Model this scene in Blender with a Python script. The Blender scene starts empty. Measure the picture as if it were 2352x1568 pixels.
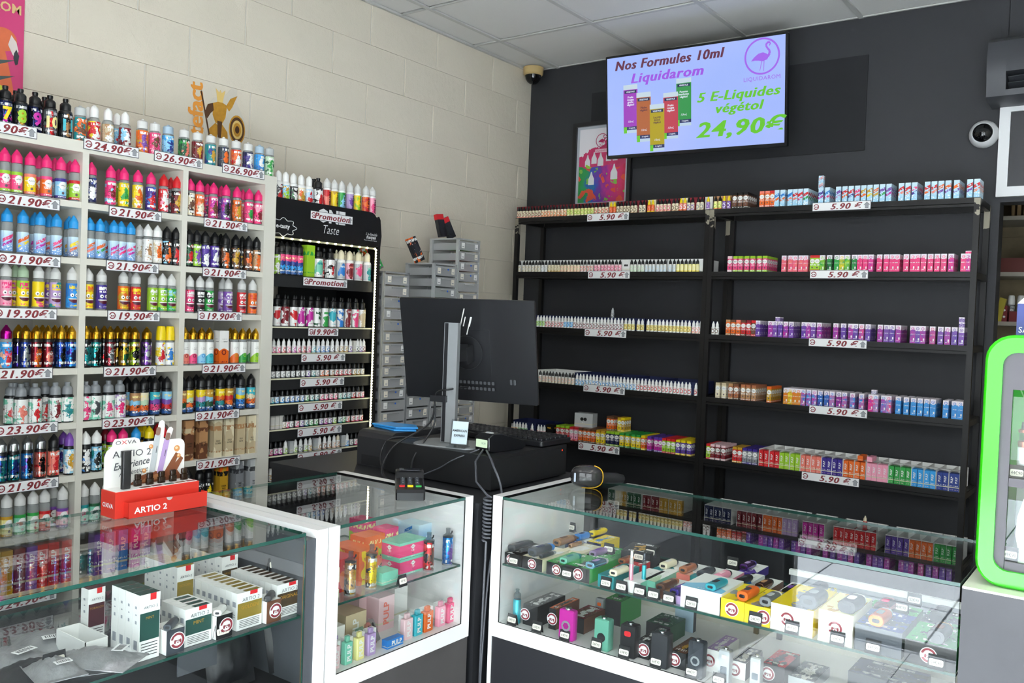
import bpy, math, random
from mathutils import Vector, Matrix
R_ = random.Random(7)
SC = bpy.context.scene
COL = SC.collection
PI = math.pi
# ------------------------------------------------------------------ camera
FPX = 2020.19
YAW, PITCH, ROLL = -0.6340, -0.0274, 0.0375
CAM = Vector((3.2652, -4.5475, 1.4930))
CF = Vector((math.sin(YAW)*math.cos(PITCH), math.cos(YAW)*math.cos(PITCH), math.sin(PITCH)))
_r0 = Vector((math.cos(YAW), -math.sin(YAW), 0)); _u0 = _r0.cross(CF)
CR = math.cos(ROLL)*_r0 + math.sin(ROLL)*_u0
CU = -math.sin(ROLL)*_r0 + math.cos(ROLL)*_u0
cd = bpy.data.cameras.new('camera'); cam = bpy.data.objects.new('camera', cd); COL.objects.link(cam)
cd.sensor_width = 36.0; cd.lens = FPX/2352*36.0; cd.clip_start = 0.05; cd.clip_end = 200
m = Matrix(((CR.x, CU.x, -CF.x, CAM.x), (CR.y, CU.y, -CF.y, CAM.y), (CR.z, CU.z, -CF.z, CAM.z), (0, 0, 0, 1)))
cam.matrix_world = m
SC.camera = cam
# ------------------------------------------------------------------ world, sun, exposure
def lin(c):
    return tuple((v/12.92 if v <= 0.04045 else ((v+0.055)/1.055)**2.4) for v in c)
def hx(s):
    return lin(tuple(int(s[i:i+2], 16)/255 for i in (0, 2, 4)))
w = bpy.data.worlds.new('world'); SC.world = w; w.use_nodes = True
bg = w.node_tree.nodes['Background']; bg.inputs[0].default_value = (0.90, 0.95, 1.0, 1); bg.inputs[1].default_value = 5.5
sl = bpy.data.lights.new('sun', 'SUN'); sl.energy = 42.0; sl.angle = math.radians(0.6); sl.color = (1, .97, .93)
so = bpy.data.objects.new('sun', sl); COL.objects.link(so)
so.rotation_euler = Vector((-.05, .42, -1)).to_track_quat('-Z', 'Y').to_euler()
pl = bpy.data.lights.new('window_portal', 'AREA'); pl.shape = 'RECTANGLE'; pl.size = 3.1; pl.size_y = 2.56
pl.cycles.is_portal = True
po = bpy.data.objects.new('window_portal', pl); COL.objects.link(po); po.location = (3.35, -4.70, 1.31); po.rotation_euler = (PI/2, 0, 0)
SC.view_settings.view_transform = 'Standard'; SC.view_settings.look = 'None'; SC.view_settings.gamma = 1
SC.view_settings.use_curve_mapping = False
SC.view_settings.exposure = 0.42
SC.cycles.transparent_max_bounces = 24; SC.cycles.max_bounces = 8; SC.cycles.diffuse_bounces = 4; SC.cycles.glossy_bounces = 4
# ------------------------------------------------------------------ measuring helpers: a pixel column or ray meets a real plane
def hit(px, py, ax, v):
    d = CF + CR*((px-1176)/FPX) - CU*((py-784)/FPX)
    return CAM + d*((v-CAM[ax])/d[ax])
def sol(px, P0, D):
    """point on the line P0 + t D that the pixel column px passes through"""
    P0 = Vector(P0); D = Vector(D); N = CR - CF*((px-1176)/FPX)
    return P0 + D*(-(P0-CAM).dot(N)/D.dot(N))
# ------------------------------------------------------------------ materials
class NT:
    def __init__(s, name):
        s.m = bpy.data.materials.new(name); s.m.use_nodes = True; s.t = s.m.node_tree; s.n = s.t.nodes; s.l = s.t.links
        s.b = s.n['Principled BSDF']; s.out = s.n['Material Output']
    def node(s, typ, **kw):
        n = s.n.new(typ)
        for k, v in kw.items():
            setattr(n, k, v)
        return n
    def put(s, sock, v):
        if isinstance(v, bpy.types.NodeSocket): s.l.new(v, sock)
        elif v is not None:
            if isinstance(v, (tuple, list)) and len(v) == 3 and sock.type == 'RGBA': v = (*v, 1)
            sock.default_value = v
    def math(s, op, a, b=None, c=None):
        n = s.node('ShaderNodeMath', operation=op); s.put(n.inputs[0], a); s.put(n.inputs[1], b)
        if c is not None: s.put(n.inputs[2], c)
        return n.outputs[0]
    def mix(s, f, a, b, mode='MIX'):
        n = s.node('ShaderNodeMix', data_type='RGBA', blend_type=mode); s.put(n.inputs[0], f); s.put(n.inputs[6], a); s.put(n.inputs[7], b)
        return n.outputs[2]
    def attr(s, name):
        n = s.node('ShaderNodeAttribute', attribute_type='OBJECT', attribute_name=name); return n.outputs['Color']
    def noise(s, vec, scale, detail=2, dim='3D', w_=None):
        n = s.node('ShaderNodeTexNoise', noise_dimensions=dim); s.put(n.inputs['Vector'], vec); s.put(n.inputs['Scale'], scale); s.put(n.inputs['Detail'], detail)
        if w_ is not None: s.put(n.inputs['W'], w_)
        return n.outputs[0]
    def bump(s, h, strength=.3, dist=.01):
        n = s.node('ShaderNodeBump'); s.put(n.inputs['Strength'], strength); s.put(n.inputs['Distance'], dist); s.put(n.inputs['Height'], h)
        s.l.new(n.outputs[0], s.b.inputs['Normal'])
    def set(s, **kw):
        for k, v in kw.items():
            s.put(s.b.inputs[{'col': 'Base Color', 'rough': 'Roughness', 'metal': 'Metallic', 'emit': 'Emission Color', 'es': 'Emission Strength', 'coat': 'Coat Weight', 'ior': 'IOR'}[k]], v)
        return s
_mc = {}
def M(name, col, rough=.5, metal=0., var=0.0, bump=0.0, bscale=200.):
    """plain surface with a little procedural variation"""
    if name in _mc: return _mc[name]
    t = NT(name); c = hx(col) if isinstance(col, str) else col
    if var or bump:
        co = t.node('ShaderNodeTexCoord').outputs['Object']
        nz = t.noise(co, bscale, 3)
        if var:
            t.set(col=t.mix(nz, tuple(max(0, v*(1-var)) for v in c), tuple(min(1, v*(1+var)) for v in c)))
        else: t.set(col=c)
        if bump: t.bump(nz, bump, .002)
    else: t.set(col=c)
    t.set(rough=rough, metal=metal); _mc[name] = t.m
    return t.m
# ------------------------------------------------------------------ mesh builder
class MB:
    def __init__(s): s.v = []; s.f = []; s.mi = []; s.uv = []; s.M = Matrix.Identity(4)
    def at(s, loc=(0, 0, 0), rz=0, rx=0, ry=0):
        s.M = Matrix.Translation(Vector(loc)) @ Matrix.Rotation(rz, 4, 'Z') @ Matrix.Rotation(ry, 4, 'Y') @ Matrix.Rotation(rx, 4, 'X'); return s
    def _add(s, vs, fs, mi, uvs=None):
        b = len(s.v); s.v += [tuple(s.M @ Vector(p)) for p in vs]
        for i, f in enumerate(fs):
            s.f.append(tuple(b+k for k in f)); s.mi.append(mi if isinstance(mi, int) else mi[i])
            s.uv.append(uvs[i] if uvs else [(0, 0)]*len(f))
    def box(s, c, d, mi=0, bev=0.0):
        """centre c, size d; optional bevelled vertical+horizontal edges; UVs run per face in units of the height"""
        x, y, z = c; a, b, h = d[0]/2, d[1]/2, d[2]/2; H = d[2]
        vs = [(x+i*a, y+j*b, z+k*h) for k in (-1, 1) for j in (-1, 1) for i in (-1, 1)]
        fs = [(0, 1, 5, 4), (1, 3, 7, 5), (3, 2, 6, 7), (2, 0, 4, 6), (4, 5, 7, 6), (2, 3, 1, 0)]
        A, B = d[0]/2/H, d[1]/2/H
        side = lambda q, o: [(o-q, 0), (o+q, 0), (o+q, 1), (o-q, 1)]
        uvs = [side(A, 0), side(B, 3), side(A, 6), side(B, 9), [(12-A, 20-B), (12+A, 20-B), (12+A, 20+B), (12-A, 20+B)], [(0, 30)]*4]
        s._add(vs, fs, mi, uvs); return s
    def rbox(s, c, d, r, mi=0, axis=2, n=4, ch=0.0):
        """box with corners rounded around one axis; ch: small chamfer on the two caps"""
        x, y, z = c; dd = list(d); ax = [0, 1, 2]; ax.remove(axis); w_, h_ = dd[ax[0]]/2, dd[ax[1]]/2; t = dd[axis]/2
        r = min(r, w_*.999, h_*.999); P = []
        for (sx, sy, a0) in ((1, 1, 0), (-1, 1, 90), (-1, -1, 180), (1, -1, 270)):
            for k in range(n+1):
                a = math.radians(a0+90*k/n); P.append((sx*(w_-r)+r*math.cos(a), sy*(h_-r)+r*math.sin(a)))
        s.prism(P, -t, t, mi, (x, y, z), axis, ch); return s
    def prism(s, P, t0, t1, mi=0, o=(0, 0, 0), axis=2, ch=0.0, mcap=None):
        """polygon P extruded along an axis from t0 to t1"""
        n = len(P)
        cx = sum(p[0] for p in P)/n; cy = sum(p[1] for p in P)/n
        def pt(p, t):
            q = [0, 0, 0]; ax = [0, 1, 2]; ax.remove(axis); q[ax[0]] = p[0]; q[ax[1]] = p[1]; q[axis] = t
            return (q[0]+o[0], q[1]+o[1], q[2]+o[2])
        if ch:
            def shr(p):
                dx, dy = p[0]-cx, p[1]-cy; L = math.hypot(dx, dy) or 1; return (p[0]-dx/L*ch, p[1]-dy/L*ch)
            rings = [([shr(p) for p in P], t0), (P, t0+ch), (P, t1-ch), ([shr(p) for p in P], t1)]
        else: rings = [(P, t0), (P, t1)]
        vs = [pt(p, t) for R, t in rings for p in R]; fs = []
        flip = (axis == 1)
        for k in range(len(rings)-1):
            for i in range(n):
                j = (i+1) % n; q = (k*n+i, k*n+j, (k+1)*n+j, (k+1)*n+i); fs.append(q[::-1] if flip else q)
        m_ = [mi]*len(fs)
        c0 = tuple(range(n))[::-1]; c1 = tuple(range((len(rings)-1)*n, len(rings)*n))
        if flip: c0, c1 = c0[::-1], c1[::-1]
        fs += [c0, c1]; m_ += [mi if mcap is None else mcap]*2
        s._add(vs, fs, m_); return s
    def lathe(s, prof, n=16, mi=0, o=(0, 0, 0), uvh=None, capb=True, capt=True):
        """prof: [(r,z)...] bottom to top; uvh=(z0,h): physical UVs with 0 at the front (-y)"""
        vs = []; fs = []; uvs = []; z0, H = uvh or (prof[0][1], max(1e-6, prof[-1][1]-prof[0][1]))
        mis = []
        m_of = (lambda k: mi) if isinstance(mi, int) else (lambda k: mi[k])
        for r, z in prof:
            for i in range(n):
                a = -PI/2 + 2*PI*i/n; vs.append((o[0]+r*math.cos(a), o[1]+r*math.sin(a), o[2]+z))
        for k in range(len(prof)-1):
            for i in range(n):
                j = (i+1) % n; fs.append((k*n+i, k*n+j, (k+1)*n+j, (k+1)*n+i)); mis.append(m_of(k))
                def U(q, kk):
                    a = 2*PI*q/n; a = a-2*PI if (i+.5)/n > .5 else a
                    return (a*prof[kk][0]/H, (prof[kk][1]-z0)/H)
                uvs.append([U(i, k), U(i+1, k), U(i+1, k+1), U(i, k+1)])
        if capb and prof[0][0] > 1e-5: fs.append(tuple(range(n))[::-1]); mis.append(m_of(0)); uvs.append([(0, 0)]*n)
        if capt and prof[-1][0] > 1e-5: fs.append(tuple(range((len(prof)-1)*n, len(prof)*n))); mis.append(m_of(len(prof)-2)); uvs.append([(0, 1)]*n)
        s._add(vs, fs, mis, uvs); return s
    def tube(s, pts, r, n=8, mi=0, close=False):
        P = [Vector(p) for p in pts]; vs = []; fs = []; up = Vector((0, 0, 1)); N = None
        for i, p in enumerate(P):
            a = P[(i-1) % len(P)] if (i or close) else P[0]; b = P[(i+1) % len(P)] if (i < len(P)-1 or close) else P[-1]
            T = (b-a).normalized()
            if N is None:
                N = T.cross(up if abs(T.z) < .9 else Vector((1, 0, 0))).normalized()
            else: N = (N - T*N.dot(T)).normalized()
            B = T.cross(N); rr = r[i] if isinstance(r, (list, tuple)) else r
            for k in range(n):
                a_ = 2*PI*k/n; vs.append(tuple(p + N*(rr*math.cos(a_)) + B*(rr*math.sin(a_))))
        L = len(P)
        for i in range(L if close else L-1):
            for k in range(n):
                j = (k+1) % n; i2 = (i+1) % L; fs.append((i*n+k, i*n+j, i2*n+j, i2*n+k))
        if not close: fs += [tuple(range(n))[::-1], tuple(range((L-1)*n, L*n))]
        s._add(vs, fs, mi); return s
    def mesh(s, name, mats, smooth=False):
        me = bpy.data.meshes.new(name); me.from_pydata(s.v, [], s.f)
        for m_ in (mats if isinstance(mats, (list, tuple)) else [mats]): me.materials.append(m_)
        me.polygons.foreach_set('material_index', s.mi)
        ul = me.uv_layers.new(name='UVMap'); flat = [c for f in s.uv for p in f for c in p]; ul.data.foreach_set('uv', flat)
        if smooth: me.shade_smooth() if smooth is True else me.polygons.foreach_set('use_smooth', [True]*len(s.f))
        if smooth:
            try: me.set_sharp_from_angle(angle=math.radians(38))
            except Exception: pass
        me.validate(); me.update(); return me
    def build(s, name, mats, parent=None, smooth=False, **kw):
        return O(name, s.mesh(name, mats, smooth), parent, **kw)
def O(name, data, parent=None, loc=None, rz=0, rx=0, ry=0, c1=None, c2=None, c3=None, kind=None, label=None, scale=None):
    o = bpy.data.objects.new(name, data); COL.objects.link(o)
    if parent: o.parent = parent
    if loc is not None: o.location = loc
    if rz or rx or ry: o.rotation_euler = (rx, ry, rz)
    if scale: o.scale = scale
    for k, c in (('c1', c1), ('c2', c2), ('c3', c3)):
        if c is not None: o[k] = [float(v) for v in c]
    if kind: o['kind'] = kind
    if label: o['label'] = label
    return o
def tag(o, label, cat, group=None, kind=None):
    o['label'] = label; o['category'] = cat
    if group: o['group'] = group
    if kind: o['kind'] = kind
    return o
def struct(o, label=None):
    o['kind'] = 'structure'
    if label: o['label'] = label
    return o
def thing(name, loc=(0, 0, 0), rz=0, label='', cat='', group=None):
    return tag(O(name, None, None, loc, rz), label, cat, group)
# ------------------------------------------------------------------ colours by name
CN = dict(pink='F0307A', hotpink='E8457F', lightpink='F2A0B8', palepink='EBC7CB', magenta='C2219A', red='D2232A', darkred='7E1C28', orange='E96A1E', salmon='EE7F6E', peach='F2B79A', yellow='F3D516',
 gold='C99A2B', cream='E9DFC0', beige='CDBB97', brown='6E4630', tan='B98A5E', lime='9CCB2F', green='2FA046', darkgreen='1D5A38', palegreen='BCD8B4', mint='7CCBB0', teal='1E8C90', turquoise='39B6C6',
 lightblue='8CCBEA', blue='2A7FD0', skyblue='2E9BE0', darkblue='243C8C', navy='1B2450', indigo='3D2A8C', purple='7A4BA8', violet='5A3A9E', lilac='B79ACB', white='F1F1EE', offwhite='DEDCD4', grey='8C9094',
 darkgrey='46494D', black='17181A', silver='B9BDC0', frosted='D5D9D8', charcoal='2A2C30', palegrey='C4C8C8', paleblue='B9D3E6', paleyellow='EDE59A', copper='B06A45', smoke='3A4048')
WORD = dict(hotpink='hot pink', lightpink='light pink', palepink='pale pink', darkred='dark red', darkgreen='dark green', palegreen='pale green', lightblue='light blue', skyblue='sky blue', darkblue='dark blue', darkgrey='dark grey', offwhite='off-white',
 palegrey='pale grey', paleblue='pale blue', paleyellow='pale yellow')
def cc(n): return hx(CN[n])
def wd(n): return WORD.get(n, n)
NTH = 'first second third fourth fifth sixth seventh eighth ninth tenth eleventh twelfth thirteenth fourteenth fifteenth'.split()
def nth(i):
    if i < 15: return NTH[i]
    k = i+1; s_ = {1: 'st', 2: 'nd', 3: 'rd'}.get(k % 10 if k % 100 not in (11, 12, 13) else 0, 'th'); return '%d%s' % (k, s_)
# ------------------------------------------------------------------ shared materials
white_paint = M('white_melamine', 'DDDACE', .45, var=.02, bscale=8)
white_gloss = M('white_gloss', 'E6E7E6', .25)
black_metal = M('black_steel', '232427', .38, .4, var=.15, bscale=30)
black_pl = M('black_plastic', '15161A', .42, var=.1, bump=.1, bscale=600)
black_matt = M('black_matt', '1A1B1D', .7, var=.08, bscale=40)
paper = M('white_paper', 'F0F0F0', .6)
ink = M('brown_red_ink', '8A3238', .55)
inkblack = M('black_ink', '1A1A1C', .5)
greyarrow = M('grey_ink', '9B9DA2', .6)
card_white = M('white_card', 'EDEDEA', .55)
chrome = M('chrome', 'C9CCCE', .18, 1.)
alu = M('brushed_aluminium', 'A2A6A8', .4, .55, var=.05, bscale=60)
white_pl = M('white_plastic', 'E8E8E4', .35)
def tintmat(name, rough=.35, metal=0., a='c1', trans=0.0, coat=0.0):
    t = NT(name); t.set(col=t.attr(a), rough=rough, metal=metal, coat=coat)
    if trans:
        tr = t.node('ShaderNodeBsdfTransparent'); mx = t.node('ShaderNodeMixShader'); mx.inputs[0].default_value = trans
        t.put(tr.inputs[0], (.93, .95, .95)); t.l.new(t.b.outputs[0], mx.inputs[1]); t.l.new(tr.outputs[0], mx.inputs[2]); t.l.new(mx.outputs[0], t.out.inputs[0])
    return t.m
T_gloss = tintmat('tinted_gloss', .3); T_matt = tintmat('tinted_matt', .55); T_frost = tintmat('tinted_frosted', .45, trans=.25); T_metal = tintmat('tinted_metal', .22, .95); T_clear = tintmat('tinted_clear', .12, trans=.62)
T_satin = tintmat('tinted_satin_metal', .34, .55)
# thin clear sheets: light passes straight on, the surface reflects by Fresnel (the ray is not bent, so both sides use the outer index)
def glassmat(name, edge=False, tint=(.955, .97, .963), rough=0.0, ior=1.5):
    t = NT(name); t.n.remove(t.b); g = t.node('ShaderNodeBsdfGlossy'); g.inputs['Roughness'].default_value = rough; tr = t.node('ShaderNodeBsdfTransparent'); t.put(tr.inputs[0], tint)
    fr = t.node('ShaderNodeFresnel'); ge = t.node('ShaderNodeNewGeometry'); t.l.new(t.math('SUBTRACT', ior, t.math('MULTIPLY', ge.outputs['Backfacing'], ior-1/ior)), fr.inputs[0]); mx = t.node('ShaderNodeMixShader'); t.l.new(fr.outputs[0], mx.inputs[0]); t.l.new(tr.outputs[0], mx.inputs[1]); t.l.new(g.outputs[0], mx.inputs[2]); t.l.new(mx.outputs[0], t.out.inputs[0])
    return t.m
glass = glassmat('clear_glass'); glass_edge = M('green_glass_edge', '1C4A40', .12); clearpl = glassmat('clear_plastic', tint=(.86, .88, .88), rough=.05, ior=1.4)
# ------------------------------------------------------------------ printed labels: patterns in label space (x from the centre line, y 0..1 up the label)
class PR(NT):
    def __init__(s, name, rough=.38, metal=0., box=False):
        super().__init__(name); uv = s.node('ShaderNodeUVMap'); sp = s.node('ShaderNodeSeparateXYZ'); s.l.new(uv.outputs[0], sp.inputs[0])
        x, y = sp.outputs[0], sp.outputs[1]
        if box:
            x = s.math('SUBTRACT', x, s.math('MULTIPLY', s.math('FLOOR', s.math('ADD', s.math('DIVIDE', x, 3.), .5)), 3.))
        s.x, s.y = x, y; oi = s.node('ShaderNodeObjectInfo'); s.rnd = oi.outputs['Random']
        s.c1, s.c2, s.c3 = s.attr('c1'), s.attr('c2'), s.attr('c3'); s.set(rough=rough, metal=metal)
    def vec(s, sx=1., sy=1., k=1.):
        c = s.node('ShaderNodeCombineXYZ'); s.put(c.inputs[0], s.math('MULTIPLY', s.x, sx)); s.put(c.inputs[1], s.math('MULTIPLY', s.y, sy)); s.put(c.inputs[2], s.math('MULTIPLY', s.rnd, 40.*k)); return c.outputs[0]
    def gt(s, a, b): return s.math('GREATER_THAN', a, b)
    def lt(s, a, b): return s.math('LESS_THAN', a, b)
    def band(s, y0, y1): return s.math('MULTIPLY', s.gt(s.y, y0), s.lt(s.y, y1))
    def inx(s, h, cx=0.): return s.lt(s.math('ABSOLUTE', s.math('SUBTRACT', s.x, cx)), h)
    def circ(s, cx, cy, r, sx=1.):
        a = s.math('MULTIPLY', s.math('SUBTRACT', s.x, cx), sx); b = s.math('SUBTRACT', s.y, cy)
        return s.lt(s.math('ADD', s.math('MULTIPLY', a, a), s.math('MULTIPLY', b, b)), r*r)
    def AND(s, *a):
        o = a[0]
        for b in a[1:]: o = s.math('MULTIPLY', o, b)
        return o
    def scrib(s, y0, y1, hx_, sx=26., sy=9., thr=.5, cx=0.):
        """a line of print too small to read"""
        return s.AND(s.band(y0, y1), s.inx(hx_, cx), s.gt(s.noise(s.vec(sx, sy), 1., 1), thr))
    def done(s, col): s.set(col=col); return s.m
Wc, Kc = hx('F2F2EE'), hx('1B1B1E')
def style_band(n, box):
    p = PR(n, box=box); c = p.mix(p.band(.12, .84), p.c2, p.c1)
    e = .14 if box else .2
    c = p.mix(p.AND(p.band(.62, .66), p.inx(e*1.6)), c, Wc)
    c = p.mix(p.circ(0, .64, e), c, Wc); c = p.mix(p.scrib(.61, .67, e*.7, 40, 14), c, hx('8A8A8A'))
    c = p.mix(p.scrib(.42, .47, e*1.2, 30, 16), c, Wc); c = p.mix(p.scrib(.36, .4, e, 34, 18), c, Wc)
    c = p.mix(p.circ(0, .25, e*.34), c, hx('6A5A60')); c = p.mix(p.scrib(.03, .09, e*1.2, 34, 20), c, Wc)
    return p.done(c)
def style_art(n, box, rough=.35, metal=0.):
    p = PR(n, rough, metal, box); v = p.vec(3.2, 3.2); n1 = p.noise(v, 1., 3); n2 = p.noise(p.vec(5, 5, 1.7), 1., 2)
    figure = p.math('SUBTRACT', .62, p.math('ADD', p.math('MULTIPLY', p.math('ABSOLUTE', p.x), 1.3), p.math('MULTIPLY', p.math('ABSOLUTE', p.math('SUBTRACT', p.y, .42)), .5)))
    c = p.mix(p.gt(n1, .56), p.c1, p.c3); c = p.mix(p.gt(p.math('ADD', figure, p.math('SUBTRACT', n2, .5)), .42), c, p.c2)
    n3 = p.noise(p.vec(14, 12, 2.3), 1., 3)
    c = p.mix(p.AND(p.gt(n3, .64), p.band(.15, .75)), c, p.mix(.75, p.c2, Kc)); c = p.mix(p.AND(p.lt(n3, .34), p.band(.2, .8)), c, p.mix(.7, p.c3, Wc))
    c = p.mix(p.scrib(.82, .93, .24, 16, 5, .46), c, Wc); c = p.mix(p.scrib(.1, .2, .26, 14, 6, .47), c, Wc)
    return p.done(c)
def style_wave(n, box):
    p = PR(n, box=box); wv = p.math('ADD', .34, p.math('MULTIPLY', p.math('COSINE', p.math('MULTIPLY', p.x, 7.)), .13))
    c = p.mix(p.lt(p.y, wv), Wc, p.c1); c = p.mix(p.AND(p.circ(0, .36, .08), p.math('SUBTRACT', 1., p.circ(0, .36, .05))), c, p.c2)
    c = p.mix(p.scrib(.66, .69, .12, 40, 20), c, hx('A8A8A4')); c = p.mix(p.scrib(.74, .76, .1, 40, 20), c, hx('A8A8A4')); c = p.mix(p.scrib(.06, .1, .12, 40, 20), c, p.c2)
    return p.done(c)
def style_sunset(n, box):
    p = PR(n, box=box); yy = p.math('ADD', p.y, p.math('MULTIPLY', p.math('SUBTRACT', p.noise(p.vec(7, 7), 1., 2), .5), .25))
    c = p.mix(p.lt(yy, .66), p.c1, p.c2); c = p.mix(p.lt(yy, .44), c, p.c3); c = p.mix(p.lt(yy, .2), c, hx('2C5A9A'))
    c = p.mix(p.AND(p.gt(p.noise(p.vec(13, 13, 2.), 1., 1), .6), p.lt(p.y, .5)), c, hx('33262A')); c = p.mix(p.scrib(.78, .88, .22, 16, 8, .48), c, hx('F6E39A')); c = p.mix(p.scrib(.12, .2, .2, 24, 14), c, Wc)
    return p.done(c)
def style_water(n, box):
    p = PR(n, box=box); n1 = p.noise(p.vec(6, 6), 1., 3); m_ = p.mix(n1, p.c1, p.c2); m_ = p.mix(p.gt(n1, .6), m_, p.c2); m_ = p.mix(p.lt(n1, .38), m_, p.c1)
    top = p.gt(p.math('ADD', p.y, p.math('MULTIPLY', p.math('SUBTRACT', n1, .5), .35)), .74); c = p.mix(top, m_, hx('EFE6EE'))
    ring = p.AND(p.circ(0, .84, .085), p.math('SUBTRACT', 1., p.circ(0, .84, .06))); c = p.mix(ring, c, p.c2); c = p.mix(p.circ(.01, .84, .025), c, p.c2)
    c = p.mix(p.scrib(.5, .54, .12, 40, 20), c, Wc); c = p.mix(p.AND(p.inx(.035, .06), p.band(.17, .3)), c, Wc); c = p.mix(p.scrib(.1, .14, .1, 40, 20), c, Wc)
    return p.done(c)
def style_pulp(n, box):
    p = PR(n, box=box); c = p.mix(p.band(.2, .25), p.c1, hx('D8D2B4')); c = p.mix(p.scrib(.29, .33, .11, 34, 18), c, Wc); c = p.mix(p.scrib(.08, .11, .09, 34, 18), c, hx('E9C0C0')); return p.done(c)
def style_ice(n, box):
    p = PR(n, box=box); c = p.mix(p.math('MULTIPLY', p.math('SUBTRACT', 1., p.y), .8), hx('CDE6F2'), p.c1)
    d = p.math('SUBTRACT', p.y, p.math('MULTIPLY', p.x, .55)); nn = p.noise(p.vec(11, 11), 1., 2)
    c = p.mix(p.AND(p.gt(nn, .42), p.gt(d, .58), p.lt(d, .76), p.inx(.3)), c, p.c2); c = p.mix(p.AND(p.gt(nn, .44), p.gt(d, .36), p.lt(d, .5), p.inx(.3)), c, p.c3)
    c = p.mix(p.AND(p.gt(nn, .58), p.lt(p.y, .3)), c, hx('F4F8FA')); return p.done(c)
def style_small(n, box):
    p = PR(n, box=box); ring = p.AND(p.circ(0, .45, .3), p.math('SUBTRACT', 1., p.circ(0, .45, .19))); c = p.mix(ring, p.c1, p.c2)
    c = p.mix(p.band(0, .12), c, p.c3); c = p.mix(p.scrib(.8, .92, .5, 20, 10), c, p.c2); return p.done(c)
def style_face(n, box):
    p = PR(n, box=box); c = p.mix(p.gt(p.noise(p.vec(2.2, 2.2), 1., 1), .58), p.c1, p.c3)
    for sx in (-.1, .1): c = p.mix(p.circ(sx, .52, .075), c, Wc); c = p.mix(p.circ(sx+.01, .51, .03), c, Kc)
    mo = p.AND(p.circ(0, .4, .2, .8), p.lt(p.y, .38)); c = p.mix(mo, c, hx('5C1630')); c = p.mix(p.AND(mo, p.band(.34, .38)), c, Wc)
    c = p.mix(p.scrib(.78, .92, .22, 14, 6, .44), c, p.c2); c = p.mix(p.scrib(.68, .75, .2, 16, 8, .46), c, p.c2); c = p.mix(p.scrib(.06, .12, .2, 26, 14), c, p.c2)
    return p.done(c)
def style_swirl(n, box):
    p = PR(n, box=box); n1 = p.noise(p.vec(2.5, 2.0), 1., 2); blob = p.gt(p.math('SUBTRACT', n1, p.math('ADD', p.math('ABSOLUTE', p.math('MULTIPLY', p.x, .6)), p.math('ABSOLUTE', p.math('MULTIPLY', p.math('SUBTRACT', p.y, .5), .3)))), .33)
    c = p.mix(blob, p.c1, p.c2); c = p.mix(p.scrib(.68, .8, .2, 12, 8, .45), c, p.c3); c = p.mix(p.scrib(.12, .16, .16, 30, 20), c, p.c3); return p.done(c)
STY = {}
def sty(name, box=False):
    k = (name, box)
    if k not in STY: STY[k] = globals()['style_'+name](('printed_box_' if box else 'printed_label_')+name, box)
    return STY[k]
STY[('foil', False)] = style_art('printed_label_foil', False, .16, .7)
# ------------------------------------------------------------------ lettering as real flat geometry
_tm = {}
def text_mesh(s, size=.03, bold=0., shear=0., sx=1., mat_=None, align='CENTER', depth=.0003, spacing=1., fat=0.):
    k = (fat, s, size, bold, shear, sx, mat_.name if mat_ else '', align, spacing)
    if k in _tm: return _tm[k]
    cu = bpy.data.curves.new('t', 'FONT'); cu.body = s; cu.size = size; cu.offset = bold; cu.shear = shear; cu.align_x = align; cu.align_y = 'CENTER'; cu.space_character = spacing; cu.resolution_u = 2; cu.space_line = .9
    ob = bpy.data.objects.new('t', cu); me = bpy.data.meshes.new_from_object(ob)
    bpy.data.objects.remove(ob); bpy.data.curves.remove(cu)
    n = len(me.vertices); co = [0.]*(3*n); me.vertices.foreach_get('co', co)
    ys = co[1::3]; cy = (min(ys)+max(ys))/2 if ys else 0
    for i in range(n): x, y = co[3*i]*sx, co[3*i+1]-cy; co[3*i], co[3*i+1], co[3*i+2] = x, 0., y
    me.vertices.foreach_set('co', co); me.materials.clear(); me.materials.append(mat_ or ink); me.update()
    if fat:      # high-contrast fat face: thick uprights, thin crossbars
        V = [tuple(v.co) for v in me.vertices]; Fc = [tuple(p.vertices) for p in me.polygons]; m2 = bpy.data.meshes.new('lettering'); vs = []; fs = []
        for q, dx in enumerate((-fat*size, -fat*size*.33, fat*size*.33, fat*size)): vs += [(x+dx, y-.00004*q, z) for x, y, z in V]; fs += [tuple(i+q*n for i in f) for f in Fc]
        m2.from_pydata(vs, [], fs); m2.materials.append(mat_ or ink); m2.update(); me = m2
    me.name = 'lettering'; _tm[k] = me
    return me
def write(s, parent, loc, size, mat_=None, rz=0, rx=0, ry=0, name='lettering', **kw):
    """lettering that faces -y before rotation, just proud of its surface"""
    return O(name, text_mesh(s, size, mat_=mat_, **kw), parent, loc, rz, rx, ry)
def wrap_mesh(me, r, vertical=False, name='lettering'):
    """bend flat lettering round a bottle of radius r, optionally turned to read upwards"""
    k = (me.name_full, r, vertical)
    if k in _tm: return _tm[k]
    me = me.copy()
    import bmesh
    bm = bmesh.new(); bm.from_mesh(me)
    if vertical:
        for v in bm.verts: x, z = v.co.x, v.co.z; v.co.x = -z; v.co.z = x
    for cx in [i*r*.22 for i in range(-7, 8)]:
        bmesh.ops.bisect_plane(bm, geom=bm.verts[:]+bm.edges[:]+bm.faces[:], plane_co=(cx, 0, 0), plane_no=(1, 0, 0))
    for v in bm.verts: a = v.co.x/r; v.co.x = r*math.sin(a); v.co.y = -r*math.cos(a)
    bm.to_mesh(me); bm.free(); _tm[k] = me; return me
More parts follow.
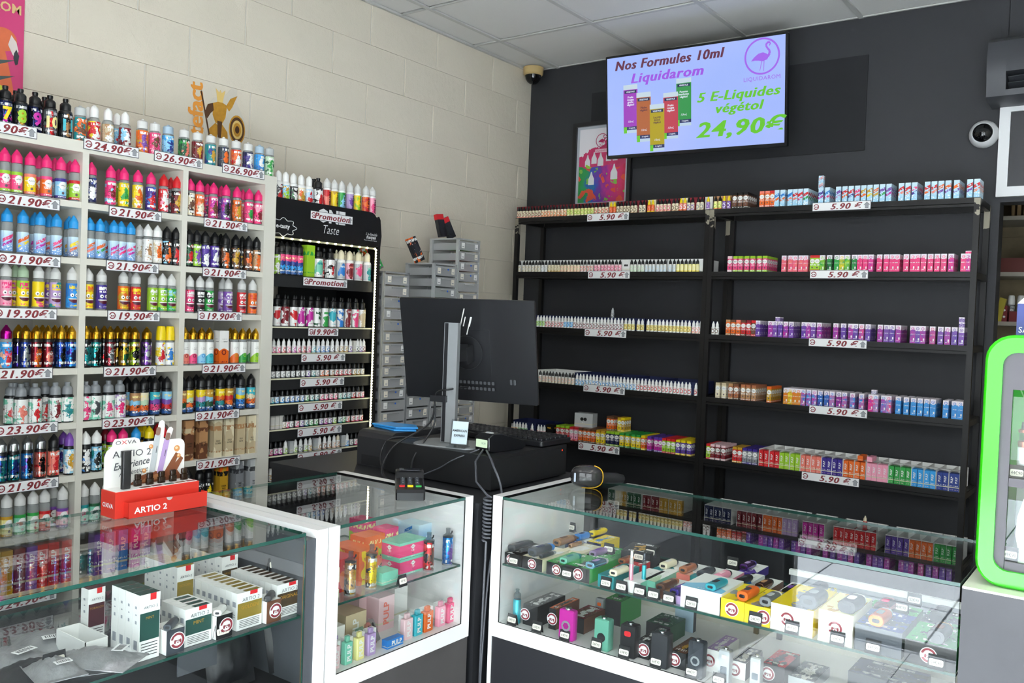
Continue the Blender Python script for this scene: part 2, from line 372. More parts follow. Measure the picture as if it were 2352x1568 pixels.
# ------------------------------------------------------------------ the shop emblem: a ring with a white dog's head in a cap
def _ell(cx, cz, a, b, n=14, a0=0, a1=360): return [(cx+a*math.cos(math.radians(a0+(a1-a0)*i/n)), cz+b*math.sin(math.radians(a0+(a1-a0)*i/n))) for i in range(n)]
def emblem_mesh(r=1., disc=True):
    k = ('emblem', r, disc)
    if k in _tm: return _tm[k]
    b = MB()
    if disc: b.prism(_ell(0, 0, r, r, 28), -.0004, 0, 0, axis=1)
    ring = []; n = 28
    o_ = _ell(0, 0, r*.9, r*.9, n); i_ = _ell(0, 0, r*.62, r*.62, n); e = -.0006
    vs = [(x, e, z) for x, z in o_+i_]; b._add(vs, [(k2, (k2+1) % n, n+(k2+1) % n, n+k2) for k2 in range(n) if not 12 < k2 < 16], 1)
    b.prism(_ell(0, -.02*r, r*.4, r*.42, 16), e-.0004, e, 2, axis=1); b.prism(_ell(0, -.28*r, r*.34, r*.2, 14), e-.0006, e-.0002, 0, axis=1)
    b.prism([(-.5*r, .1*r), (.5*r, .1*r), (.42*r, .5*r), (0, .64*r), (-.42*r, .5*r)], e-.0008, e-.0003, 0, axis=1)
    for sx in (-1, 1): b.prism(_ell(sx*.16*r, .0, .07*r, .06*r, 8), e-.0012, e-.0008, 1, axis=1); b.prism(_ell(sx*.36*r, -.1*r, .12*r, .26*r, 8), e-.001, e-.0006, 1, axis=1)
    b.prism(_ell(0, -.2*r, .12*r, .07*r, 8), e-.0016, e-.001, 1, axis=1)
    me = b.mesh('emblem', [paper, M('emblem_red', '8C2F3A', .5), M('emblem_grey', 'B9A4A4', .5)]); _tm[k] = me; return me
def arrow_mesh(h):
    k = ('arrow', h)
    if k in _tm: return _tm[k]
    b = MB(); P = lambda q: [(-.28*q, -.5*q), (.28*q, -.5*q), (.28*q, .02*q), (.52*q, .02*q), (0, .52*q), (-.52*q, .02*q), (-.28*q, .02*q)]
    b.prism(P(h), -.0002, 0, 0, axis=1); b.prism([(x*.86, z*.86) for x, z in P(h)], -.0005, -.0002, 1, axis=1)
    me = b.mesh('arrow', [M('arrow_outline', '5C5D60', .6), greyarrow]); _tm[k] = me; return me
def price_tag(txt, c, wide, tall, rz, label, group, tilt=0., long=False):
    """printed shelf-edge strip: plate, emblem, price and arrow"""
    key = ('plate', wide, tall)
    if key not in _tm:
        b = MB(); b.box((0, 0, 0), (wide, .0016, tall)); b.box((0, -.0009, 0), (wide-.004, .0006, tall-.004), 1); _tm[key] = b.mesh('price_tag', [M('tag_border', '4A4A50', .6), paper])
    t = O('price_tag', _tm[key], None, c, rz, 0, 0); t.rotation_euler = (0, tilt, rz); tag(t, label, 'price tag', group)
    sz = tall*(.96 if not long else .94)
    write(txt, t, ((.02 if long else .0), -.0018, 0), sz, ink, bold=sz*.008, shear=.25, sx=1.16 if not long else 1.22, spacing=1.12, fat=.036)
    O('emblem', emblem_mesh(tall*.36), t, (-wide/2+tall*.46, -.0014, 0)); O('arrow', arrow_mesh(tall*.68), t, (wide/2-tall*.45, -.0014, 0))
    return t
# ================================================================== the room
H = 3.04; XR = 5.2; YF = -4.73
wall_col = NT('painted_blockwork'); co = wall_col.node('ShaderNodeTexCoord').outputs['Object']
nz = wall_col.noise(co, 3., 2); wall_col.set(col=wall_col.mix(nz, hx('DDD5C4'), hx('E8DFCD')), rough=.62)
n1 = wall_col.noise(co, 160., 4); n2 = wall_col.noise(co, 34., 2); wall_col.bump(wall_col.math('ADD', wall_col.math('MULTIPLY', n1, .6), n2), .38, .006); wall_col = wall_col.m
b = MB(); b.box((-.06, (YF)/2, H/2), (.108, -YF+.5, H+.5)); wl = struct(b.build('wall_left', M('block_mortar', 'D9D5CA', .7, bump=.2, bscale=120)), 'cream painted concrete block wall')
# blocks laid in half bond, each one a piece of its own; vertical joints wide, bed joints almost closed
blk = {}
def block(y0, y1, z0, z1):
    L, h = round(y1-y0, 3), round(z1-z0, 3)
    if (L, h) not in blk:
        b = MB(); e = .0035; a, c_ = L/2, h/2
        vs = [(-.0065, -a, -c_), (-.0065, a, -c_), (-.0065, a, c_), (-.0065, -a, c_), (-.0006, -a+.001, -c_+.0002), (-.0006, a-.001, -c_+.0002), (-.0006, a-.001, c_-.0002), (-.0006, -a+.001, c_-.0002),
              (0, -a+e, -c_+.0007), (0, a-e, -c_+.0007), (0, a-e, c_-.0007), (0, -a+e, c_-.0007)]
        fs = [(0, 1, 5, 4), (1, 2, 6, 5), (2, 3, 7, 6), (3, 0, 4, 7), (4, 5, 9, 8), (5, 6, 10, 9), (6, 7, 11, 10), (7, 4, 8, 11), (8, 9, 10, 11)]
        b._add(vs, fs, 0); blk[(L, h)] = b.mesh('block', wall_col)
    O('block', blk[(L, h)], wl, (0, (y0+y1)/2, (z0+z1)/2))
for k in range(13):
    z1 = 3.036-.2*k; z0 = z1-.2
    off = (-.40, -.148, -.418, -.112, -.412)[k] if k < 5 else (-.14 if k % 2 else -.41)
    js = [0.0]; y = off
    while y > -4.6: js.append(y); y -= .5
    for a, c_ in zip(js[:-1], js[1:]): block(c_+.004, a-.004 if a else -.001, z0+.0003, z1-.0003)
# dark back wall with a doorway on the right
darkw = NT('charcoal_wall_paint'); co = darkw.node('ShaderNodeTexCoord').outputs['Object']; nz = darkw.noise(co, 2.5, 3); darkw.set(col=darkw.mix(nz, hx('2B2C30'), hx('333438')), rough=.6)
darkw.bump(darkw.noise(co, 260., 3), .22, .002); darkw = darkw.m
b = MB(); b.box((1.266, .06, H/2), (2.772, .12, H+.3)); b.box((3.1, .06, 2.1+(H-1.9)/2), (.9, .12, H-1.9)); b.box((4.375, .06, H/2), (1.65, .12, H+.3))
struct(b.build('wall_back', darkw), 'charcoal painted back wall')
b = MB(); b.box((1.25, -.004, 2.62), (1.59, .008, .47)); tag(b.build('dark_wall_rectangle', M('matt_black_rectangle', '1C1D21', .75, var=.05, bscale=6)), 'flat matt black rectangle on the charcoal wall behind the screen', 'board')  # thin dark rectangle added over the wall paint behind the screen
b = MB(); b.box((XR+.06, YF/2, H/2), (.12, -YF+.3, H+.4)); struct(b.build('wall_right', M('pale_plaster', 'D8D6CF', .7)), 'pale plaster wall')
b = MB(); b.box((.89, YF-.06, H/2), (1.78, .12, H)); b.box((XR-.15, YF-.06, H/2), (.3, .12, H)); b.box((XR/2, YF-.06, H-.12), (XR, .12, .64))
struct(b.build('wall_front', M('shopfront_grey', '6E7074', .5)), 'shopfront wall')
for i, x in enumerate((1.78, 3.34)):
    b = MB(); w_ = 1.56
    for xx in (x+.025, x+w_-.025): b.box((xx, YF-.06, 1.34), (.05, .06, 2.6))
    for z in (.015, 2.575): b.box((x+w_/2, YF-.06, z), (w_, .06, .03 if z < 1 else .05))
    wn = struct(b.build('window_%d' % (i+1), M('window_frame', '3A3B3D', .4, .3)), 'shopfront window frame')
    b = MB(); b.box((x+w_/2, YF-.06, 1.29), (w_-.1, .008, 2.52)); b.build('pane', glass, wn)
# floor of pale tiles
fl = NT('grey_floor_tiles'); co = fl.node('ShaderNodeTexCoord').outputs['Object']; fl.set(col=fl.mix(fl.noise(co, 4., 3), hx('A0A6B0'), hx('B0B4BC')), rough=.35); fl.bump(fl.noise(co, 60., 2), .05, .002)
b = MB(); b.box((XR/2, (YF)/2, -.0615), (XR, -YF, .1)); flo = struct(b.build('floor', M('floor_grout', '5E5E5E', .8)), 'tiled shop floor')
b = MB(); b.box((0, 0, -.005), (.596, .596, .01)); tile = b.mesh('tile', fl.m)
for i in range(9):
    for j in range(9):
        x = min(.3+.6*i, XR-.3); O('tile', tile, flo, (x, max(-.3-.6*j, YF+.3), 0.0005*((i+j) % 2)))
# suspended ceiling: 60 cm tiles dropped into painted rails
ct = NT('ceiling_tile_face'); co = ct.node('ShaderNodeTexCoord').outputs['Object']; ct.set(col=ct.mix(ct.noise(co, 300., 2), hx('D9D8D4'), hx('E4E3DF')), rough=.8); ct.bump(ct.noise(co, 240., 3), .15, .002)
b = MB(); b.box((XR/2, YF/2, H+.12), (XR+.2, -YF+.2, .1)); ceil = struct(b.build('ceiling', M('ceiling_slab', '8B8B88', .8)), 'suspended tile ceiling')
rail = M('ceiling_rail_paint', 'C4C4C0', .5)
for i in range(10):
    for j in range(11):
        x0 = .2+.6*(i-1); x1 = x0+.6; y1 = -.6*j; y0 = y1-.6
        x0, x1, y0 = max(x0, 0), min(x1, XR), max(y0, YF)
        if x1-x0 < .05 or y1-y0 < .05: continue
        b = MB(); b.box(((x0+x1)/2, (y0+y1)/2, H+.018), (x1-x0-.02, y1-y0-.02, .016)); 
        if (i, j) in ((3, 6), (6, 6), (8, 4), (5, 4)):
            p_ = tag(b.build('ceiling_light', M('light_tray', 'E8E8E6', .5)), '', 'light'); bb = MB(); bb.box(((x0+x1)/2, (y0+y1)/2, H+.008), (x1-x0-.05, y1-y0-.05, .006))
            p_['label'] = 'square light panel set in the ceiling, %s' % {(3, 6): 'over the left counter', (6, 6): 'in front of the right counter', (8, 4): 'right of the grey cabinet', (5, 4): 'over the right counter'}[(i, j)]
            lm = NT('lit_panel_%d_%d' % (i, j)); lm.set(col=(1, 1, 1), emit=(1, .93, .82), es=4.0); bb.build('diffuser', lm.m, p_)
        else: b.build('ceiling_tile', ct.m, ceil)
for i in range(10):
    x = .2+.6*i-.0
    if x < XR: b = MB(); b.box((x, YF/2, H+.004), (.024, -YF, .008)); b.build('rail', rail, ceil)
for j in range(0, 9):
    y = -.6*j-(.012 if j == 0 else 0); b = MB(); b.box((XR/2, y, H+.0035), (XR, .022 if j % 2 else .012, .006)); b.build('rail', rail, ceil)
b = MB(); b.box((.008, YF/2, H+.002), (.016, -YF, .012)); b.build('rail', rail, ceil)
# bright pavement outside
b = MB(); b.box((2.6, YF-4.2, -.12), (16, 8, .1)); pv = struct(b.build('pavement', M('pavement_joint', '55544F', .9)), 'sunlit pavement outside'); b = MB(); b.box((0, 0, 0), (.788, .788, .03)); ps = b.mesh('slab', M('pavement_concrete', 'B9C0CB', .8, var=.08, bscale=3))
for i in range(12):
    for j in range(6): O('slab', ps, pv, (-2.0+.8*i, YF-.55-.8*j, -.06))
# storeroom seen through the doorway
stone = NT('rough_store_blocks'); co = stone.node('ShaderNodeTexCoord').outputs['Object']; stone.set(col=stone.mix(stone.noise(co, 9., 4), hx('6B5F4A'), hx('A39475')), rough=.9); stone.bump(stone.noise(co, 30., 4), .6, .01)
b = MB(); b.box((3.1, 1.25, 1.3), (2.2, .1, 2.6)); b.box((2.05, .68, 1.3), (.1, 1.12, 2.6)); b.box((4.15, .68, 1.3), (.1, 1.12, 2.6)); b.box((3.1, .7, 2.65), (2.2, 1.2, .1)); b.box((3.1, .7, -.06), (2.2, 1.2, .1))
wb = struct(b.build('wall_storeroom', M('store_mortar', '8A7C62', .9)), 'bare storeroom behind the doorway')
b = MB(); b.box((0, 0, 0), (.485, .02, .188)); sb = b.mesh('block', stone.m)
for k in range(7):
    for i in range(5): O('block', sb, wb, (2.25+.5*i-(.25 if k % 2 else 0), 1.195, .95+.2*k))
# ================================================================== bottles: one mesh per kind of body, cap and sleeve; colours ride on each copy
def _lm(key, prof, mat_, n=16, uvh=None, **kw):
    if key not in _tm: _tm[key] = MB().lathe(prof, n, 0, uvh=uvh, **kw).mesh(key, mat_, True)
    return _tm[key]
KIND = {
 # body profile, label z0 z1, cap profile
 'slim': ([(0, 0), (.0172, 0), (.018, .002), (.018, .090), (.0165, .0965), (.011, .0995), (.010, .103)], (.006, .0875), [(.0158, .0985), (.0166, .0985), (.0166, .1205), (.0150, .1225), (.0096, .1320), (.0040, .1390), (.0034, .1420), (0, .1425)]),
 'slimlow': ([(0, 0), (.0172, 0), (.018, .002), (.018, .090), (.0165, .0965), (.011, .0995), (.010, .103)], (.006, .070), [(.0158, .0985), (.0166, .0985), (.0166, .1205), (.0150, .1225), (.0096, .1320), (.0040, .1390), (.0034, .1420), (0, .1425)]),
 'big': ([(0, 0), (.0215, 0), (.0225, .002), (.0225, .084), (.021, .090), (.015, .094), (.013, .098)], (.003, .083), [(.0165, .093), (.0175, .093), (.0175, .112), (.0135, .117), (.0085, .120), (.0080, .124), (.0092, .126), (.0088, .133), (0, .134)]),
 'dome': ([(0, 0), (.0192, 0), (.020, .002), (.020, .080), (.017, .088), (.0125, .091), (.012, .095)], (.005, .076), [(.0135, .091), (.0142, .091), (.0142, .116), (.0120, .124), (.0065, .130), (.004, .133), (0, .134)]),
 'tall': ([(0, 0), (.0200, 0), (.0207, .002), (.0207, .080), (.0195, .085), (.018, .087)], (.003, .080), [(.0182, .087), (.0186, .087), (.0180, .112), (.0140, .1155), (.0055, .117), (.005, .121), (0, .1215)]),
 'wide': ([(0, 0), (.0205, 0), (.0213, .002), (.0213, .086), (.0195, .092), (.014, .095), (.0125, .099)], (.004, .085), [(.0165, .0945), (.0175, .0945), (.0172, .114), (.0135, .120), (.0090, .123), (.0085, .127), (.0092, .129), (.0088, .135), (0, .136)]),
 'jacket': ([(0, 0), (.0165, 0), (.0172, .002), (.0172, .088), (.0155, .094), (.012, .098)], (.004, .086), [(.0165, .094), (.0180, .0945), (.0174, .120), (.0150, .142), (.0120, .1455), (0, .146)]),
 'one': ([(0, 0), (.0160, 0), (.0168, .002), (.0168, .086), (.0150, .093), (.011, .096), (.010, .1)], (.003, .084), [(.0128, .094), (.0135, .094), (.0135, .113), (.0105, .117), (.0050, .119), (.0046, .131), (.0018, .135), (0, .1355)]),
 'small': ([(0, 0), (.0094, 0), (.0100, .001), (.0100, .036), (.0085, .040), (.006, .042)], (.002, .0355), [(.0074, .0405), (.0080, .0405), (.0078, .053), (.0040, .060), (.0032, .066), (0, .0665)]),
 'mini': ([(0, 0), (.0090, 0), (.0096, .001), (.0096, .030), (.0080, .033), (.006, .035)], (.002, .0285), [(.0072, .0335), (.0079, .0335), (.0075, .047), (.0038, .054), (.0030, .060), (0, .0605)]),
}
def bottle(kind, loc, cap, c1, c2=None, c3=None, style='art', rz=0., capm='g', body='palegrey', bodym='clear', sc=1., name='liquid_bottle'):
    bp, (l0, l1), cp = KIND[kind]; n = 14 if kind not in ('small', 'mini') else 10
    bm = {'clear': T_clear, 'gloss': T_gloss}[bodym]
    o = O(name, _lm('bottle_%s_%s' % (kind, bodym), bp, bm, n), None, loc, rz, c1=cc(body), scale=(sc,)*3 if sc != 1. else None)
    cm = {'g': T_gloss, 'f': T_frost, 'm': T_metal, 't': T_matt}[capm]
    O('cap', _lm('cap_%s_%s' % (kind, capm), cp, cm, n, capb=True), o, c1=cc(cap))
    rad = max(p[0] for p in bp)+.00025
    O('label_sleeve', _lm('sleeve_%s_%s' % (kind, style), [(rad, l0), (rad, l1)], sty(style), n+2, uvh=(l0, l1-l0), capb=False, capt=False), o, c1=cc(c1), c2=cc(c2 or 'white'), c3=cc(c3 or c1))
    return o
def carton(loc, w_, d, h, c1, c2='white', c3=None, style='band', rz=0., name='flavour_box'):
    k = ('carton', w_, d, h, style)
    if k not in _tm: _tm[k] = MB().box((0, 0, h/2), (w_, d, h)).mesh(name, sty(style, True))
    return O(name, _tm[k], None, loc, rz, c1=cc(c1), c2=cc(c2), c3=cc(c3 or c1))
# ================================================================== white shelving unit against the left wall
UX = .34
Y1 = -2.228
DIV = [-2.6425, -3.0185, -3.3945, -3.77]
RZ_ = [2.028, 1.825, 1.637, 1.464, 1.267, 1.084, .905, .725, .543, .36, .18]
un = thing('shelving_unit', (.18, -3.0, 0), 0, 'tall white open shelving unit against the block wall, filled with liquid bottles', 'shelving')
def ub(name, x0, x1, y0, y1, z0, z1, mat_=white_paint):
    b = MB(); b.box(((x0+x1)/2-.18, (y0+y1)/2+3.0, (z0+z1)/2), (x1-x0, y1-y0, z1-z0)); b.build(name, mat_, un)
ub('side_panel', .012, UX, Y1-.056, Y1, 0, 1.99); ub('side_panel', .012, UX, -3.80, -3.765, 0, 1.99)
ub('top_board', .012, UX, -3.80, Y1, 1.99, 2.028); ub('back_panel', .012, .018, -3.765, Y1-.056, 0, 1.99, M('unit_back', 'BEBBB4', .6))
for y in DIV[:3]: ub('divider', .018, UX, y-.011, y+.011, 0, 1.99)
cells = [(DIV[0]+.011, Y1-.056), (DIV[1]+.011, DIV[0]-.011), (DIV[2]+.011, DIV[1]-.011), (-3.765, DIV[2]-.011)]
for z in RZ_[1:]:
    for a, c_ in cells: ub('shelf', .018, UX-.002, a, c_, z-.021, z)
for z in (1.063, .884):
    for a, c_ in cells:
        for yy, s in ((a, 1), (c_, -1)):
            b = MB(); b.prism([(0, 0), (s*.03, 0), (0, -.03)], -.003, .003, 0, (UX-.05-.18, yy+3.0, z), axis=0); b.build('corner_bracket', white_paint, un)
COLN = {1: 'left column', 2: 'middle column', 3: 'right column'}
ROWN = ['on top of the white unit', 'first shelf of white unit', 'second shelf of white unit', 'third shelf of white unit', 'fourth shelf of white unit', 'fifth shelf of white unit', 'sixth shelf of white unit', 'seventh shelf of white unit', 'eighth shelf of white unit']
def urow(row, col, items, S=3.6469, off=0.):
    """items: (u, kind, cap, c1, c2, c3, style, flags) placed on shelf `row` where pixel column u/S+off falls; flag b = second rank"""
    z = RZ_[row]; fr = sorted(items, key=lambda t: t[0]); n = 0
    for it in fr:
        u, kind, cap, c1, c2, c3, style = it[:7]; fl = it[7] if len(it) > 7 else ''
        rad = max(p[0] for p in KIND[kind][0]); dep = UX-.012-rad-(.045 if 'b' in fl else 0)-(.04 if 'B' in fl else 0)
        p = sol(u/S+off, (dep, 0, z+.05), (0, 1, 0)); a = PI/2+R_.uniform(-.12, .12)
        capm = 'm' if 'm' in fl else 'f' if 'f' in fl else 'g'
        o = bottle(kind, (dep, p.y, z), cap, c1, c2, c3, style, a, capm, body='black' if 'k' in fl else 'palegrey', bodym='gloss' if 'k' in fl else 'clear')
        where = (COLN[col]+', ' if col else '')+ROWN[row]; rank = 'rear ' if ('b' in fl or 'B' in fl) else ''
        lab = '%s%s-capped bottle, %s label, %s from left, %s' % (rank, wd(cap), wd(c1)+(' and '+wd(c2) if c2 != c1 and not rank else ''), nth(n), where)
        ws = lab.split()
        if len(ws) > 16: lab = '%s%s-capped bottle, %s label, %s from left, %s' % (rank, wd(cap), wd(c1), nth(n), where)
        if len(lab.split()) > 16: lab = lab.replace(' label,', ',')
        tag(o, lab, 'bottle', 'bottles '+where); n += 1
        if len(it) > 8:
            txt, tc, sz = it[8]; l0, l1 = KIND[kind][1]
            me = text_mesh(txt, sz, bold=sz*.04, mat_=M('print_'+tc, CN[tc], .4)); O('lettering', wrap_mesh(me, rad+.0006), o, (0, 0, l0+(l1-l0)*.52))
A = 'art'
urow(0, 0, [(-60, 'big', 'black', 'darkblue', 'red', 'black', 'foil', 'k'), (40, 'big', 'black', 'navy', 'magenta', 'blue', 'foil', 'k', ('7', 'yellow', .055)), (130, 'big', 'black', 'grey', 'navy', 'black', 'foil', 'kB'), (168, 'big', 'black', 'smoke', 'gold', 'black', 'foil', 'k', ('8', 'lime', .055)),
 (290, 'big', 'black', 'navy', 'indigo', 'black', 'foil', 'k', ('9', 'magenta', .055)), (370, 'big', 'black', 'grey', 'navy', 'black', 'foil', 'kB'), (415, 'big', 'black', 'grey', 'red', 'black', 'foil', 'k', ('10', 'paleyellow', .05)), (545, 'big', 'black', 'smoke', 'tan', 'black', 'foil', 'k', ('11', 'turquoise', .05)),
 (670, 'tall', 'frosted', 'teal', 'brown', 'orange', A, 'f'), (735, 'dome', 'white', 'offwhite', 'red', 'cream', A, 'b'), (787, 'dome', 'white', 'red', 'white', 'yellow', A), (902, 'dome', 'white', 'beige', 'white', 'tan', A), (976, 'dome', 'white', 'lightblue', 'red', 'white', A, 'b'), (1045, 'dome', 'white', 'darkred', 'white', 'lightblue', A),
 (1190, 'tall', 'white', 'orange', 'purple', 'gold', A, 'f'), (1293, 'tall', 'white', 'hotpink', 'brown', 'lightpink', A, 'f'), (1405, 'tall', 'paleblue', 'lightblue', 'darkblue', 'skyblue', A, 'f'), (1540, 'tall', 'white', 'darkgreen', 'salmon', 'green', A, 'f'), (1652, 'tall', 'white', 'darkred', 'gold', 'brown', A, 'f'), (1762, 'tall', 'white', 'teal', 'gold', 'darkblue', A, 'f'),
 (1870, 'tall', 'white', 'smoke', 'orange', 'navy', A, 'f'), (1975, 'tall', 'white', 'orange', 'white', 'red', A, 'f'), (2075, 'tall', 'white', 'navy', 'white', 'indigo', A, 'f'), (2170, 'tall', 'paleblue', 'skyblue', 'white', 'blue', A, 'f'), (2253, 'tall', 'palegrey', 'palegreen', 'green', 'darkgreen', A, 'f')])
P = 'pink'; SL = 'slimlow'
urow(1, 1, [(-70, SL, P, 'hotpink', 'lime', None, 'band'), (35, SL, P, 'hotpink', 'lime', None, 'band'), (137, SL, P, 'hotpink', 'lime', None, 'band'), (250, SL, P, 'yellow', 'salmon', None, 'band'), (325, SL, P, 'orange', 'pink', None, 'band', 'b'), (387, SL, P, 'orange', 'hotpink', None, 'band'), (455, SL, P, 'lightblue', 'violet', None, 'band', 'b'), (507, SL, P, 'lightblue', 'indigo', None, 'band'), (582, SL, P, 'lime', 'red', None, 'band', 'b'), (625, SL, P, 'lime', 'red', None, 'band')])
urow(1, 2, [(762, 'slim', P, 'navy', 'white', 'darkblue', A), (925, 'slim', P, 'pink', 'darkred', 'lightblue', A), (990, 'slim', P, 'lime', 'green', 'yellow', A, 'b'), (1035, 'slim', P, 'yellow', 'green', 'lime', A), (1152, 'slim', P, 'yellow', 'orange', 'cream', A), (1262, 'slim', P, 'indigo', 'red', 'blue', A), (1368, 'slim', 'red', 'red', 'white', 'lightpink', A), (1428, 'slim', 'red', 'darkgrey', 'red', 'white', A, 'b'), (1478, 'slim', 'red', 'darkred', 'gold', 'black', A)])
urow(1, 3, [(1590, 'slim', P, 'cream', 'brown', 'black', A), (1670, 'slim', P, 'orange', 'cream', 'salmon', A), (1735, 'slim', P, 'hotpink', 'black', 'purple', A, 'b'), (1785, 'slim', P, 'hotpink', 'brown', 'magenta', A), (1850, 'slim', P, 'purple', 'black', 'lilac', A, 'b'), (1890, 'slim', P, 'purple', 'black', 'magenta', A), (1982, 'slim', P, 'orange', 'gold', 'brown', A), (2030, 'slim', P, 'salmon', 'pink', 'orange', A, 'b'), (2083, 'slim', P, 'hotpink', 'green', 'pink', A), (2160, 'slim', P, 'pink', 'darkred', 'lightpink', A)])
I = 'ice'; K = 'skyblue'
urow(2, 1, [(-60, SL, K, 'blue', 'hotpink', 'magenta', I), (55, SL, K, 'blue', 'hotpink', 'magenta', I), (190, SL, K, 'blue', 'orange', 'yellow', I), (288, SL, K, 'darkblue', 'magenta', 'hotpink', I, 'b'), (332, SL, K, 'blue', 'hotpink', 'magenta', I), (412, SL, K, 'blue', 'orange', 'red', I, 'b'), (470, SL, K, 'blue', 'hotpink', 'red', I), (575, SL, K, 'blue', 'gold', 'yellow', I, 'b'), (612, SL, K, 'darkblue', 'yellow', 'orange', I)])
urow(2, 2, [(748, SL, K, 'blue', 'orange', 'salmon', I), (835, SL, K, 'blue', 'orange', 'green', I), (882, SL, K, 'blue', 'red', 'orange', I, 'b'), (950, SL, K, 'blue', 'magenta', 'hotpink', I), (1012, SL, K, 'blue', 'magenta', 'pink', I), (1090, SL, K, 'blue', 'pink', 'magenta', I), (1165, 'slim', 'white', 'white', 'beige', 'white', A, 'b'), (1235, 'slim', 'white', 'white', 'tan', 'offwhite', A), (1315, 'slim', 'white', 'offwhite', 'orange', 'beige', A), (1395, 'slim', 'black', 'black', 'orange', 'lightblue', A, 'k'), (1470, 'slim', 'black', 'black', 'red', 'smoke', A, 'k')])
urow(2, 3, [(1580, 'slim', 'black', 'darkgreen', 'red', 'black', A, 'k'), (1645, 'slim', 'black', 'lime', 'purple', 'black', A, 'k'), (1715, 'slim', 'black', 'indigo', 'white', 'violet', A, 'k'), (1795, 'slim', 'black', 'violet', 'white', 'indigo', A, 'k'), (1845, 'slim', 'black', 'black', 'brown', 'black', A, 'kb'), (1885, 'slim', 'black', 'black', 'orange', 'brown', A, 'k'), (1970, 'slim', 'black', 'brown', 'gold', 'black', A, 'k'), (2025, 'slim', 'black', 'black', 'gold', 'brown', A, 'kb'), (2078, 'slim', 'black', 'brown', 'orange', 'black', A, 'k'), (2145, 'slim', 'black', 'tan', 'orange', 'black', A, 'k')])
F = 'face'; W = 'white'
urow(3, 1, [(-65, 'slim', W, 'magenta', 'yellow', 'pink', F, 'f'), (47, 'slim', W, 'lightpink', 'pink', 'hotpink', F, 'f'), (122, 'slim', 'palegreen', 'yellow', 'magenta', 'gold', F, 'fb'), (190, 'slim', 'palegreen', 'yellow', 'pink', 'lime', F, 'f'), (320, 'slim', W, 'yellow', 'yellow', 'hotpink', F, 'f'), (405, 'slim', W, 'purple', 'yellow', 'violet', F, 'fb'), (460, 'slim', W, 'lilac', 'yellow', 'teal', F, 'f'), (600, 'slim', W, 'blue', 'yellow', 'skyblue', F, 'f')])
urow(3, 2, [(735, 'slim', W, 'yellow', 'orange', 'gold', F, 'f'), (848, 'slim', W, 'indigo', 'white', 'violet', F, 'f'), (1030, 'slim', W, 'orange', 'yellow', 'gold', F, 'f'), (1083, 'slim', W, 'red', 'yellow', 'orange', F, 'fb'), (1135, 'slim', W, 'red', 'yellow', 'orange', F, 'f'), (1275, 'slim', W, 'lime', 'white', 'lime', F, 'f'), (1357, 'slim', W, 'lime', 'white', 'green', F, 'f'), (1432, 'slim', W, 'green', 'lightblue', 'lime', F, 'f')])
urow(3, 3, [(1585, 'slim', W, 'hotpink', 'white', 'red', F, 'f'), (1672, 'slim', W, 'black', 'white', 'charcoal', F, 'f'), (1750, 'slim', W, 'green', 'white', 'black', F, 'f'), (1862, 'slim', W, 'lilac', 'white', 'purple', F, 'fb'), (1908, 'slim', W, 'purple', 'white', 'lilac', F, 'f'), (2022, 'slim', W, 'red', 'white', 'red', F, 'f'), (2112, 'slim', W, 'orange', 'red', 'salmon', F, 'f')])
G = 'gold'; D = 'foil'
urow(4, 1, [(48, 'slim', 'magenta', 'skyblue', 'red', 'peach', A, 'm', ('SIX', 'hotpink', .014)), (150, 'slim', G, 'indigo', 'smoke', 'black', D, 'mkb'), (210, 'slim', G, 'darkblue', 'grey', 'navy', D, 'mk'), (300, 'slim', G, 'darkred', 'orange', 'black', D, 'mk', ('VAP', 'palegrey', .01)), (352, 'slim', G, 'black', 'darkred', 'black', D, 'mkb'), (400, 'slim', G, 'darkred', 'salmon', 'charcoal', D, 'mk', ('VAP', 'palegrey', .01)), (458, 'slim', G, 'navy', 'purple', 'black', D, 'mkb'), (507, 'slim', G, 'darkblue', 'black', 'blue', D, 'mk'), (552, 'slim', G, 'indigo', 'grey', 'navy', D, 'mkb'), (595, 'slim', G, 'blue', 'navy', 'indigo', D, 'mk')])
urow(4, 2, [(718, 'slim', G, 'charcoal', 'teal', 'black', D, 'mk'), (750, 'slim', G, 'black', 'teal', 'smoke', D, 'mkb'), (800, 'slim', G, 'teal', 'black', 'darkgreen', D, 'mk'), (870, 'slim', G, 'smoke', 'red', 'black', D, 'mkb'), (920, 'slim', G, 'darkred', 'grey', 'black', D, 'mk', ('VAP', 'palegrey', .01)), (980, 'slim', G, 'black', 'gold', 'brown', D, 'mkb'), (1040, 'slim', G, 'gold', 'darkgreen', 'black', D, 'mk'), (1082, 'slim', G, 'black', 'gold', 'black', D, 'mkb'), (1125, 'slim', G, 'lime', 'black', 'gold', D, 'mk'), (1225, 'slim', G, 'purple', 'silver', 'smoke', D, 'mk'), (1345, 'jacket', 'yellow', 'white', 'red', 'yellow', A), (1417, 'jacket', 'yellow', 'white', 'blue', 'yellow', A)])
V = 'wave'
urow(4, 3, [(1545, 'slim', G, 'salmon', 'darkred', None, V, 'm'), (1612, 'slim', G, 'hotpink', 'darkred', None, V, 'm'), (1685, 'slim', G, 'lightblue', 'blue', None, V, 'm'), (1750, 'slim', G, 'turquoise', 'teal', None, V, 'm'), (1925, 'slim', G, 'white', 'gold', None, V, 'mb'), (1962, 'slim', G, 'orange', 'gold', None, V, 'm'), (2027, 'slim', G, 'green', 'lime', None, V, 'm'), (2085, 'slim', G, 'green', 'gold', None, V, 'mb'), (2135, 'slim', G, 'lime', 'green', None, V, 'm')])
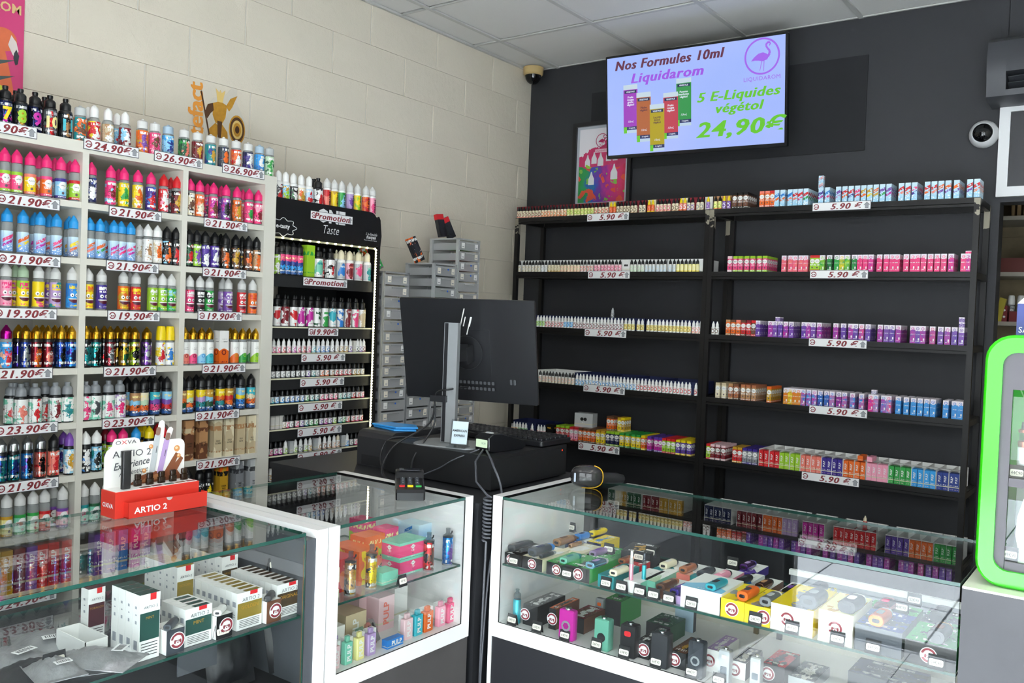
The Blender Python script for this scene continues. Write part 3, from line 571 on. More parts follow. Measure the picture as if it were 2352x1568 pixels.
urow(5, 1, [(90, 'wide', 'grey', 'white', 'red', 'mint', A, 'kb'), (120, 'wide', 'grey', 'white', 'salmon', 'mint', A, 'kB'), (172, 'wide', 'grey', 'white', 'salmon', 'mint', A, 'k'), (215, 'wide', 'grey', 'offwhite', 'grey', 'mint', A, 'kB'), (290, 'wide', 'grey', 'white', 'red', 'mint', A, 'k'), (372, 'wide', 'grey', 'offwhite', 'red', 'grey', A, 'kb'), (460, 'wide', 'grey', 'white', 'darkred', 'mint', A, 'k'), (560, 'wide', 'grey', 'white', 'teal', 'mint', A, 'k')])
urow(5, 2, [(712, 'wide', 'grey', 'white', 'hotpink', 'mint', A, 'k'), (795, 'wide', 'grey', 'white', 'darkgrey', 'mint', A, 'k'), (905, 'wide', 'grey', 'white', 'hotpink', 'mint', A, 'k'), (1000, 'wide', 'grey', 'white', 'pink', 'lilac', A, 'k')]
 + [(u, 'slim', 'black', c1, c2, c3, 'sunset', f) for u, c1, c2, c3, f in ((1062, 'lightblue', 'cream', 'orange', 'kb'), (1130, 'tan', 'lightblue', 'orange', 'k'), (1200, 'cream', 'palegreen', 'orange', 'k'), (1252, 'purple', 'magenta', 'red', 'kb'), (1295, 'turquoise', 'purple', 'hotpink', 'k'), (1345, 'lightblue', 'indigo', 'magenta', 'kb'), (1395, 'lightblue', 'purple', 'red', 'k'))])
urow(5, 3, [(u, 'slim', 'black', c1, c2, c3, 'sunset', f) for u, c1, c2, c3, f in ((1520, 'tan', 'orange', 'darkgreen', 'k'), (1580, 'yellow', 'palegreen', 'orange', 'k'), (1640, 'gold', 'orange', 'red', 'kb'), (1680, 'yellow', 'lilac', 'teal', 'k'), (1745, 'gold', 'lightblue', 'darkgreen', 'k'), (1800, 'brown', 'orange', 'red', 'kb'), (1842, 'yellow', 'orange', 'teal', 'k'), (1915, 'gold', 'red', 'orange', 'k'), (1965, 'tan', 'blue', 'black', 'kb'), (2012, 'lightblue', 'yellow', 'blue', 'k'), (2098, 'turquoise', 'cream', 'orange', 'k'))])
urow(6, 1, [(5, 'slim', 'silver', 'darkblue', 'teal', 'navy', D, 'mk'), (110, 'slim', 'silver', 'teal', 'darkblue', 'black', D, 'mk'), (225, 'slim', 'silver', 'blue', 'black', 'purple', D, 'mk'), (335, 'slim', 'silver', 'salmon', 'black', 'red', D, 'mk'), (447, 'slim', 'black', 'salmon', 'red', 'brown', A, 'k'), (530, 'slim', 'purple', 'lightblue', 'navy', 'indigo', A, 'kb'), (578, 'slim', 'purple', 'lightblue', 'gold', 'white', A, 'k')])
urow(6, 2, [(165, 'slim', W, 'black', 'white', 'blue', A, 'k'), (333, 'slim', W, 'lightblue', 'black', 'teal', A, 'k'), (465, 'slim', 'darkred', 'lime', 'purple', 'black', A, 'kb'), (560, 'slim', P, 'lime', 'black', 'gold', A, 'k'), (728, 'slim', P, 'lime', 'purple', 'black', A, 'k'), (923, 'slim', K, 'navy', 'black', 'blue', A, 'k'), (985, 'slim', 'yellow', 'gold', 'black', 'navy', A, 'kb'), (1052, 'slim', 'yellow', 'black', 'blue', 'navy', A, 'kB'), (1120, 'slim', 'yellow', 'skyblue', 'black', 'blue', A, 'k'), (1240, 'slim', 'red', 'darkred', 'black', 'red', A, 'kb'), (1325, 'slim', 'red', 'black', 'red', 'darkred', A, 'k')], 6.532, 170)
urow(7, 1, [(-80, SL, W, 'cream', 'gold', None, 'band', 'f'), (72, SL, W, 'paleyellow', 'gold', None, 'band', 'f'), (228, SL, W, 'mint', 'green', None, 'band', 'f'), (380, SL, W, 'palegreen', 'green', None, 'band', 'f'), (515, SL, W, 'salmon', 'red', None, 'band', 'f'), (612, SL, W, 'darkred', 'purple', None, 'band', 'fb'), (722, SL, W, 'lightpink', 'purple', None, 'band', 'f')], 5.057)
urow(7, 2, [(965, SL, W, 'mint', 'teal', None, 'band', 'f'), (1095, SL, W, 'mint', 'darkgreen', None, 'band', 'f'), (1240, SL, W, 'palegreen', 'teal', None, 'band', 'f'), (1400, SL, W, 'lightblue', 'blue', None, 'band', 'f'), (1560, SL, W, 'cream', 'tan', None, 'band', 'f')], 5.057)
urow(7, 3, [(200, 'slim', 'black', 'black', 'darkgrey', 'charcoal', A, 'k'), (375, 'slim', 'black', 'charcoal', 'black', 'smoke', A, 'k'), (512, 'slim', 'black', 'black', 'yellow', 'black', A, 'k')], 6.533, 400)
# cartons standing between the bottles
def ubox(px, row, w_, h, c1, c2, c3, style, text, where, name='flavour_box', x=None, tcol=inkblack, tv=False, tsz=.011, d=.04, dep=0.):
    p = sol(px, ((x or UX-.012-d/2)-dep, 0, RZ_[row]+.06), (0, 1, 0))
    o = carton((p.x, p.y, RZ_[row]), w_, d, h, c1, c2, c3, style, PI/2+R_.uniform(-.05, .05), name); tag(o, where, 'box', 'cartons in the white unit')
    for i, t_ in enumerate(text):
        if tv: write(t_, o, (0, -d/2-.0004, h*.66), tsz, tcol, ry=-PI/2, bold=tsz*.03)
        else: write(t_, o, (0, -d/2-.0004, h*.42-i*tsz*1.15), tsz, tcol, bold=tsz*.02, sx=.8)
    return o
ubox(507.3, 4, .042, .132, 'orange', 'darkred', 'cream', 'wave', [], 'cream and rust carton between gold-capped bottles, right column of white unit')
ubox(427.6, 6, .038, .152, 'tan', 'brown', 'beige', 'swirl', ['COOKIE', 'SONG'], 'brown carton reading COOKIE SONG, nearest the white divider', tsz=.0085)
ubox(459.7, 6, .038, .152, 'brown', 'tan', 'brown', 'swirl', ['COOKIE', 'SONG'], 'brown carton reading COOKIE SONG, beside the GOLD SUCKER cartons', tsz=.0085)
for px, t_, c_, l_ in ((493.4, ('GOLD', 'SUCKER'), 'cream', 'cream carton reading GOLD SUCKER beside the brown cartons'), (520.2, ('GOLD', 'SUCKER'), 'cream', 'cream carton reading GOLD SUCKER beside the OLD NUTS cartons'), (547, ('OLD', 'NUTS'), 'beige', 'beige carton reading OLD NUTS beside the GOLD SUCKER cartons'), (571.4, ('OLD', 'NUTS'), 'cream', 'beige carton reading OLD NUTS by the end panel of the white unit')):
    ubox(px, 6, .037, .152, c_, 'beige', 'tan', 'swirl', t_, l_, tsz=.0085)
ubox(507, 7, .037, .15, 'orange', 'gold', 'black', 'swirl', ('POKER', 'FACE'), 'orange carton reading POKER FACE, seventh shelf of the white unit', tsz=.0085)
ubox(543, 7, .037, .152, 'palegrey', 'grey', 'darkgrey', 'swirl', ('TIME', 'OFF'), 'grey carton reading TIME OFF beside the orange carton', tsz=.009); ubox(575, 7, .037, .155, 'palegrey', 'silver', 'darkgrey', 'swirl', ('TIME', 'OFF'), 'grey carton reading TIME OFF by the end panel', tsz=.009)
for i, (px, c_, co_) in enumerate(((-20, 'yellow', 1), (9, 'gold', 1), (37.6, 'darkred', 1), (66, 'purple', 1), (90, 'red', 1), (116.7, 'red', 1), (147.3, 'red', 1), (219.7, 'purple', 2), (247, 'lilac', 2), (276, 'blue', 2), (304, 'magenta', 2), (328, 'lilac', 2))):
    ubox(px, 8, .0345, .142, c_, c_, c_, 'pulp', ['PULP'], '%s carton lettered PULP, %s from the left, eighth shelf of the white unit' % (wd(c_), nth(i)), tcol=card_white, tv=True, tsz=.022)
# printed price strips on the shelf fronts
pts = [(10, 293, '21.90€', 'on the top board, cut off by the photo edge'), (257, 340.5, '24.90€', 'on the top board'), (411, 367, '26.90€', 'on the top board, left of two'), (560, 394, '26.90€', 'on the top board, right of two')]
for r, row in enumerate((((66, 463), (312, 491.5), (519.5, 516)), ((68, 597), (305.5, 613), (516.5, 627)), ((59, 720), (308.6, 725.6), (506, 726)), ((49, 858), (299.5, 852), (515, 845.5)), ((62, 985), (296, 969), (500, 952.5)), ((64, 1115), None, (502, 1063)))):
    for c_, q in enumerate(row):
        if q: pts.append((q[0], q[1], ('21.90€', '21.90€', '19.90€', '21.90€', '23.90€', '21.90€')[r] if (r, c_) != (4, 2) else '21.90€', '%s, %s' % (COLN[c_+1], ROWN[r+1])))
pts.append((60, 1378, '24.90€', 'left column, eighth shelf of white unit'))
for px, py, t_, where in pts:
    q = hit(px, py, 0, UX+.0015); price_tag(t_, q, .198, .037, PI/2, 'printed %s price strip, %s' % (t_, where), 'price strips on the white unit')
# ================================================================== black promotion display beside the white unit
DX = .30
dpl = thing('promotion_display', (.17, -2.0, 0), 0, 'tall black lit display stand reading Taste, between white unit and clear drawers', 'display')
def db(name, x0, x1, y0, y1, z0, z1, mat_=black_matt, **k):
    b = MB(); b.box(((x0+x1)/2-.17, (y0+y1)/2+2.0, (z0+z1)/2), (x1-x0, y1-y0, z1-z0)); return b.build(name, mat_, dpl, **k)
DZ = [1.635, 1.418, 1.306, 1.200, 1.093, .984, .874, .767, .655]
b = MB(); R0 = 1.955; P_ = [(-2.224, 1.80), (-1.586, 1.80), (-1.580, 1.85), (-1.590, 1.925), (-1.600, 1.94)] + [(-1.655+.045*math.cos(a), R0-.045+.045*math.sin(a)+.0) for a in (0.35, .8, 1.2, PI/2)] + [(-2.224, R0)]
b.prism([(y+2.0, z) for y, z in P_], .122, .130, 0, axis=0); hd = b.build('header_panel', M('display_black', '141416', .35), dpl)
db('side_panel', .02, DX, -1.598, -1.586, .02, 1.80, M('display_black', '141416', .35)); db('side_panel', .02, DX, -2.224, -2.212, .02, 1.80); db('base', .02, DX, -2.212, -1.598, .0, .06)
db('top_board', .02, .29, -2.212, -1.598, 1.925, 1.937); db('back_panel', .016, .022, -1.945, -1.598, 1.40, 1.93); db('back_panel', .016, .022, -2.212, -1.598, .06, 1.40); db('underside', .02, .29, -2.212, -1.598, 1.795, 1.801)
edge_w = M('cream_shelf_edge', 'E8E6C8', .3)  # plain cream colour for the shelf edges
for i, z in enumerate(DZ):
    s_ = db('shelf', .022, DX-.006, -2.212, -1.602, z-.006, z, black_matt)
    if i: db('shelf_edge', DX-.006, DX-.003, -2.212, -1.602, z-.006, z, edge_w); db('shelf_front', DX-.010, DX-.006, -2.212, -1.602, z-.05, z-.006)
    else: db('shelf_front', DX-.008, DX-.003, -2.212, -1.602, z-.05, z)
# a strip of tiny warm lamps along the header and down the side
led = NT('lamp_strip_glow'); led.set(col=(1, 1, 1), emit=(1, .9, .55), es=26.0); led = led.m
ls = thing('lamp_strip', (.304, -1.62, 1.7), 0, 'strip of tiny warm white lamps edging the black display', 'light')
b = MB(); b.box((0, -.295, .088), (.003, .59, .008)); b.box((0, .0, -.33), (.003, .008, .836)); b.build('strip_backing', M('strip_clear', 'B9B79A', .3), ls)
b = MB(); b.rbox((0, 0, 0), (.004, .007, .007), .003, 0, axis=0, n=2); lamp = b.mesh('lamp', led)
for i in range(13): O('lamp', lamp, ls, (.003, -.008-.0485*i, .088+.0))
for i in range(64): O('lamp', lamp, ls, (.003, 0, .082-.013*i))
wtxt = M('white_print', 'E6E6E6', .4)
hq = lambda px, py: hit(px, py, 0, DX+.0012)-Vector((.17, -2.0, 0))
write('ONE', dpl, hq(762, 498), .075, wtxt, PI/2, bold=.004); write('Taste', dpl, hq(759, 528), .055, wtxt, PI/2, shear=.3, sx=.8, bold=-.0005); write('e-tasty', dpl, hq(650, 521), .026, wtxt, PI/2, bold=.0006)
write("L'e-liquide", dpl, hq(853, 539), .018, wtxt, PI/2, shear=.4); write('français', dpl, hq(852, 546), .02, wtxt, PI/2, shear=.4, bold=.0006); write('Pensé & fabriqué à Nantes', dpl, hq(851, 552.5), .0075, wtxt, PI/2)
b = MB(); pts = [( .062*(1+.14*math.cos(8*a))*math.cos(a), .034*(1+.14*math.cos(8*a))*math.sin(a)) for a in [2*PI*k/64 for k in range(64)]]; q = hq(651, 521); b.tube([(q.x, q.y+p[0], q.z+p[1]) for p in pts], .0014, 5, close=True); b.build('cloud_outline', wtxt, dpl)
DROW = ['on top of the black display', 'first shelf of black display', 'second shelf of black display', 'third shelf of black display', 'fourth shelf of black display', 'fifth shelf of black display', 'sixth shelf of black display', 'seventh shelf of black display', 'eighth shelf of black display']
def drow(row, z, items, y0=740, second=False, name='small_bottle', fx=None, sc=1.):  # the small ones are ordinary liquid bottles, like those on the racks
    n = 0
    for it in sorted(items, key=lambda t: t[0]):
        u, kind, cap, c1, c2, c3, style = it[:7]; fl = it[7] if len(it) > 7 else ''
        if kind == 'card':
            x = DX-.03; p = sol(600+u/3.92, (x, 0, z+.03), (0, 1, 0)); h = .052 if row != 6 else .062
            o = carton((x, p.y, z), .0195, .02, h, c1, 'offwhite', c1, 'pulp', PI/2, 'plain_box'); tag(o, 'plain %s box, %s from left, %s' % (wd(c1), nth(n), DROW[row]), 'box', 'plain boxes on the black display'); n += 1; continue
        rad = max(p[0] for p in KIND[kind][0]); x = (fx or DX-.012-rad)-(.036 if 'b' in fl else 0); p = sol(600+u/3.92, (x, 0, z+.04), (0, 1, 0))
        o = bottle(kind, (x, p.y, z), cap, c1, c2, c3, style, PI/2+R_.uniform(-.1, .1), 'f' if 'f' in fl else 'g', body='black' if 'k' in fl else 'white', bodym='gloss', name=name if kind in ('mini', 'small') else 'liquid_bottle', sc=sc)
        lab = '%s-capped %s, %s label, %s from left, %s' % (wd(cap), 'small bottle' if kind in ('mini', 'small') else 'bottle', wd(c1)+' and '+wd(c2), nth(n), DROW[row])
        if len(lab.split()) > 16: lab = lab.replace(' and '+wd(c2), '')
        tag(o, lab, 'bottle', 'bottles '+DROW[row]); n += 1
        if second and 'b' not in fl:
            r_ = bottle(kind, (x-.038, p.y+R_.uniform(-.004, .004), z), cap, c1, c2, c3, style, PI/2, 'g', body='black' if 'k' in fl else 'white', bodym='gloss', name=name if kind in ('mini', 'small') else 'liquid_bottle')
            tag(r_, 'rear '+lab if len(lab.split()) < 16 else ('rear '+lab).replace(' label', ''), 'bottle', 'rear bottles '+DROW[row])
        if 'C' in fl:
            l0, l1 = KIND[kind][1]; O('lettering', wrap_mesh(text_mesh('CRUSH', .02, bold=.0006, shear=.15, mat_=inkblack), rad+.0006, True), o, (0, 0, l0+(l1-l0)*.5), rz=.35)
        if 'O' in fl:
            O('lettering', wrap_mesh(text_mesh('ONE', .012, bold=.0004, mat_=wtxt), rad+.0006), o, (0, 0, .072), rz=.1)
drow(0, 1.937, [(150, 'dome', 'white', 'darkgrey', 'red', 'white', A), (215, 'dome', 'white', 'lightblue', 'lime', 'gold', A), (285, 'dome', 'white', 'black', 'white', 'green', A), (355, 'dome', 'white', 'cream', 'gold', 'orange', A), (425, 'dome', 'white', 'paleblue', 'red', 'offwhite', A), (470, 'big', 'black', 'white', 'black', 'grey', A, 'kb'), (508, 'big', 'black', 'white', 'red', 'black', A, 'k')]
 + [(u, 'slim', 'white', c1, c2, c1, 'swirl', 'fC') for u, c1, c2 in ((587, 'red', 'salmon'), (655, 'yellow', 'gold'), (720, 'green', 'lightblue'), (795, 'lilac', 'purple'), (862, 'yellow', 'lime'), (938, 'orange', 'red'), (995, 'lightpink', 'hotpink'))], fx=.265)
drow(1, DZ[0], [(135, 'one', 'black', 'lime', 'white', 'black', A, 'k')] + [(u, 'slim', 'black', 'hotpink', 'darkblue', 'skyblue', 'sunset', 'k'+f) for u, f in ((178, ''), (228, ''), (285, ''), (338, ''))] + [(508, 'big', 'black', 'white', 'mint', 'teal', 'swirl', 'k'), (560, 'big', 'black', 'red', 'white', 'black', A, 'kb'), (615, 'big', 'black', 'white', 'red', 'black', A, 'k'), (672, 'one', 'cream', 'palegrey', 'blue', 'silver', A, 'b'), (715, 'dome', 'cream', 'silver', 'blue', 'paleblue', 'swirl'), (752, 'one', 'cream', 'palegrey', 'lilac', 'silver', A, 'b'), (790, 'dome', 'cream', 'lightpink', 'darkred', 'salmon', 'swirl'), (830, 'one', 'cream', 'palegrey', 'hotpink', 'silver', A, 'b'), (870, 'dome', 'cream', 'silver', 'hotpink', 'lightpink', 'swirl'), (905, 'one', 'cream', 'palegrey', 'teal', 'silver', A, 'b'), (950, 'dome', 'cream', 'silver', 'teal', 'mint', 'swirl')])
p = sol(600+415/3.92, (DX-.04, 0, DZ[0]+.06), (0, 1, 0)); o = carton((DX-.04, p.y, DZ[0]), .044, .044, .138, 'lime', 'lime', 'green', 'swirl', PI/2); tag(o, 'tall lime green carton on first shelf of the black display', 'box')
drow(2, DZ[1], [(u, 'one', 'black', 'white', c, c, 'swirl', 'kO') for u, c in ((137, 'red'), (210, 'darkred'), (290, 'red'), (358, 'magenta'), (435, 'magenta'), (500, 'darkgreen'), (570, 'green'), (640, 'turquoise'), (708, 'blue'), (778, 'darkred'), (843, 'hotpink'), (905, 'beige'))], second=True)
SM = 'small'
drow(3, DZ[2], [(u, 'mini', 'white', 'white', c, c, SM) for u, c in zip((112, 155, 202, 248, 295, 338, 382, 428, 472, 514, 556, 597, 640, 683, 725, 765, 803, 868, 893, 922), 'hotpink hotpink red hotpink magenta hotpink red hotpink turquoise skyblue blue blue grey beige gold gold purple darkgrey purple darkred'.split())] + [(835, 'card', 0, 'offwhite', 0, 0, 0)])
drow(4, DZ[3], [(u, 'mini', 'black', 'white', c, c, SM, 'k') for u, c in zip((105, 150, 195, 240, 287, 333, 378, 425, 470, 507, 548, 592, 637, 678, 718, 757, 795, 838, 875, 912), 'grey grey grey grey grey darkgrey grey purple teal grey orange orange tan red red red red gold gold beige'.split())], second=True)
drow(5, DZ[4], [(u, 'mini', 'black', 'white', c, c, SM, 'k') for u, c in zip((98, 140, 190, 235, 280, 325, 370, 412, 458, 500, 545, 585, 628, 668, 712, 750, 790, 830, 872, 910), 'turquoise skyblue skyblue blue blue blue blue green teal teal hotpink hotpink pink pink mint teal teal red red hotpink'.split())], second=True)
drow(6, DZ[5], [(u, 'card', 0, 'offwhite', 0, 0, 0) for u in (92, 130, 172)] + [(u, 'mini', 'black', 'white', c, c, SM, 'k') for u, c in zip((205, 235, 272, 322, 365, 408, 450, 495, 540, 580, 620, 660, 710, 743, 780, 825, 862, 900), 'beige hotpink grey hotpink purple teal green green purple magenta purple lime teal green red red hotpink red'.split())])
drow(7, DZ[6], [(u, 'mini', cp, 'white', c, c, SM, f) for u, cp, c, f in ((85, 'black', 'hotpink', 'k'), (130, 'black', 'magenta', 'k'), (172, 'black', 'magenta', 'k'), (218, 'white', 'lime', ''), (308, 'white', 'lime', ''), (355, 'white', 'grey', ''), (400, 'white', 'lime', ''), (440, 'white', 'gold', ''), (525, 'white', 'tan', ''), (570, 'white', 'copper', ''), (613, 'white', 'tan', ''), (655, 'white', 'peach', ''), (690, 'cream', 'tan', ''), (772, 'white', 'skyblue', ''), (812, 'black', 'grey', 'k'), (852, 'black', 'hotpink', 'k'), (888, 'black', 'hotpink', 'k'))] + [(u, 'card', 0, 'palegrey', 0, 0, 0) for u in (262, 485, 730)])
drow(8, DZ[7], [(82, 'mini', 'white', 'white', 'gold', 'white', SM)] + [(u, 'mini', 'white', 'white', 'darkblue', 'white', SM) for u in (175, 222, 265)] + [(u, 'mini', 'red', 'darkgrey', c, 'black', SM, 'k') for u, c in ((315, 'silver'), (362, 'lightpink'), (405, 'red'), (447, 'darkred'), (490, 'white'), (527, 'red'))] + [(u, 'mini', 'cream', c, 'white', c, SM) for u, c in ((572, 'darkred'), (613, 'yellow'), (655, 'lightpink'), (693, 'salmon'), (735, 'red'), (775, 'purple'), (815, 'hotpink'), (857, 'lilac'), (890, 'violet'))] + [(122, 'card', 0, 'palegrey', 0, 0, 0)])
for px, py, t_, w_, wh in ((762.5, 500, 'Promotion', .246, 'on the header of the black display'), (748, 649, 'Promotion', .255, 'under the first shelf of the black display'), (743, 762, '19.90€', .175, 'under the second shelf of the black display')):
    price_tag(t_, hit(px, py, 0, DX+.004), w_, .0375, PI/2, 'printed %s strip %s' % (t_, wh), 'strips on the black display')
for i, (px, py) in enumerate(((743.5, 821), (741, 877), (736.5, 933.5), (735, 989), (735, 1044), (733, 1098))):
    price_tag('5.90 €', hit(px, py, 0, DX+.004), .255, .0375, PI/2, 'printed 5.90 € strip on the %s shelf of the black display' % nth(i+2), 'strips on the black display', long=True)
# ================================================================== black steel racks along the dark wall
RY = -.312; RXS = (.141, 1.378, 2.6186); RZR = [2.0847, 1.7651, 1.4445, 1.1222, .8049, .485, .165]
steel = NT('worn_black_steel'); co = steel.node('ShaderNodeTexCoord').outputs['Object']; s_ = steel.node('ShaderNodeSeparateXYZ'); steel.l.new(co, s_.inputs[0])
nn = steel.noise(co, 14., 4); worn = steel.math('GREATER_THAN', steel.math('ADD', nn, steel.math('MULTIPLY', steel.math('SUBTRACT', s_.outputs[2], 2.0), 1.6)), .56)
steel.set(col=steel.mix(worn, hx('1D1C1C'), hx('9A9484')), rough=.42, metal=.35); steel_worn = steel.m; steel = M('black_steel_rail', '1D1C1C', .42, .35, var=.2, bscale=20)
RACKN = ('left', 'right')
for r in (0, 1):
    x0, x1 = RXS[r]+(.001 if r else 0), RXS[r+1]
    t = thing('steel_rack', ((x0+x1)/2, -.17, 0), 0, '%s black steel rack against the charcoal wall, %s' % (RACKN[r], 'nearest the block wall' if r == 0 else 'beside the doorway'), 'rack', 'black steel racks')
    def rb(name, a0, a1, b0, b1, c0, c1_, m_=steel):
        b = MB(); b.box(((a0+a1)/2-(x0+x1)/2, (b0+b1)/2+.17, (c0+c1_)/2), (a1-a0, b1-b0, c1_-c0)); b.build(name, m_, t)
    for xa in (x0, x1-.024):
        for ya in (RY, -.04): rb('post', xa, xa+.024, ya, ya+.024, 0, RZR[0]-.003, steel_worn)
    for z in RZR:
        top = z == RZR[0]
        rb('shelf_rail', x0+.024, x1-.024, RY, RY+.018, z-.024, z-.004); rb('shelf_rail', x0+.024, x1-.024, -.034, -.018, z-.03, z-.004)
        if r == 0 or True: rb('shelf_rail', x0+.024, x1-.024, RY+.004, RY+.012, z-.038, z-.027)
        for xa in (x0, x1-.02): rb('side_rail', xa+.001, xa+.02, RY+.024, -.04, z-.03, z-.004)
        rb('shelf', x0+.002, x1-.002, RY+.001, -.016, z-.004, z, M('rack_shelf_sheet', '2B2A29', .5, .3, var=.1, bscale=8))
SHN = ('top shelf', 'second shelf', 'third shelf', 'fourth shelf', 'fifth shelf', 'sixth shelf')
def rbottles(rack, sh, items, X0, S, fx=-.0135, label=True):
    """items: (u, cap, c1, c2, c3)"""
    z = RZR[sh]; n = 0
    for u, cap, c1, c2, c3 in items:
        p = sol(X0+u/S, (0, RY-fx-.0, z+.03), (1, 0, 0))
        o = bottle('small', (p.x, RY-fx, z), cap, c1, c2, c3, 'small', R_.uniform(-.2, .2), 'g', body=c1 if cap != 'white' else 'white', bodym='gloss', name='dropper_bottle')
        tag(o, '%s-capped %s dropper bottle, %s from left, %s of the %s black rack' % (wd(cap), wd(c2), nth(n), SHN[sh], RACKN[rack]), 'bottle', 'dropper bottles, %s, %s rack' % (SHN[sh], RACKN[rack])); n += 1
def tray(x0, x1, z, c, name, label, y0=RY+.026, dep=.19, h=.05, hb=.069):
    h = .0685
    """open cardboard tray standing behind a front row"""
    b = MB(); w_ = x1-x0; b.box((0, dep/2, .0015), (w_, dep, .003)); b.box((0, dep-.001, hb/2), (w_, .002, hb)); 
    for s in (-1, 1): b.box((s*(w_/2-.001), dep/2, hb/2), (.002, dep, hb))
    b.box((0, .001, h/2), (w_, .002, h)); o = b.build(name, M('card_'+c, CN[c], .6), None, loc=((x0+x1)/2, y0, z)); tag(o, label, 'tray', 'cardboard trays on the racks'); return o
def run(us, cap, c1, c2, c3): return [(u, cap, c1, c2, c3) for u in us]
B_ = 'black'
top = run((147, 173, 206, 239, 274, 309, 343, 377), B_, 'cream', 'darkred', 'salmon') + run((412, 442, 477, 511, 545, 580, 617, 651), B_, 'cream', 'orange', 'orange') + run((687, 724, 764, 799, 838, 874, 909, 945), B_, 'paleyellow', 'lime', 'cream') + run((984, 1026, 1062, 1100), B_, 'cream', 'red', 'salmon') \
 + run((1145, 1184), 'yellow', 'orange', 'salmon', 'yellow') + run((1222, 1258, 1298, 1333, 1375, 1412), B_, 'cream', 'brown', 'tan') + run((1465, 1502), B_, 'cream', 'black', 'beige') + run((1557, 1597), 'yellow', 'orange', 'salmon', 'yellow') + run((1653, 1690, 1730, 1772), B_, 'cream', 'hotpink', 'salmon') + run((1822, 1860), B_, 'cream', 'brown', 'tan') + run((1902, 1943), 'yellow', 'salmon', 'white', 'orange') + run((1985, 2027), B_, 'cream', 'purple', 'lilac') + run((2088, 2127), B_, 'cream', 'grey', 'beige') + run((2195,), 'yellow', 'lilac', 'purple', 'white')
rbottles(0, 0, top, 1160, 4.704)
rbottles(1, 0, run((80, 113), B_, 'paleyellow', 'lime', 'orange') + run((146, 182), 'yellow', 'purple', 'white', 'lilac'), 1620, 3.36)
ly = lambda u, z, X0=1160, S=4.704: sol(X0+u/S, (0, RY+.03, z+.03), (1, 0, 0)).x
for q_, (a, c_, col_) in enumerate(((133, 700, 'darkred'), (700, 1118, 'darkred'), (1122, 1210, 'cream'), (1212, 1535, 'darkred'), (1540, 1640, 'cream'), (1642, 1890, 'darkred'), (1892, 1985, 'cream'), (1987, 2155, 'darkred'), (2160, 2255, 'offwhite'))):
    tray(ly(a, RZR[0]), ly(c_, RZR[0])-.002, RZR[0], col_, 'bottle_tray', '%s cardboard tray on the top shelf of the left rack, %s from the left' % (wd(col_), nth(q_)), h=.04)
tray(ly(66, RZR[0], 1620, 3.36), ly(205, RZR[0], 1620, 3.36), RZR[0], 'tan', 'bottle_tray', 'tan cardboard tray behind yellow-capped bottles, top shelf of the right rack', h=.04)
s2 = run((125, 160, 205, 237, 270, 303, 337, 370), B_, 'offwhite', 'beige', 'cream') + run((407, 443), B_, 'white', 'palegrey', 'white') + run((480, 515, 548, 580), B_, 'cream', 'beige', 'gold') + run((617, 652, 688, 722, 760, 795), B_, 'cream', 'peach', 'peach') + run((830, 865, 903, 940), B_, 'offwhite', 'salmon', 'palepink') + run((980, 1015, 1055, 1090, 1127, 1162, 1203, 1242), B_, 'palepink', 'hotpink', 'lightpink') + run((1368, 1407, 1450, 1488), B_, 'offwhite', 'palegreen', 'palegreen') + run((1530, 1568, 1607, 1652, 1690, 1728, 1785, 1828), B_, 'offwhite', 'paleblue', 'paleblue') + run((1870, 1912, 1955, 1998, 2040, 2080), B_, 'paleyellow', 'cream', 'yellow')
rbottles(0, 1, s2, 1160, 4.704)
for k, (a, c_) in enumerate(((112, 390), (394, 840), (844, 1275), (1355, 1750), (1755, 2150))): tray(ly(a, RZR[1]), ly(c_, RZR[1]), RZR[1], 'white', 'bottle_tray', 'white cardboard tray behind black-capped bottles, second shelf of left rack, %s from the left' % nth(k), h=.046)
p = ly(1317, RZR[1]); o = carton((p, RY+.045, RZR[1]), .047, .05, .068, 'white', 'white', 'white', 'pulp'); tag(o, 'white box with a small black emblem among bottles, second shelf of the left rack', 'box')
b = MB(); b.prism(_ell(-.006, 0, .006, .006, 12), -.0006, 0, axis=1); b.prism(_ell(.006, 0, .006, .006, 12), -.0006, 0, axis=1); em8 = b.mesh('printed_mark', inkblack); O('printed_mark', em8, o, (0, -.0255, .036))
wc = lambda us, c1, c2, c3='white': run(us, 'white', c1, c2, c3)
s3 = wc((282, 308, 333), 'palegreen', 'lime') + wc((358, 385, 412, 440, 466, 492), 'white', 'red', 'palepink') + wc((518, 545, 571), 'paleblue', 'skyblue') + wc((600, 627, 653, 683, 712, 741, 770, 799, 828, 856, 885, 914, 943, 972, 1003), 'white', 'darkred', 'palepink') + wc((1036, 1068, 1099, 1145, 1178, 1228, 1260, 1291, 1325, 1356, 1388, 1420, 1452, 1484, 1517, 1548, 1580), 'paleyellow', 'gold', 'white') + wc((1617, 1648, 1678), 'white', 'salmon', 'peach')
rbottles(0, 2, s3, 1160, 3.734)
for k, (a, c_) in enumerate(((262, 590), (592, 800), (802, 1020), (1022, 1205), (1208, 1500), (1503, 1690))): tray(ly(a, RZR[2], 1160, 3.734), ly(c_, RZR[2], 1160, 3.734), RZR[2], 'navy', 'bottle_tray', 'navy cardboard tray behind white-capped bottles, third shelf of left rack, %s from the left' % nth(k), h=.055, hb=.068)
rbottles(1, 2, run((1787-1600+.0, 1820-1600), 'white', 'white', 'brown', 'offwhite'), 1588.3, 3.734)
p = sol(1160+923/3.734, (0, RY+.09, RZR[2]+.09), (1, 0, 0)); o = bottle('small', (p.x, RY+.09, RZR[2]+.057), 'silver', 'grey', 'white', 'silver', 'small', 0, body='silver', bodym='gloss', name='dropper_bottle'); tag(o, 'single grey dropper bottle standing above the others, third shelf of left rack', 'bottle')
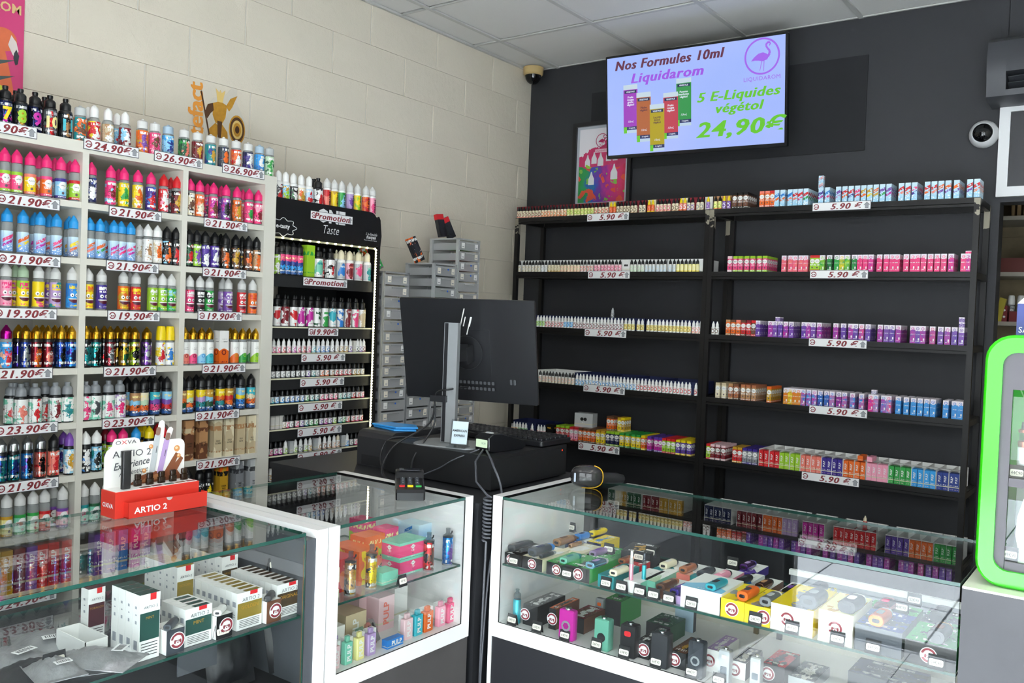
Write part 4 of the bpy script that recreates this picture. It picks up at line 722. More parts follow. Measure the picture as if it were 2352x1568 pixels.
s4 = run((303, 333, 360, 387, 412, 440, 468, 497, 525, 555, 583), B_, 'offwhite', 'peach', 'cream') + wc((618, 647, 673, 702, 732, 760, 788, 818, 848, 877, 906, 935, 965, 992, 1022, 1053, 1084, 1114), 'white', 'skyblue', 'lightblue') + wc((1143, 1175, 1205, 1237, 1267, 1297, 1328, 1363, 1393, 1424, 1457, 1488, 1519, 1551, 1582, 1638), 'white', 'red')
rbottles(0, 3, s4, 1160, 3.734)
for k, (a, c_, cl) in enumerate(((285, 600, 'white'), (602, 860, 'navy'), (862, 1100, 'navy'), (1102, 1345, 'navy'), (1348, 1665, 'navy'))): tray(ly(a, RZR[3], 1160, 3.734), ly(c_, RZR[3], 1160, 3.734), RZR[3], cl, 'bottle_tray', '%s cardboard tray on the fourth shelf of the left rack, %s from the left' % (cl, nth(k)), h=.052, hb=.07)
s5 = wc((52, 78, 102), 'cream', 'orange') + wc((127, 153, 178), 'palegreen', 'green') + wc((232, 287, 311, 337), 'white', 'red', 'red')
rbottles(0, 4, s5, 1160, 3.734)
for k, (a, c_) in enumerate(((38, 270), (272, 355))): tray(ly(a, RZR[4], 1160, 3.734), ly(c_, RZR[4], 1160, 3.734), RZR[4], 'navy', 'bottle_tray', 'navy cardboard tray behind white-capped bottles, fifth shelf of left rack, %s' % ('left of two', 'right of two')[k], h=.05, hb=.07)
# boxes on the racks: (u, c1, c2, c3, style, ranks behind)
BH = .078
RBX = []
def rboxes(rack, sh, items, X0, S, name='flavour_box', w_=.0225, h=BH, deep=1, text=None, fx=.014, d=.0235):
    z = RZR[sh]; n = 0
    for it in items:
        u, c1, c2, c3, style = it[:5]; k = it[5] if len(it) > 5 else deep; dz = it[6] if len(it) > 6 else 0.
        p = sol(X0+u/S, (0, RY+.002, z+.03), (1, 0, 0)); p.x = p.x if sh == 0 else min(max(p.x, RXS[rack]+.026+w_/2), RXS[rack+1]-.026-w_/2)
        for j in range(k):
            o = carton((p.x, RY+fx+j*(d+.0012), z+dz), w_, d, h, c1, c2, c3, style, 0, name)
            tag(o, '', 'box', 'boxes, %s, %s rack' % (SHN[sh], RACKN[rack])); RBX.append((rack, sh, round(p.x, 3), j, dz, o, wd(c1), wd(c2)))
            if text and j == 0: write(text, o, (-.001, -d/2-.0004, h*.64), .0125, card_white, ry=-PI/2, bold=.0004)
        n += 1
def rg(us, c1, c2, c3, style, k=1): return [(u, c1, c2, c3, style, k) for u in us[:-1]] + [(us[-1], c1, c2, c3, style, max(k, 5))]
BD, WT = 'band', 'water'
Z2, X2 = 3.36, 1620
rboxes(1, 0, rg((225, 268, 310), 'brown', 'black', 'salmon', BD, 2), X2, Z2)
rboxes(1, 0, rg((435, 478), 'orange', 'salmon', 'orange', BD) + [(515, 'orange', 'red', 'orange', BD)], X2, Z2, 'fruit_box')
ic = [(u, 'lightblue', c2, c3, 'ice', k) for u, c2, c3, k in ((550, 'blue', 'orange', 1), (595, 'blue', 'orange', 3), (652, 'blue', 'salmon', 1), (692, 'red', 'salmon', 1), (732, 'red', 'hotpink', 1), (775, 'red', 'green', 6), (890, 'indigo', 'magenta', 1), (940, 'blue', 'hotpink', 6), (1025, 'purple', 'lilac', 1), (1075, 'red', 'orange', 1), (1123, 'red', 'indigo', 1), (1172, 'hotpink', 'red', 1), (1220, 'gold', 'orange', 1), (1268, 'gold', 'yellow', 1), (1316, 'orange', 'gold', 1), (1365, 'purple', 'green', 1), (1415, 'purple', 'magenta', 4), (1510, 'red', 'salmon', 1), (1562, 'red', 'salmon', 1), (1613, 'hotpink', 'indigo', 5), (1712, 'red', 'orange', 1), (1765, 'red', 'salmon', 1), (1818, 'orange', 'purple', 1), (1872, 'orange', 'purple', 1), (1938, 'orange', 'purple', 5), (2040, 'red', 'purple', 1), (2095, 'red', 'orange', 4))]
rboxes(1, 0, ic, X2, Z2, 'ice_box', h=.079)
for j in range(2): rboxes(1, 0, [(868, 'lightblue', 'salmon', 'red', 'ice', 1, .079+.032*j)], X2, Z2, 'ice_box', h=.031, fx=.05)
rboxes(1, 1, rg((187,), 'hotpink', 'palepink', 'pink', BD, 1)[:1] + rg((230, 268), 'hotpink', 'lime', 'pink', BD, 1) + rg((318, 362), 'hotpink', 'lime', 'salmon', BD, 1) + rg((415, 458), 'hotpink', 'lime', 'skyblue', BD, 6) + rg((825, 862), 'lime', 'red', 'lime', BD, 1), X2, Z2, 'fruit_box')
rboxes(1, 1, [(u, 'salmon', 'hotpink', 'orange', WT, k) for u, k in ((605, 1), (655, 2), (692, 2), (735, 2), (772, 2))] + [(u, 'green', c, 'lime', WT, 1) for u, c in ((900, 'lime'), (955, 'darkgreen'), (1012, 'green'), (1052, 'yellow'), (1093, 'lime'), (1148, 'darkgreen'))] + [(u, 'hotpink', c, 'pink', WT, k) for u, c, k in ((1190, 'pink', 1), (1232, 'pink', 1), (1275, 'magenta', 4), (1342, 'hotpink', 1), (1395, 'pink', 2), (1440, 'pink', 1), (1478, 'pink', 3), (1548, 'hotpink', 3), (1600, 'pink', 1), (1636, 'pink', 1), (1683, 'hotpink', 1), (1736, 'pink', 1), (1788, 'pink', 1), (1838, 'hotpink', 1), (1895, 'magenta', 4), (1992, 'pink', 1), (2048, 'magenta', 3))], X2, Z2, 'berry_box')
rboxes(1, 1, [(2045, 'hotpink', 'pink', 'pink', WT, 1, .078)], X2, Z2, 'berry_box', h=.012, fx=.02)
X4, Z4 = 1600, 3.1357
rboxes(1, 2, [(u, c1, c2, 'cream', BD, 1) for u, c1, c2 in ((225, 'orange', 'tan'), (262, 'orange', 'brown'), (298, 'orange', 'salmon'), (335, 'red', 'brown'), (373, 'red', 'darkred'), (408, 'brown', 'red'))], X4, Z4, 'fruit_box')
rboxes(1, 2, [(u, 'purple', c, 'lilac', WT, k) for u, c, k in ((440, 'violet', 6), (530, 'magenta', 1), (563, 'purple', 1), (600, 'violet', 1), (640, 'magenta', 1), (680, 'purple', 4), (770, 'violet', 1), (802, 'magenta', 1), (838, 'purple', 1), (882, 'magenta', 6), (1000, 'magenta', 2), (1055, 'violet', 1), (1107, 'magenta', 1), (1143, 'violet', 1), (1185, 'hotpink', 1), (1232, 'violet', 4), (1320, 'magenta', 1), (1365, 'purple', 1), (1405, 'violet', 1), (1450, 'magenta', 5), (1555, 'magenta', 2), (1590, 'violet', 1), (1627, 'magenta', 3), (1697, 'hotpink', 1), (1755, 'purple', 1), (1805, 'magenta', 1), (1855, 'violet', 1), (1905, 'purple', 3))], X4, Z4, 'berry_box')
rboxes(1, 2, [(577, 'lilac', 'indigo', 'white', WT, 2, .078)], X4, Z4, 'berry_box', h=.021, fx=.02); rboxes(1, 2, [(1903, 'lilac', 'indigo', 'white', WT, 1, .078)], X4, Z4, 'berry_box', h=.022, fx=.02); rboxes(1, 2, [(1901, 'lilac', 'indigo', 'white', WT, 1, .1)], X4, Z4, 'berry_box', h=.022, fx=.02)
rboxes(1, 3, [(u, c1, c2, c3, BD, 6) for u, c1, c2, c3 in ((150, 'cream', 'beige', 'gold'), (195, 'cream', 'beige', 'gold'), (243, 'copper', 'tan', 'brown'), (283, 'copper', 'brown', 'tan'), (333, 'tan', 'copper', 'peach'), (370, 'tan', 'copper', 'peach'), (410, 'tan', 'copper', 'peach'), (520, 'gold', 'orange', 'yellow'))], X4, Z4, 'fruit_box')
rboxes(1, 3, [(u, c1, c2, 'white', WT, 5) for u, c1, c2 in ((640, 'orange', 'gold'), (672, 'gold', 'yellow'), (703, 'orange', 'gold'), (732, 'gold', 'orange'), (765, 'hotpink', 'blue'), (806, 'magenta', 'skyblue'), (846, 'skyblue', 'magenta'), (888, 'indigo', 'blue'), (935, 'blue', 'indigo'), (973, 'hotpink', 'skyblue'), (1022, 'magenta', 'indigo'), (1062, 'hotpink', 'blue'), (1120, 'skyblue', 'magenta'), (1185, 'hotpink', 'blue'), (1253, 'magenta', 'pink'), (1288, 'hotpink', 'skyblue'), (1345, 'magenta', 'blue'), (1382, 'skyblue', 'hotpink'))] + [(u, 'skyblue', 'blue', 'lightblue', WT, 5) for u in (1450, 1508, 1560, 1607, 1655, 1700, 1792, 1855, 1900)], X4, Z4, 'berry_box')
rboxes(1, 3, [(1258, 'white', 'indigo', 'salmon', WT, 1, .078)], X4, Z4, 'berry_box', h=.02, fx=.05)
SW = 'swirl'; X3, Z3 = 1160, 3.734
rboxes(0, 4, [(450, 'red', 'lime', 'red', BD, 4), (488, 'red', 'lime', 'red', BD, 5), (530, 'red', 'lime', 'red', BD, 4), (568, 'lightpink', 'red', 'red', BD, 6), (605, 'lightpink', 'red', 'red', BD, 6)], X3, Z3, 'fruit_box')
rboxes(0, 4, [(u, c1, c2, c3, BD, 7) for u, c1, c2, c3 in ((643, 'orange', 'brown', 'black'), (683, 'orange', 'brown', 'black'), (716, 'orange', 'brown', 'black'), (752, 'orange', 'brown', 'black'), (795, 'yellow', 'gold', 'black'), (835, 'yellow', 'gold', 'black'), (880, 'navy', 'lime', 'green'), (915, 'navy', 'lime', 'green'), (955, 'navy', 'lime', 'green'), (997, 'yellow', 'green', 'green'), (1045, 'yellow', 'green', 'green'), (1097, 'yellow', 'green', 'green'), (1140, 'yellow', 'green', 'green'), (1182, 'orange', 'yellow', 'gold'), (1235, 'magenta', 'violet', 'blue'), (1293, 'magenta', 'violet', 'blue'), (1330, 'magenta', 'violet', 'blue'), (1360, 'lime', 'red', 'red'), (1400, 'lime', 'red', 'red'), (1440, 'lime', 'red', 'red'), (1480, 'violet', 'yellow', 'lime'), (1525, 'violet', 'yellow', 'lime'), (1575, 'violet', 'yellow', 'lime'))], X3, Z3, 'fizz_box')
rboxes(0, 4, [(u, c1, c2, 'black', BD, k, BH) for u, c1, c2, k in ((845, 'orange', 'brown', 3), (875, 'orange', 'brown', 3), (938, 'yellow', 'gold', 3), (968, 'gold', 'yellow', 3))], X3, Z3, 'fizz_box', fx=.06)
p = sol(1160+690/3.734, (0, RY+.08, RZR[4]+BH+.04), (1, 0, 0)); o = carton((p.x, RY+.085, RZR[4]+BH), .112, .07, .078, 'palegrey', 'palegrey', 'palegrey', 'pulp', .15, 'plain_carton'); tag(o, 'pale grey carton with a black round mark standing on pink boxes, left rack', 'box'); O('printed_mark', em8, o, (-.0, -.0355, .045), scale=(1.7, 1, 1.7))
o = carton((ly(400, RZR[4], X3, Z3), RY+.03, RZR[4]), .05, .05, .074, 'black', 'black', 'gold', 'swirl', 0, 'plain_carton'); tag(o, 'black carton with yellow print beside the white-capped bottles, left rack', 'box')
rboxes(1, 4, [(83, 'lime', 'red', 'red', BD, 6), (112, 'darkred', 'palepink', 'salmon', BD, 6), (150, 'darkred', 'palepink', 'salmon', BD, 6), (190, 'darkred', 'palepink', 'salmon', BD, 6), (272, 'red', 'gold', 'orange', BD, 5), (308, 'red', 'gold', 'orange', BD, 5), (345, 'grey', 'indigo', 'blue', BD, 7), (380, 'grey', 'indigo', 'blue', BD, 7), (418, 'grey', 'indigo', 'blue', BD, 7)], X4, Z4, 'fruit_box')
pulp5 = [(us, c) for us, c in (((463, 500, 540, 577), 'red'), ((612, 648, 688, 725), 'lime'), ((765, 802, 840, 877), 'salmon'), ((917, 953, 992, 1030), 'indigo'), ((1073, 1112, 1155, 1195), 'orange'), ((1240, 1278, 1317, 1355), 'lightpink'), ((1400, 1442, 1482, 1523), 'green'), ((1567, 1610, 1657, 1698), 'skyblue'), ((1748, 1790, 1838, 1883), 'darkblue'))]
for us, c in pulp5:
    rboxes(1, 4, [(u, c, c, c, 'pulp', 2) for u in us], X4, Z4, 'upright_box', text='PULP')
    for q in (0, 2):
        a = sol(X4+us[q]/Z4, (0, RY, RZR[4]+.03), (1, 0, 0)).x-.0125; c2_ = sol(X4+us[q+1]/Z4, (0, RY, RZR[4]+.03), (1, 0, 0)).x+.0125; c2_ = min(c2_, RXS[2]-.025)
        b = MB(); w_ = c2_-a; dep = .22
        for s in (-1, 1): b.box((s*(w_/2-.0006), dep/2, .042), (.001, dep, .084))
        b.box((0, dep-.001, .042), (w_, .001, .084)); b.box((0, dep*.35, .083), (w_-.002, .03, .001)); o = b.build('box_tray', card_white, None, loc=((a+c2_)/2, RY+.001, RZR[4])); tag(o, 'white card tray round the %s boxes lettered PULP, %s of two, fifth shelf' % (wd(c), ('left', 'right')[q//2]), 'tray', 'white trays of lettered boxes')
for u, c, l_ in ((1195, 'orange', 'orange box lying across the lettered boxes, fifth shelf of right rack'), (1262, 'lightpink', 'light pink box lying across the lettered boxes, fifth shelf of right rack')):
    p = sol(X4+u/Z4, (0, RY+.05, RZR[4]+.1), (1, 0, 0)); tag(carton((p.x, RY+.05, RZR[4]+.0842), .0235, .078, .022, c, c, c, 'pulp', 0, 'upright_box'), l_, 'box')
# sixth shelf, seen through the right counter's glass
for rn, (rack, X0_, S_, us, c) in enumerate(((0, 1340, 7.84, (480, 540), 'darkgreen'), (0, 1340, 7.84, (600, 660), 'cream'), (0, 1340, 7.84, (700, 752), 'gold'), (0, 1340, 7.84, (806, 868, 930, 1000), 'darkgreen'), (0, 1340, 7.84, (1100, 1175, 1255, 1330), 'darkred'), (0, 1340, 7.84, (1405, 1480, 1575, 1650, 1735), 'gold'),
  (1, 1640, 3.303, (-55, -20, 15, 45, 78, 112), 'navy'), (1, 1640, 3.303, (190, 228, 265), 'darkred'), (1, 1640, 3.303, (303, 348), 'darkred'), (1, 1640, 3.303, (388, 422, 460, 500), 'orange'), (1, 1640, 3.303, (535, 572, 612), 'lilac'), (1, 1640, 3.303, (690, 730, 770, 815), 'magenta'), (1, 1640, 3.303, (925, 965, 1005, 1045, 1082, 1122, 1165, 1208), 'red'), (1, 1640, 3.303, (1320, 1365, 1410, 1458), 'violet'), (1, 1640, 3.303, (1500, 1545, 1592, 1637), 'orange'), (1, 1640, 3.303, (1690, 1735, 1780, 1830), 'green'))):
    z = RZR[5]; xs = []
    for i, u in enumerate(us):
        p = sol(X0_+u/S_, (0, RY+.002, z+.04), (1, 0, 0)); xs.append(p.x); o = carton((p.x, RY+.014, z), .0225, .0235, BH, c, c, c, 'pulp', 0, 'upright_box')
        tag(o, '', 'box', 'lettered boxes on the sixth shelf'); write('PULP', o, (-.001, -.0122, BH*.64), .0125, card_white, ry=-PI/2, bold=.0004)
        o['label'] = '%s box lettered PULP, %s in the %s run from left, sixth rack shelf' % (wd(c), nth(i), nth(rn))
    b = MB(); w_ = xs[-1]-xs[0]+.026
    for k in range(0, len(us)+1, 2): b.box((min(-w_/2+.0006+k*(w_/max(2, len(us))), w_/2-.0006), .11, .042), (.001, .22, .084))
    b.box((0, .219, .042), (w_, .001, .084)); b.box((0, .0005, .083), (w_, .001, .003)); tag(b.build('box_tray', card_white, None, loc=((xs[0]+xs[-1])/2, RY+.0006, z)), 'white card tray holding %s lettered boxes, %s from left, sixth rack shelf' % (wd(c), nth(rn)), 'tray', 'white trays of lettered boxes')
p = sol(1987, (0, RY+.14, RZR[5]+.1), (1, 0, 0)); o = bottle('small', (p.x, RY+.14, RZR[5]+.0605), 'cream', 'red', 'darkred', 'red', 'small', 0, body='red', bodym='gloss', name='dropper_bottle'); tag(o, 'red dropper bottle with cream cap standing above the sixth rack shelf', 'bottle')
b = MB(); b.box((0, 0, .03), (.09, .06, .06)); tag(b.build('plain_carton', M('red_carton', 'B3202A', .5), None, loc=(p.x, RY+.14, RZR[5])), 'red carton under the cream-capped bottle, sixth rack shelf', 'box')
for key in sorted(set(r_[:2] for r_ in RBX)):
    L = [r_ for r_ in RBX if r_[:2] == key]; xs = sorted(set(r_[2] for r_ in L if not r_[4])); up = sorted([r_ for r_ in L if r_[4]], key=lambda r_: (r_[2], r_[4], r_[3])); tail = '%s of %s rack' % (SHN[key[1]], RACKN[key[0]])
    for r_ in L:
        if r_[4]: r_[5]['label'] = '%s box stacked above the row, %s of those stacked, %s' % (r_[6], nth(up.index(r_)), tail)
        elif r_[3] == 0: r_[5]['label'] = '%s box, %s from left, %s' % (r_[6]+(' and '+r_[7] if r_[7] != r_[6] else ''), nth(xs.index(r_[2])), tail)
        else: r_[5]['label'] = '%s box %s behind the %s from left, %s' % (r_[6], ('right', 'two', 'three', 'four', 'five', 'six', 'seven')[r_[3]-1]+(' ranks' if r_[3] > 1 else ''), nth(xs.index(r_[2])), tail)
for i, (px, py) in enumerate(((1396, 498), (1398, 631), (1390, 765), (1387, 894), (1375, 1029))): price_tag('5.90 €', hit(px, py, 1, RY-.001), .268, .044, 0, 'printed 5.90 € strip on the %s of the left black rack' % SHN[i], 'price strips on the racks', long=True)
for i, (px, py) in enumerate(((1932, 473), (1926, 630), (1923, 788), (1924, 945), (1906, 1100), (1897, 1262))):
    q = hit(px, py, 1, RY-.001)
    if i == 5: q.z = RZR[5]-.022
    price_tag('5.90 €', q, .268, .041, 0, 'printed 5.90 € strip on the %s of the right black rack' % SHN[i], 'price strips on the racks', long=True)
# ================================================================== glass counters
CT = .955          # top of the glass
wframe = M('white_lacquer_frame', 'E4E4E2', .28); dark_lam = NT('dark_concrete_laminate'); co = dark_lam.node('ShaderNodeTexCoord').outputs['Object']
dark_lam.set(col=dark_lam.mix(dark_lam.noise(co, 6., 5), hx('3A3838'), hx('565352')), rough=.5); dark_lam.bump(dark_lam.noise(co, 120., 3), .1, .002); dark_lam = dark_lam.m
char_lam = M('charcoal_laminate', '232428', .45, var=.08, bscale=14)
def slab(par, c, d, name='glass_shelf'):
    """glass sheet with green edges: faces of the thin axis are clear, the rim is tinted"""
    b = MB(); t = d.index(min(d)); x, y, z = c
    b.box(c, d, 0); mi = [1]*6; pair = {0: (1, 3), 1: (0, 2), 2: (4, 5)}[t]
    for k in pair: mi[k] = 0
    b.mi = mi; return b.build(name, [glass, glass_edge], par)
def counter(name, cx, cy, rz, W_, D_, label, base_m, lined=None, left=True, right=True, shelfz=.752, floor_panel=False):
    """glass counter seen from its customer side (-y before rotation); W_ wide, D_ deep"""
    t = thing(name, (cx, cy, 0), rz, label, 'display counter', 'glass counters'); p = .034
    def bx(nm, x0, x1, y0, y1, z0, z1, m_): b = MB(); b.box(((x0+x1)/2, (y0+y1)/2, (z0+z1)/2), (x1-x0, y1-y0, z1-z0)); return b.build(nm, m_, t)
    h = W_/2
    if left: bx('end_panel', -h, -h+p, 0, D_, .53, CT, wframe)
    if right: bx('end_panel', h-p, h, 0, D_, .53, CT, wframe)
    if lined: 
        bx('rear_panel', -h, h-p-.03, D_-.012, D_-.008, .575, .735, black_matt); bx('case_floor', -h, h-p-.03, .01, D_-.013, .5705, .5765, black_matt)
        bx('inner_panel', h-p-.03, h-p, .004, D_, .575, CT-.02, M('slate_panel', '4A4D52', .5)); bx('copper_strip', h-p-.034, h-p-.03, .006, .009, .575, CT-.03, M('copper_strip', 'A87B4A', .4, .5))
    bx('base_cabinet', -h+(.012 if floor_panel else 0), h, .004, D_, .0, .53, base_m); bx('bottom_rail', -h+(p if left else 0), h-(p if right else 0), 0, D_, .53, .575, wframe if not lined else M('slate_panel', '4A4D52', .5))
    if floor_panel: bx('end_panel', -h, -h+.012, 0, D_, 0, .53, wframe)
    a, c_ = -h+(p if left else .002), h-(p if right else .002)
    if lined: c_ -= .034
    slab(t, ((a+c_)/2, D_/2, CT-.004), (c_-a, D_-.004, .008), 'glass_top'); slab(t, ((a+c_)/2, .004, (CT-.009+.575)/2), (c_-a, .005, CT-.009-.575), 'front_glass')
    slab(t, ((a+c_)/2, .012+(D_-.06)/2, shelfz-.003), (c_-a-.002, D_-.06, .006), 'glass_shelf')
    return t, bx
lc, _ = counter('display_counter', 1.632, -3.70, PI/2, 1.272, .56, 'left glass counter with slate lining, cartons and the red stand on it', char_lam, lined=True)
mc, _ = counter('display_counter', 1.632, -2.775, PI/2, .566, .56, 'middle small white glass counter with pastel boxes and vapes', dark_lam)
rc, rbx = counter('display_counter', 2.307, -2.442, 0, 1.276, .475, 'right glass counter with pod devices, in front of the racks', char_lam, right=False, floor_panel=True)
rbx('rear_rail', -.60, .638, .455, .475, .575, .64, white_paint); rbx('rear_post', .02, .034, .445, .46, .575, .70, M('brass_post', '7C6A45', .4, .5)); rbx('rear_post', .09, .105, .445, .46, .575, .70, M('black_post', '1E1E20', .4))
rbx('light_rail', .12, .636, .44, .455, .775, .79, M('white_rail', 'F0F0EE', .3)); rbx('rear_panel', .12, .636, .457, .461, .575, .775, M('grey_panel', '8E9298', .4)); rbx('rear_door', -.60, .118, .457, .461, .575, .74, M('black_door_glass', '17181A', .1))
SZ = .752; FZ = .575
# ------------------------------------------------------------------ little helpers for the goods
def stick(par, cx, z, y, r=.016): return O('shop_sticker', emblem_mesh(r), par, (cx, y, z))
def ptag(loc, txt, rz, label, tilt=-.25, w_=.034, h=.032):
    """small folded price tag: black tent with a white stuck-on price"""
    k = ('tent', w_, h)
    if k not in _tm:
        b = MB(); b._add([(-w_/2, 0, 0), (w_/2, 0, 0), (w_/2, .006, h), (-w_/2, .006, h), (-w_/2, .014, 0), (w_/2, .014, 0), (-w_/2, .001, 0), (w_/2, .001, 0), (w_/2, .0065, h-.001), (-w_/2, .0065, h-.001)], [(0, 1, 2, 3), (3, 2, 5, 4), (7, 6, 9, 8)], 0); _tm[k] = b.mesh('tent_price', M('tent_black', '1C1D1F', .5))
    o = O('tent_price', _tm[k], None, loc, rz); tag(o, label, 'price tag', 'small euro price tags')
    k2 = ('chip', w_)
    if k2 not in _tm: b = MB(); b.rbox((0, 0, 0), (w_*.86, .0008, h*.46), .003, 0, axis=1, n=2); _tm[k2] = b.mesh('price_sticker', M('cream_sticker', 'EFE9DC', .5))
    a = -math.atan2(.006, h); c = O('price_sticker', _tm[k2], o, (0, .0022, h*.48), 0, a); write(txt, c, (0, -.0006, 0), h*.32, inkblack, sx=.82)
    return o
def pod(loc, rz, L, w_, h, c1, c2, label, tilt=0., m_='gloss', end='black', name='pod_device', panel=True):
    """lying pod device: rounded bar, dark mouthpiece end, button strip; long axis along y, front end toward -y"""
    k = ('pod', L, w_, h, m_)
    if k not in _tm:
        b = MB(); b.rbox((0, 0, h/2), (w_, L*.78, h), h*.45, 0, axis=1, n=4, ch=.0015); _tm[k] = b.mesh(name, {'gloss': T_gloss, 'satin': T_satin, 'metal': T_metal}[m_], True)
        b = MB(); b.rbox((0, 0, h/2), (w_*.9, L*.16, h*.86), h*.38, 0, axis=1, n=3, ch=.002); b.rbox((0, L*.11, h/2), (w_*.62, L*.08, h*.5), h*.24, 0, axis=1, n=3, ch=.001); _tm[k+('e',)] = b.mesh('mouthpiece', T_gloss, True)
        b = MB(); b.rbox((0, 0, h), (w_*.42, L*.34, .0012), w_*.15, 0, axis=2, n=3); _tm[k+('p',)] = b.mesh('side_panel', T_matt)
        b = MB(); b.rbox((0, -L*.39-.0003, h/2), (w_*.5, .001, h*.36), h*.15, 0, axis=1, n=3); _tm[k+('u',)] = b.mesh('charging_port', black_pl)
    o = O(name, _tm[k], None, loc, rz, tilt, c1=cc(c1)); tag(o, label, 'vape device', 'pod devices')
    O('mouthpiece', _tm[k+('e',)], o, (0, L*.39+L*.06, 0), c1=cc(end)); O('charging_port', _tm[k+('u',)], o)
    if panel: O('side_panel', _tm[k+('p',)], o, (0, .0, 0), c1=cc(c2))
    return o
def gbox(loc, rz, w_, d, h, cf, ctop, cside, label, name='device_box', top='art', front=None, c3='white'):
    """printed carton: front, top and sides each in their own colour; art on the top sheet"""
    b = MB(); b.box((0, d/2, h/2), (w_, d, h)); key = ('gb', w_, d, h, cf, cside)
    if key not in _tm:
        b.mi = [0, 1, 1, 1, 0, 1]; _tm[key] = b.mesh(name, [M('card_'+cf, CN[cf], .45), M('card_'+cside, CN[cside], .45)])
    o = O(name, _tm[key], None, loc, rz); tag(o, label, 'box', 'device cartons')
    k = ('sheet', w_, d, top)
    if k not in _tm:
        q = MB(); q._add([(-w_/2+.0004, .0004, 0), (w_/2-.0004, .0004, 0), (w_/2-.0004, d-.0004, 0), (-w_/2+.0004, d-.0004, 0)], [(0, 1, 2, 3)], 0, [[(-.4, 0), (.4, 0), (.4, 1), (-.4, 1)]]); _tm[k] = q.mesh('printed_top', sty(top))
    O('printed_top', _tm[k], o, (0, 0, h+.0004), c1=cc(ctop), c2=cc(c3), c3=cc(cside))
    return o
def onz(px, py, z): return hit(px, py, 2, z)
# ------------------------------------------------------------------ goods on the glass shelf of the right counter
q5 = lambda u, v: (1120+u/3.086, 1060+v/3.086)
q6 = lambda u, v: (1640+u/3.303, 1100+v/3.303)
def box_at(q, u0, u1, v, h, d, cf, ct, cs, label, z=SZ, rot=0., yoff=0., st=None, top='swirl', c3='white', ymin=-2.425):
    a = onz(*q(u0, v), z); y = max(a.y, ymin); A_ = sol(q(u0, v)[0], (0, y, z), (1, 0, 0)); B2 = sol(q(u1, v)[0], (0, y, z), (1, 0, 0)); w_ = round(B2.x-A_.x, 4)
    o = gbox(((A_.x+B2.x)/2, y+yoff, z), rot, w_, d, h, cf, ct, cs, label, top=top, c3=c3)
    if st is not None: stick(o, st*w_/2, h*.5, -.0008, min(h*.42, .018))
    return o
K_ = 'black'
b1 = box_at(q5, 120, 240, 735, .034, .15, K_, K_, K_, 'black carton at the left end of the right counter shelf', st=-.3)
b2 = box_at(q5, 243, 385, 785, .036, .15, K_, 'cream', 'cream', 'black and cream carton with round sticker, second from left on the counter shelf', st=0)
b3 = box_at(q5, 515, 660, 700, .034, .12, 'cream', 'cream', 'cream', 'cream carton behind the black ones under a bronze device', ymin=-2.3)
b4 = box_at(q5, 415, 560, 835, .036, .14, K_, 'green', 'green', 'black and green carton under the teal device', st=0, top='art', c3='black')
b5 = box_at(q5, 545, 720, 880, .040, .15, K_, 'green', 'green', 'black and green carton under the iridescent device', st=.1, top='art', c3='black')
b6 = box_at(q5, 700, 800, 640, .035, .12, 'navy', 'yellow', 'yellow', 'comic-print carton in blue and yellow under the yellow device', top='art', c3='blue', ymin=-2.25)
b7 = box_at(q5, 700, 850, 735, .035, .13, K_, 'green', 'green', 'black and green carton under the mauve device', top='art', c3='black', ymin=-2.33)
b8 = box_at(q5, 780, 890, 918, .034, .15, 'teal', 'teal', 'teal', 'teal carton under the cream device with price 22€90')
b9 = box_at(q5, 885, 1000, 820, .03, .13, 'red', 'white', 'red', 'red and white carton under the orange-brown device', top='art', c3='red', ymin=-2.33)
b10 = box_at(q5, 960, 1080, 915, .032, .15, 'white', 'white', 'mint', 'white and mint carton behind the pink pen', top='wave')
b11 = box_at(q5, 1100, 1185, 915, .032, .15, 'mint', 'palegreen', 'mint', 'mint carton behind the turquoise pen', top='wave')
b12 = box_at(q5, 1165, 1300, 830, .03, .13, 'teal', 'teal', 'teal', 'teal carton under a cream device, middle of the shelf', top='wave', ymin=-2.33)
b13 = box_at(q5, 1310, 1430, 855, .03, .13, 'salmon', 'peach', 'tan', 'salmon carton under the tan device', top='wave', ymin=-2.34)
b14 = box_at(q5, 1430, 1560, 880, .03, .13, 'teal', 'teal', 'blue', 'teal carton under the anthracite device', top='wave', ymin=-2.33)
b15 = box_at(q5, 1185, 1290, 960, .022, .13, 'brown', 'tan', 'brown', 'brown carton under the walnut device', top='wave')
b16 = box_at(q5, 1290, 1390, 995, .022, .14, 'lilac', 'purple', 'lilac', 'lilac carton under the violet-blue device', top='wave')
b17 = box_at(q5, 1365, 1650, 1110, .056, .15, 'white', 'lightblue', 'white', 'white carton with pale blue top under the sky blue device', top='wave')
b18 = box_at(q5, 1560, 1690, 900, .03, .13, 'palepink', 'white', 'lightpink', 'pale pink carton under the pink device', top='wave', ymin=-2.32)
b19 = box_at(q6, 40, 225, 1075, .048, .16, 'yellow', 'yellow', 'yellow', 'yellow carton with round sticker, left one of the yellow cartons', st=0, c3='grey')
b20 = box_at(q6, 228, 420, 1125, .047, .16, 'yellow', 'yellow', 'yellow', 'yellow carton priced 24€90, between two other yellow cartons', st=.5, c3='grey')
b21 = box_at(q6, 425, 745, 1205, .065, .20, 'white', 'yellow', 'yellow', 'white-fronted carton with yellow top priced 49€90', st=-.2, c3='grey')
b22 = box_at(q6, 785, 1045, 1290, .075, .17, 'white', 'paleyellow', 'cream', 'white carton with olive top priced 59€90', st=0, c3='gold')
b23 = box_at(q6, 1062, 1418, 1385, .06, .15, 'smoke', 'darkblue', 'smoke', 'slate box priced 44€90, right of the white carton', top='art', c3='smoke')
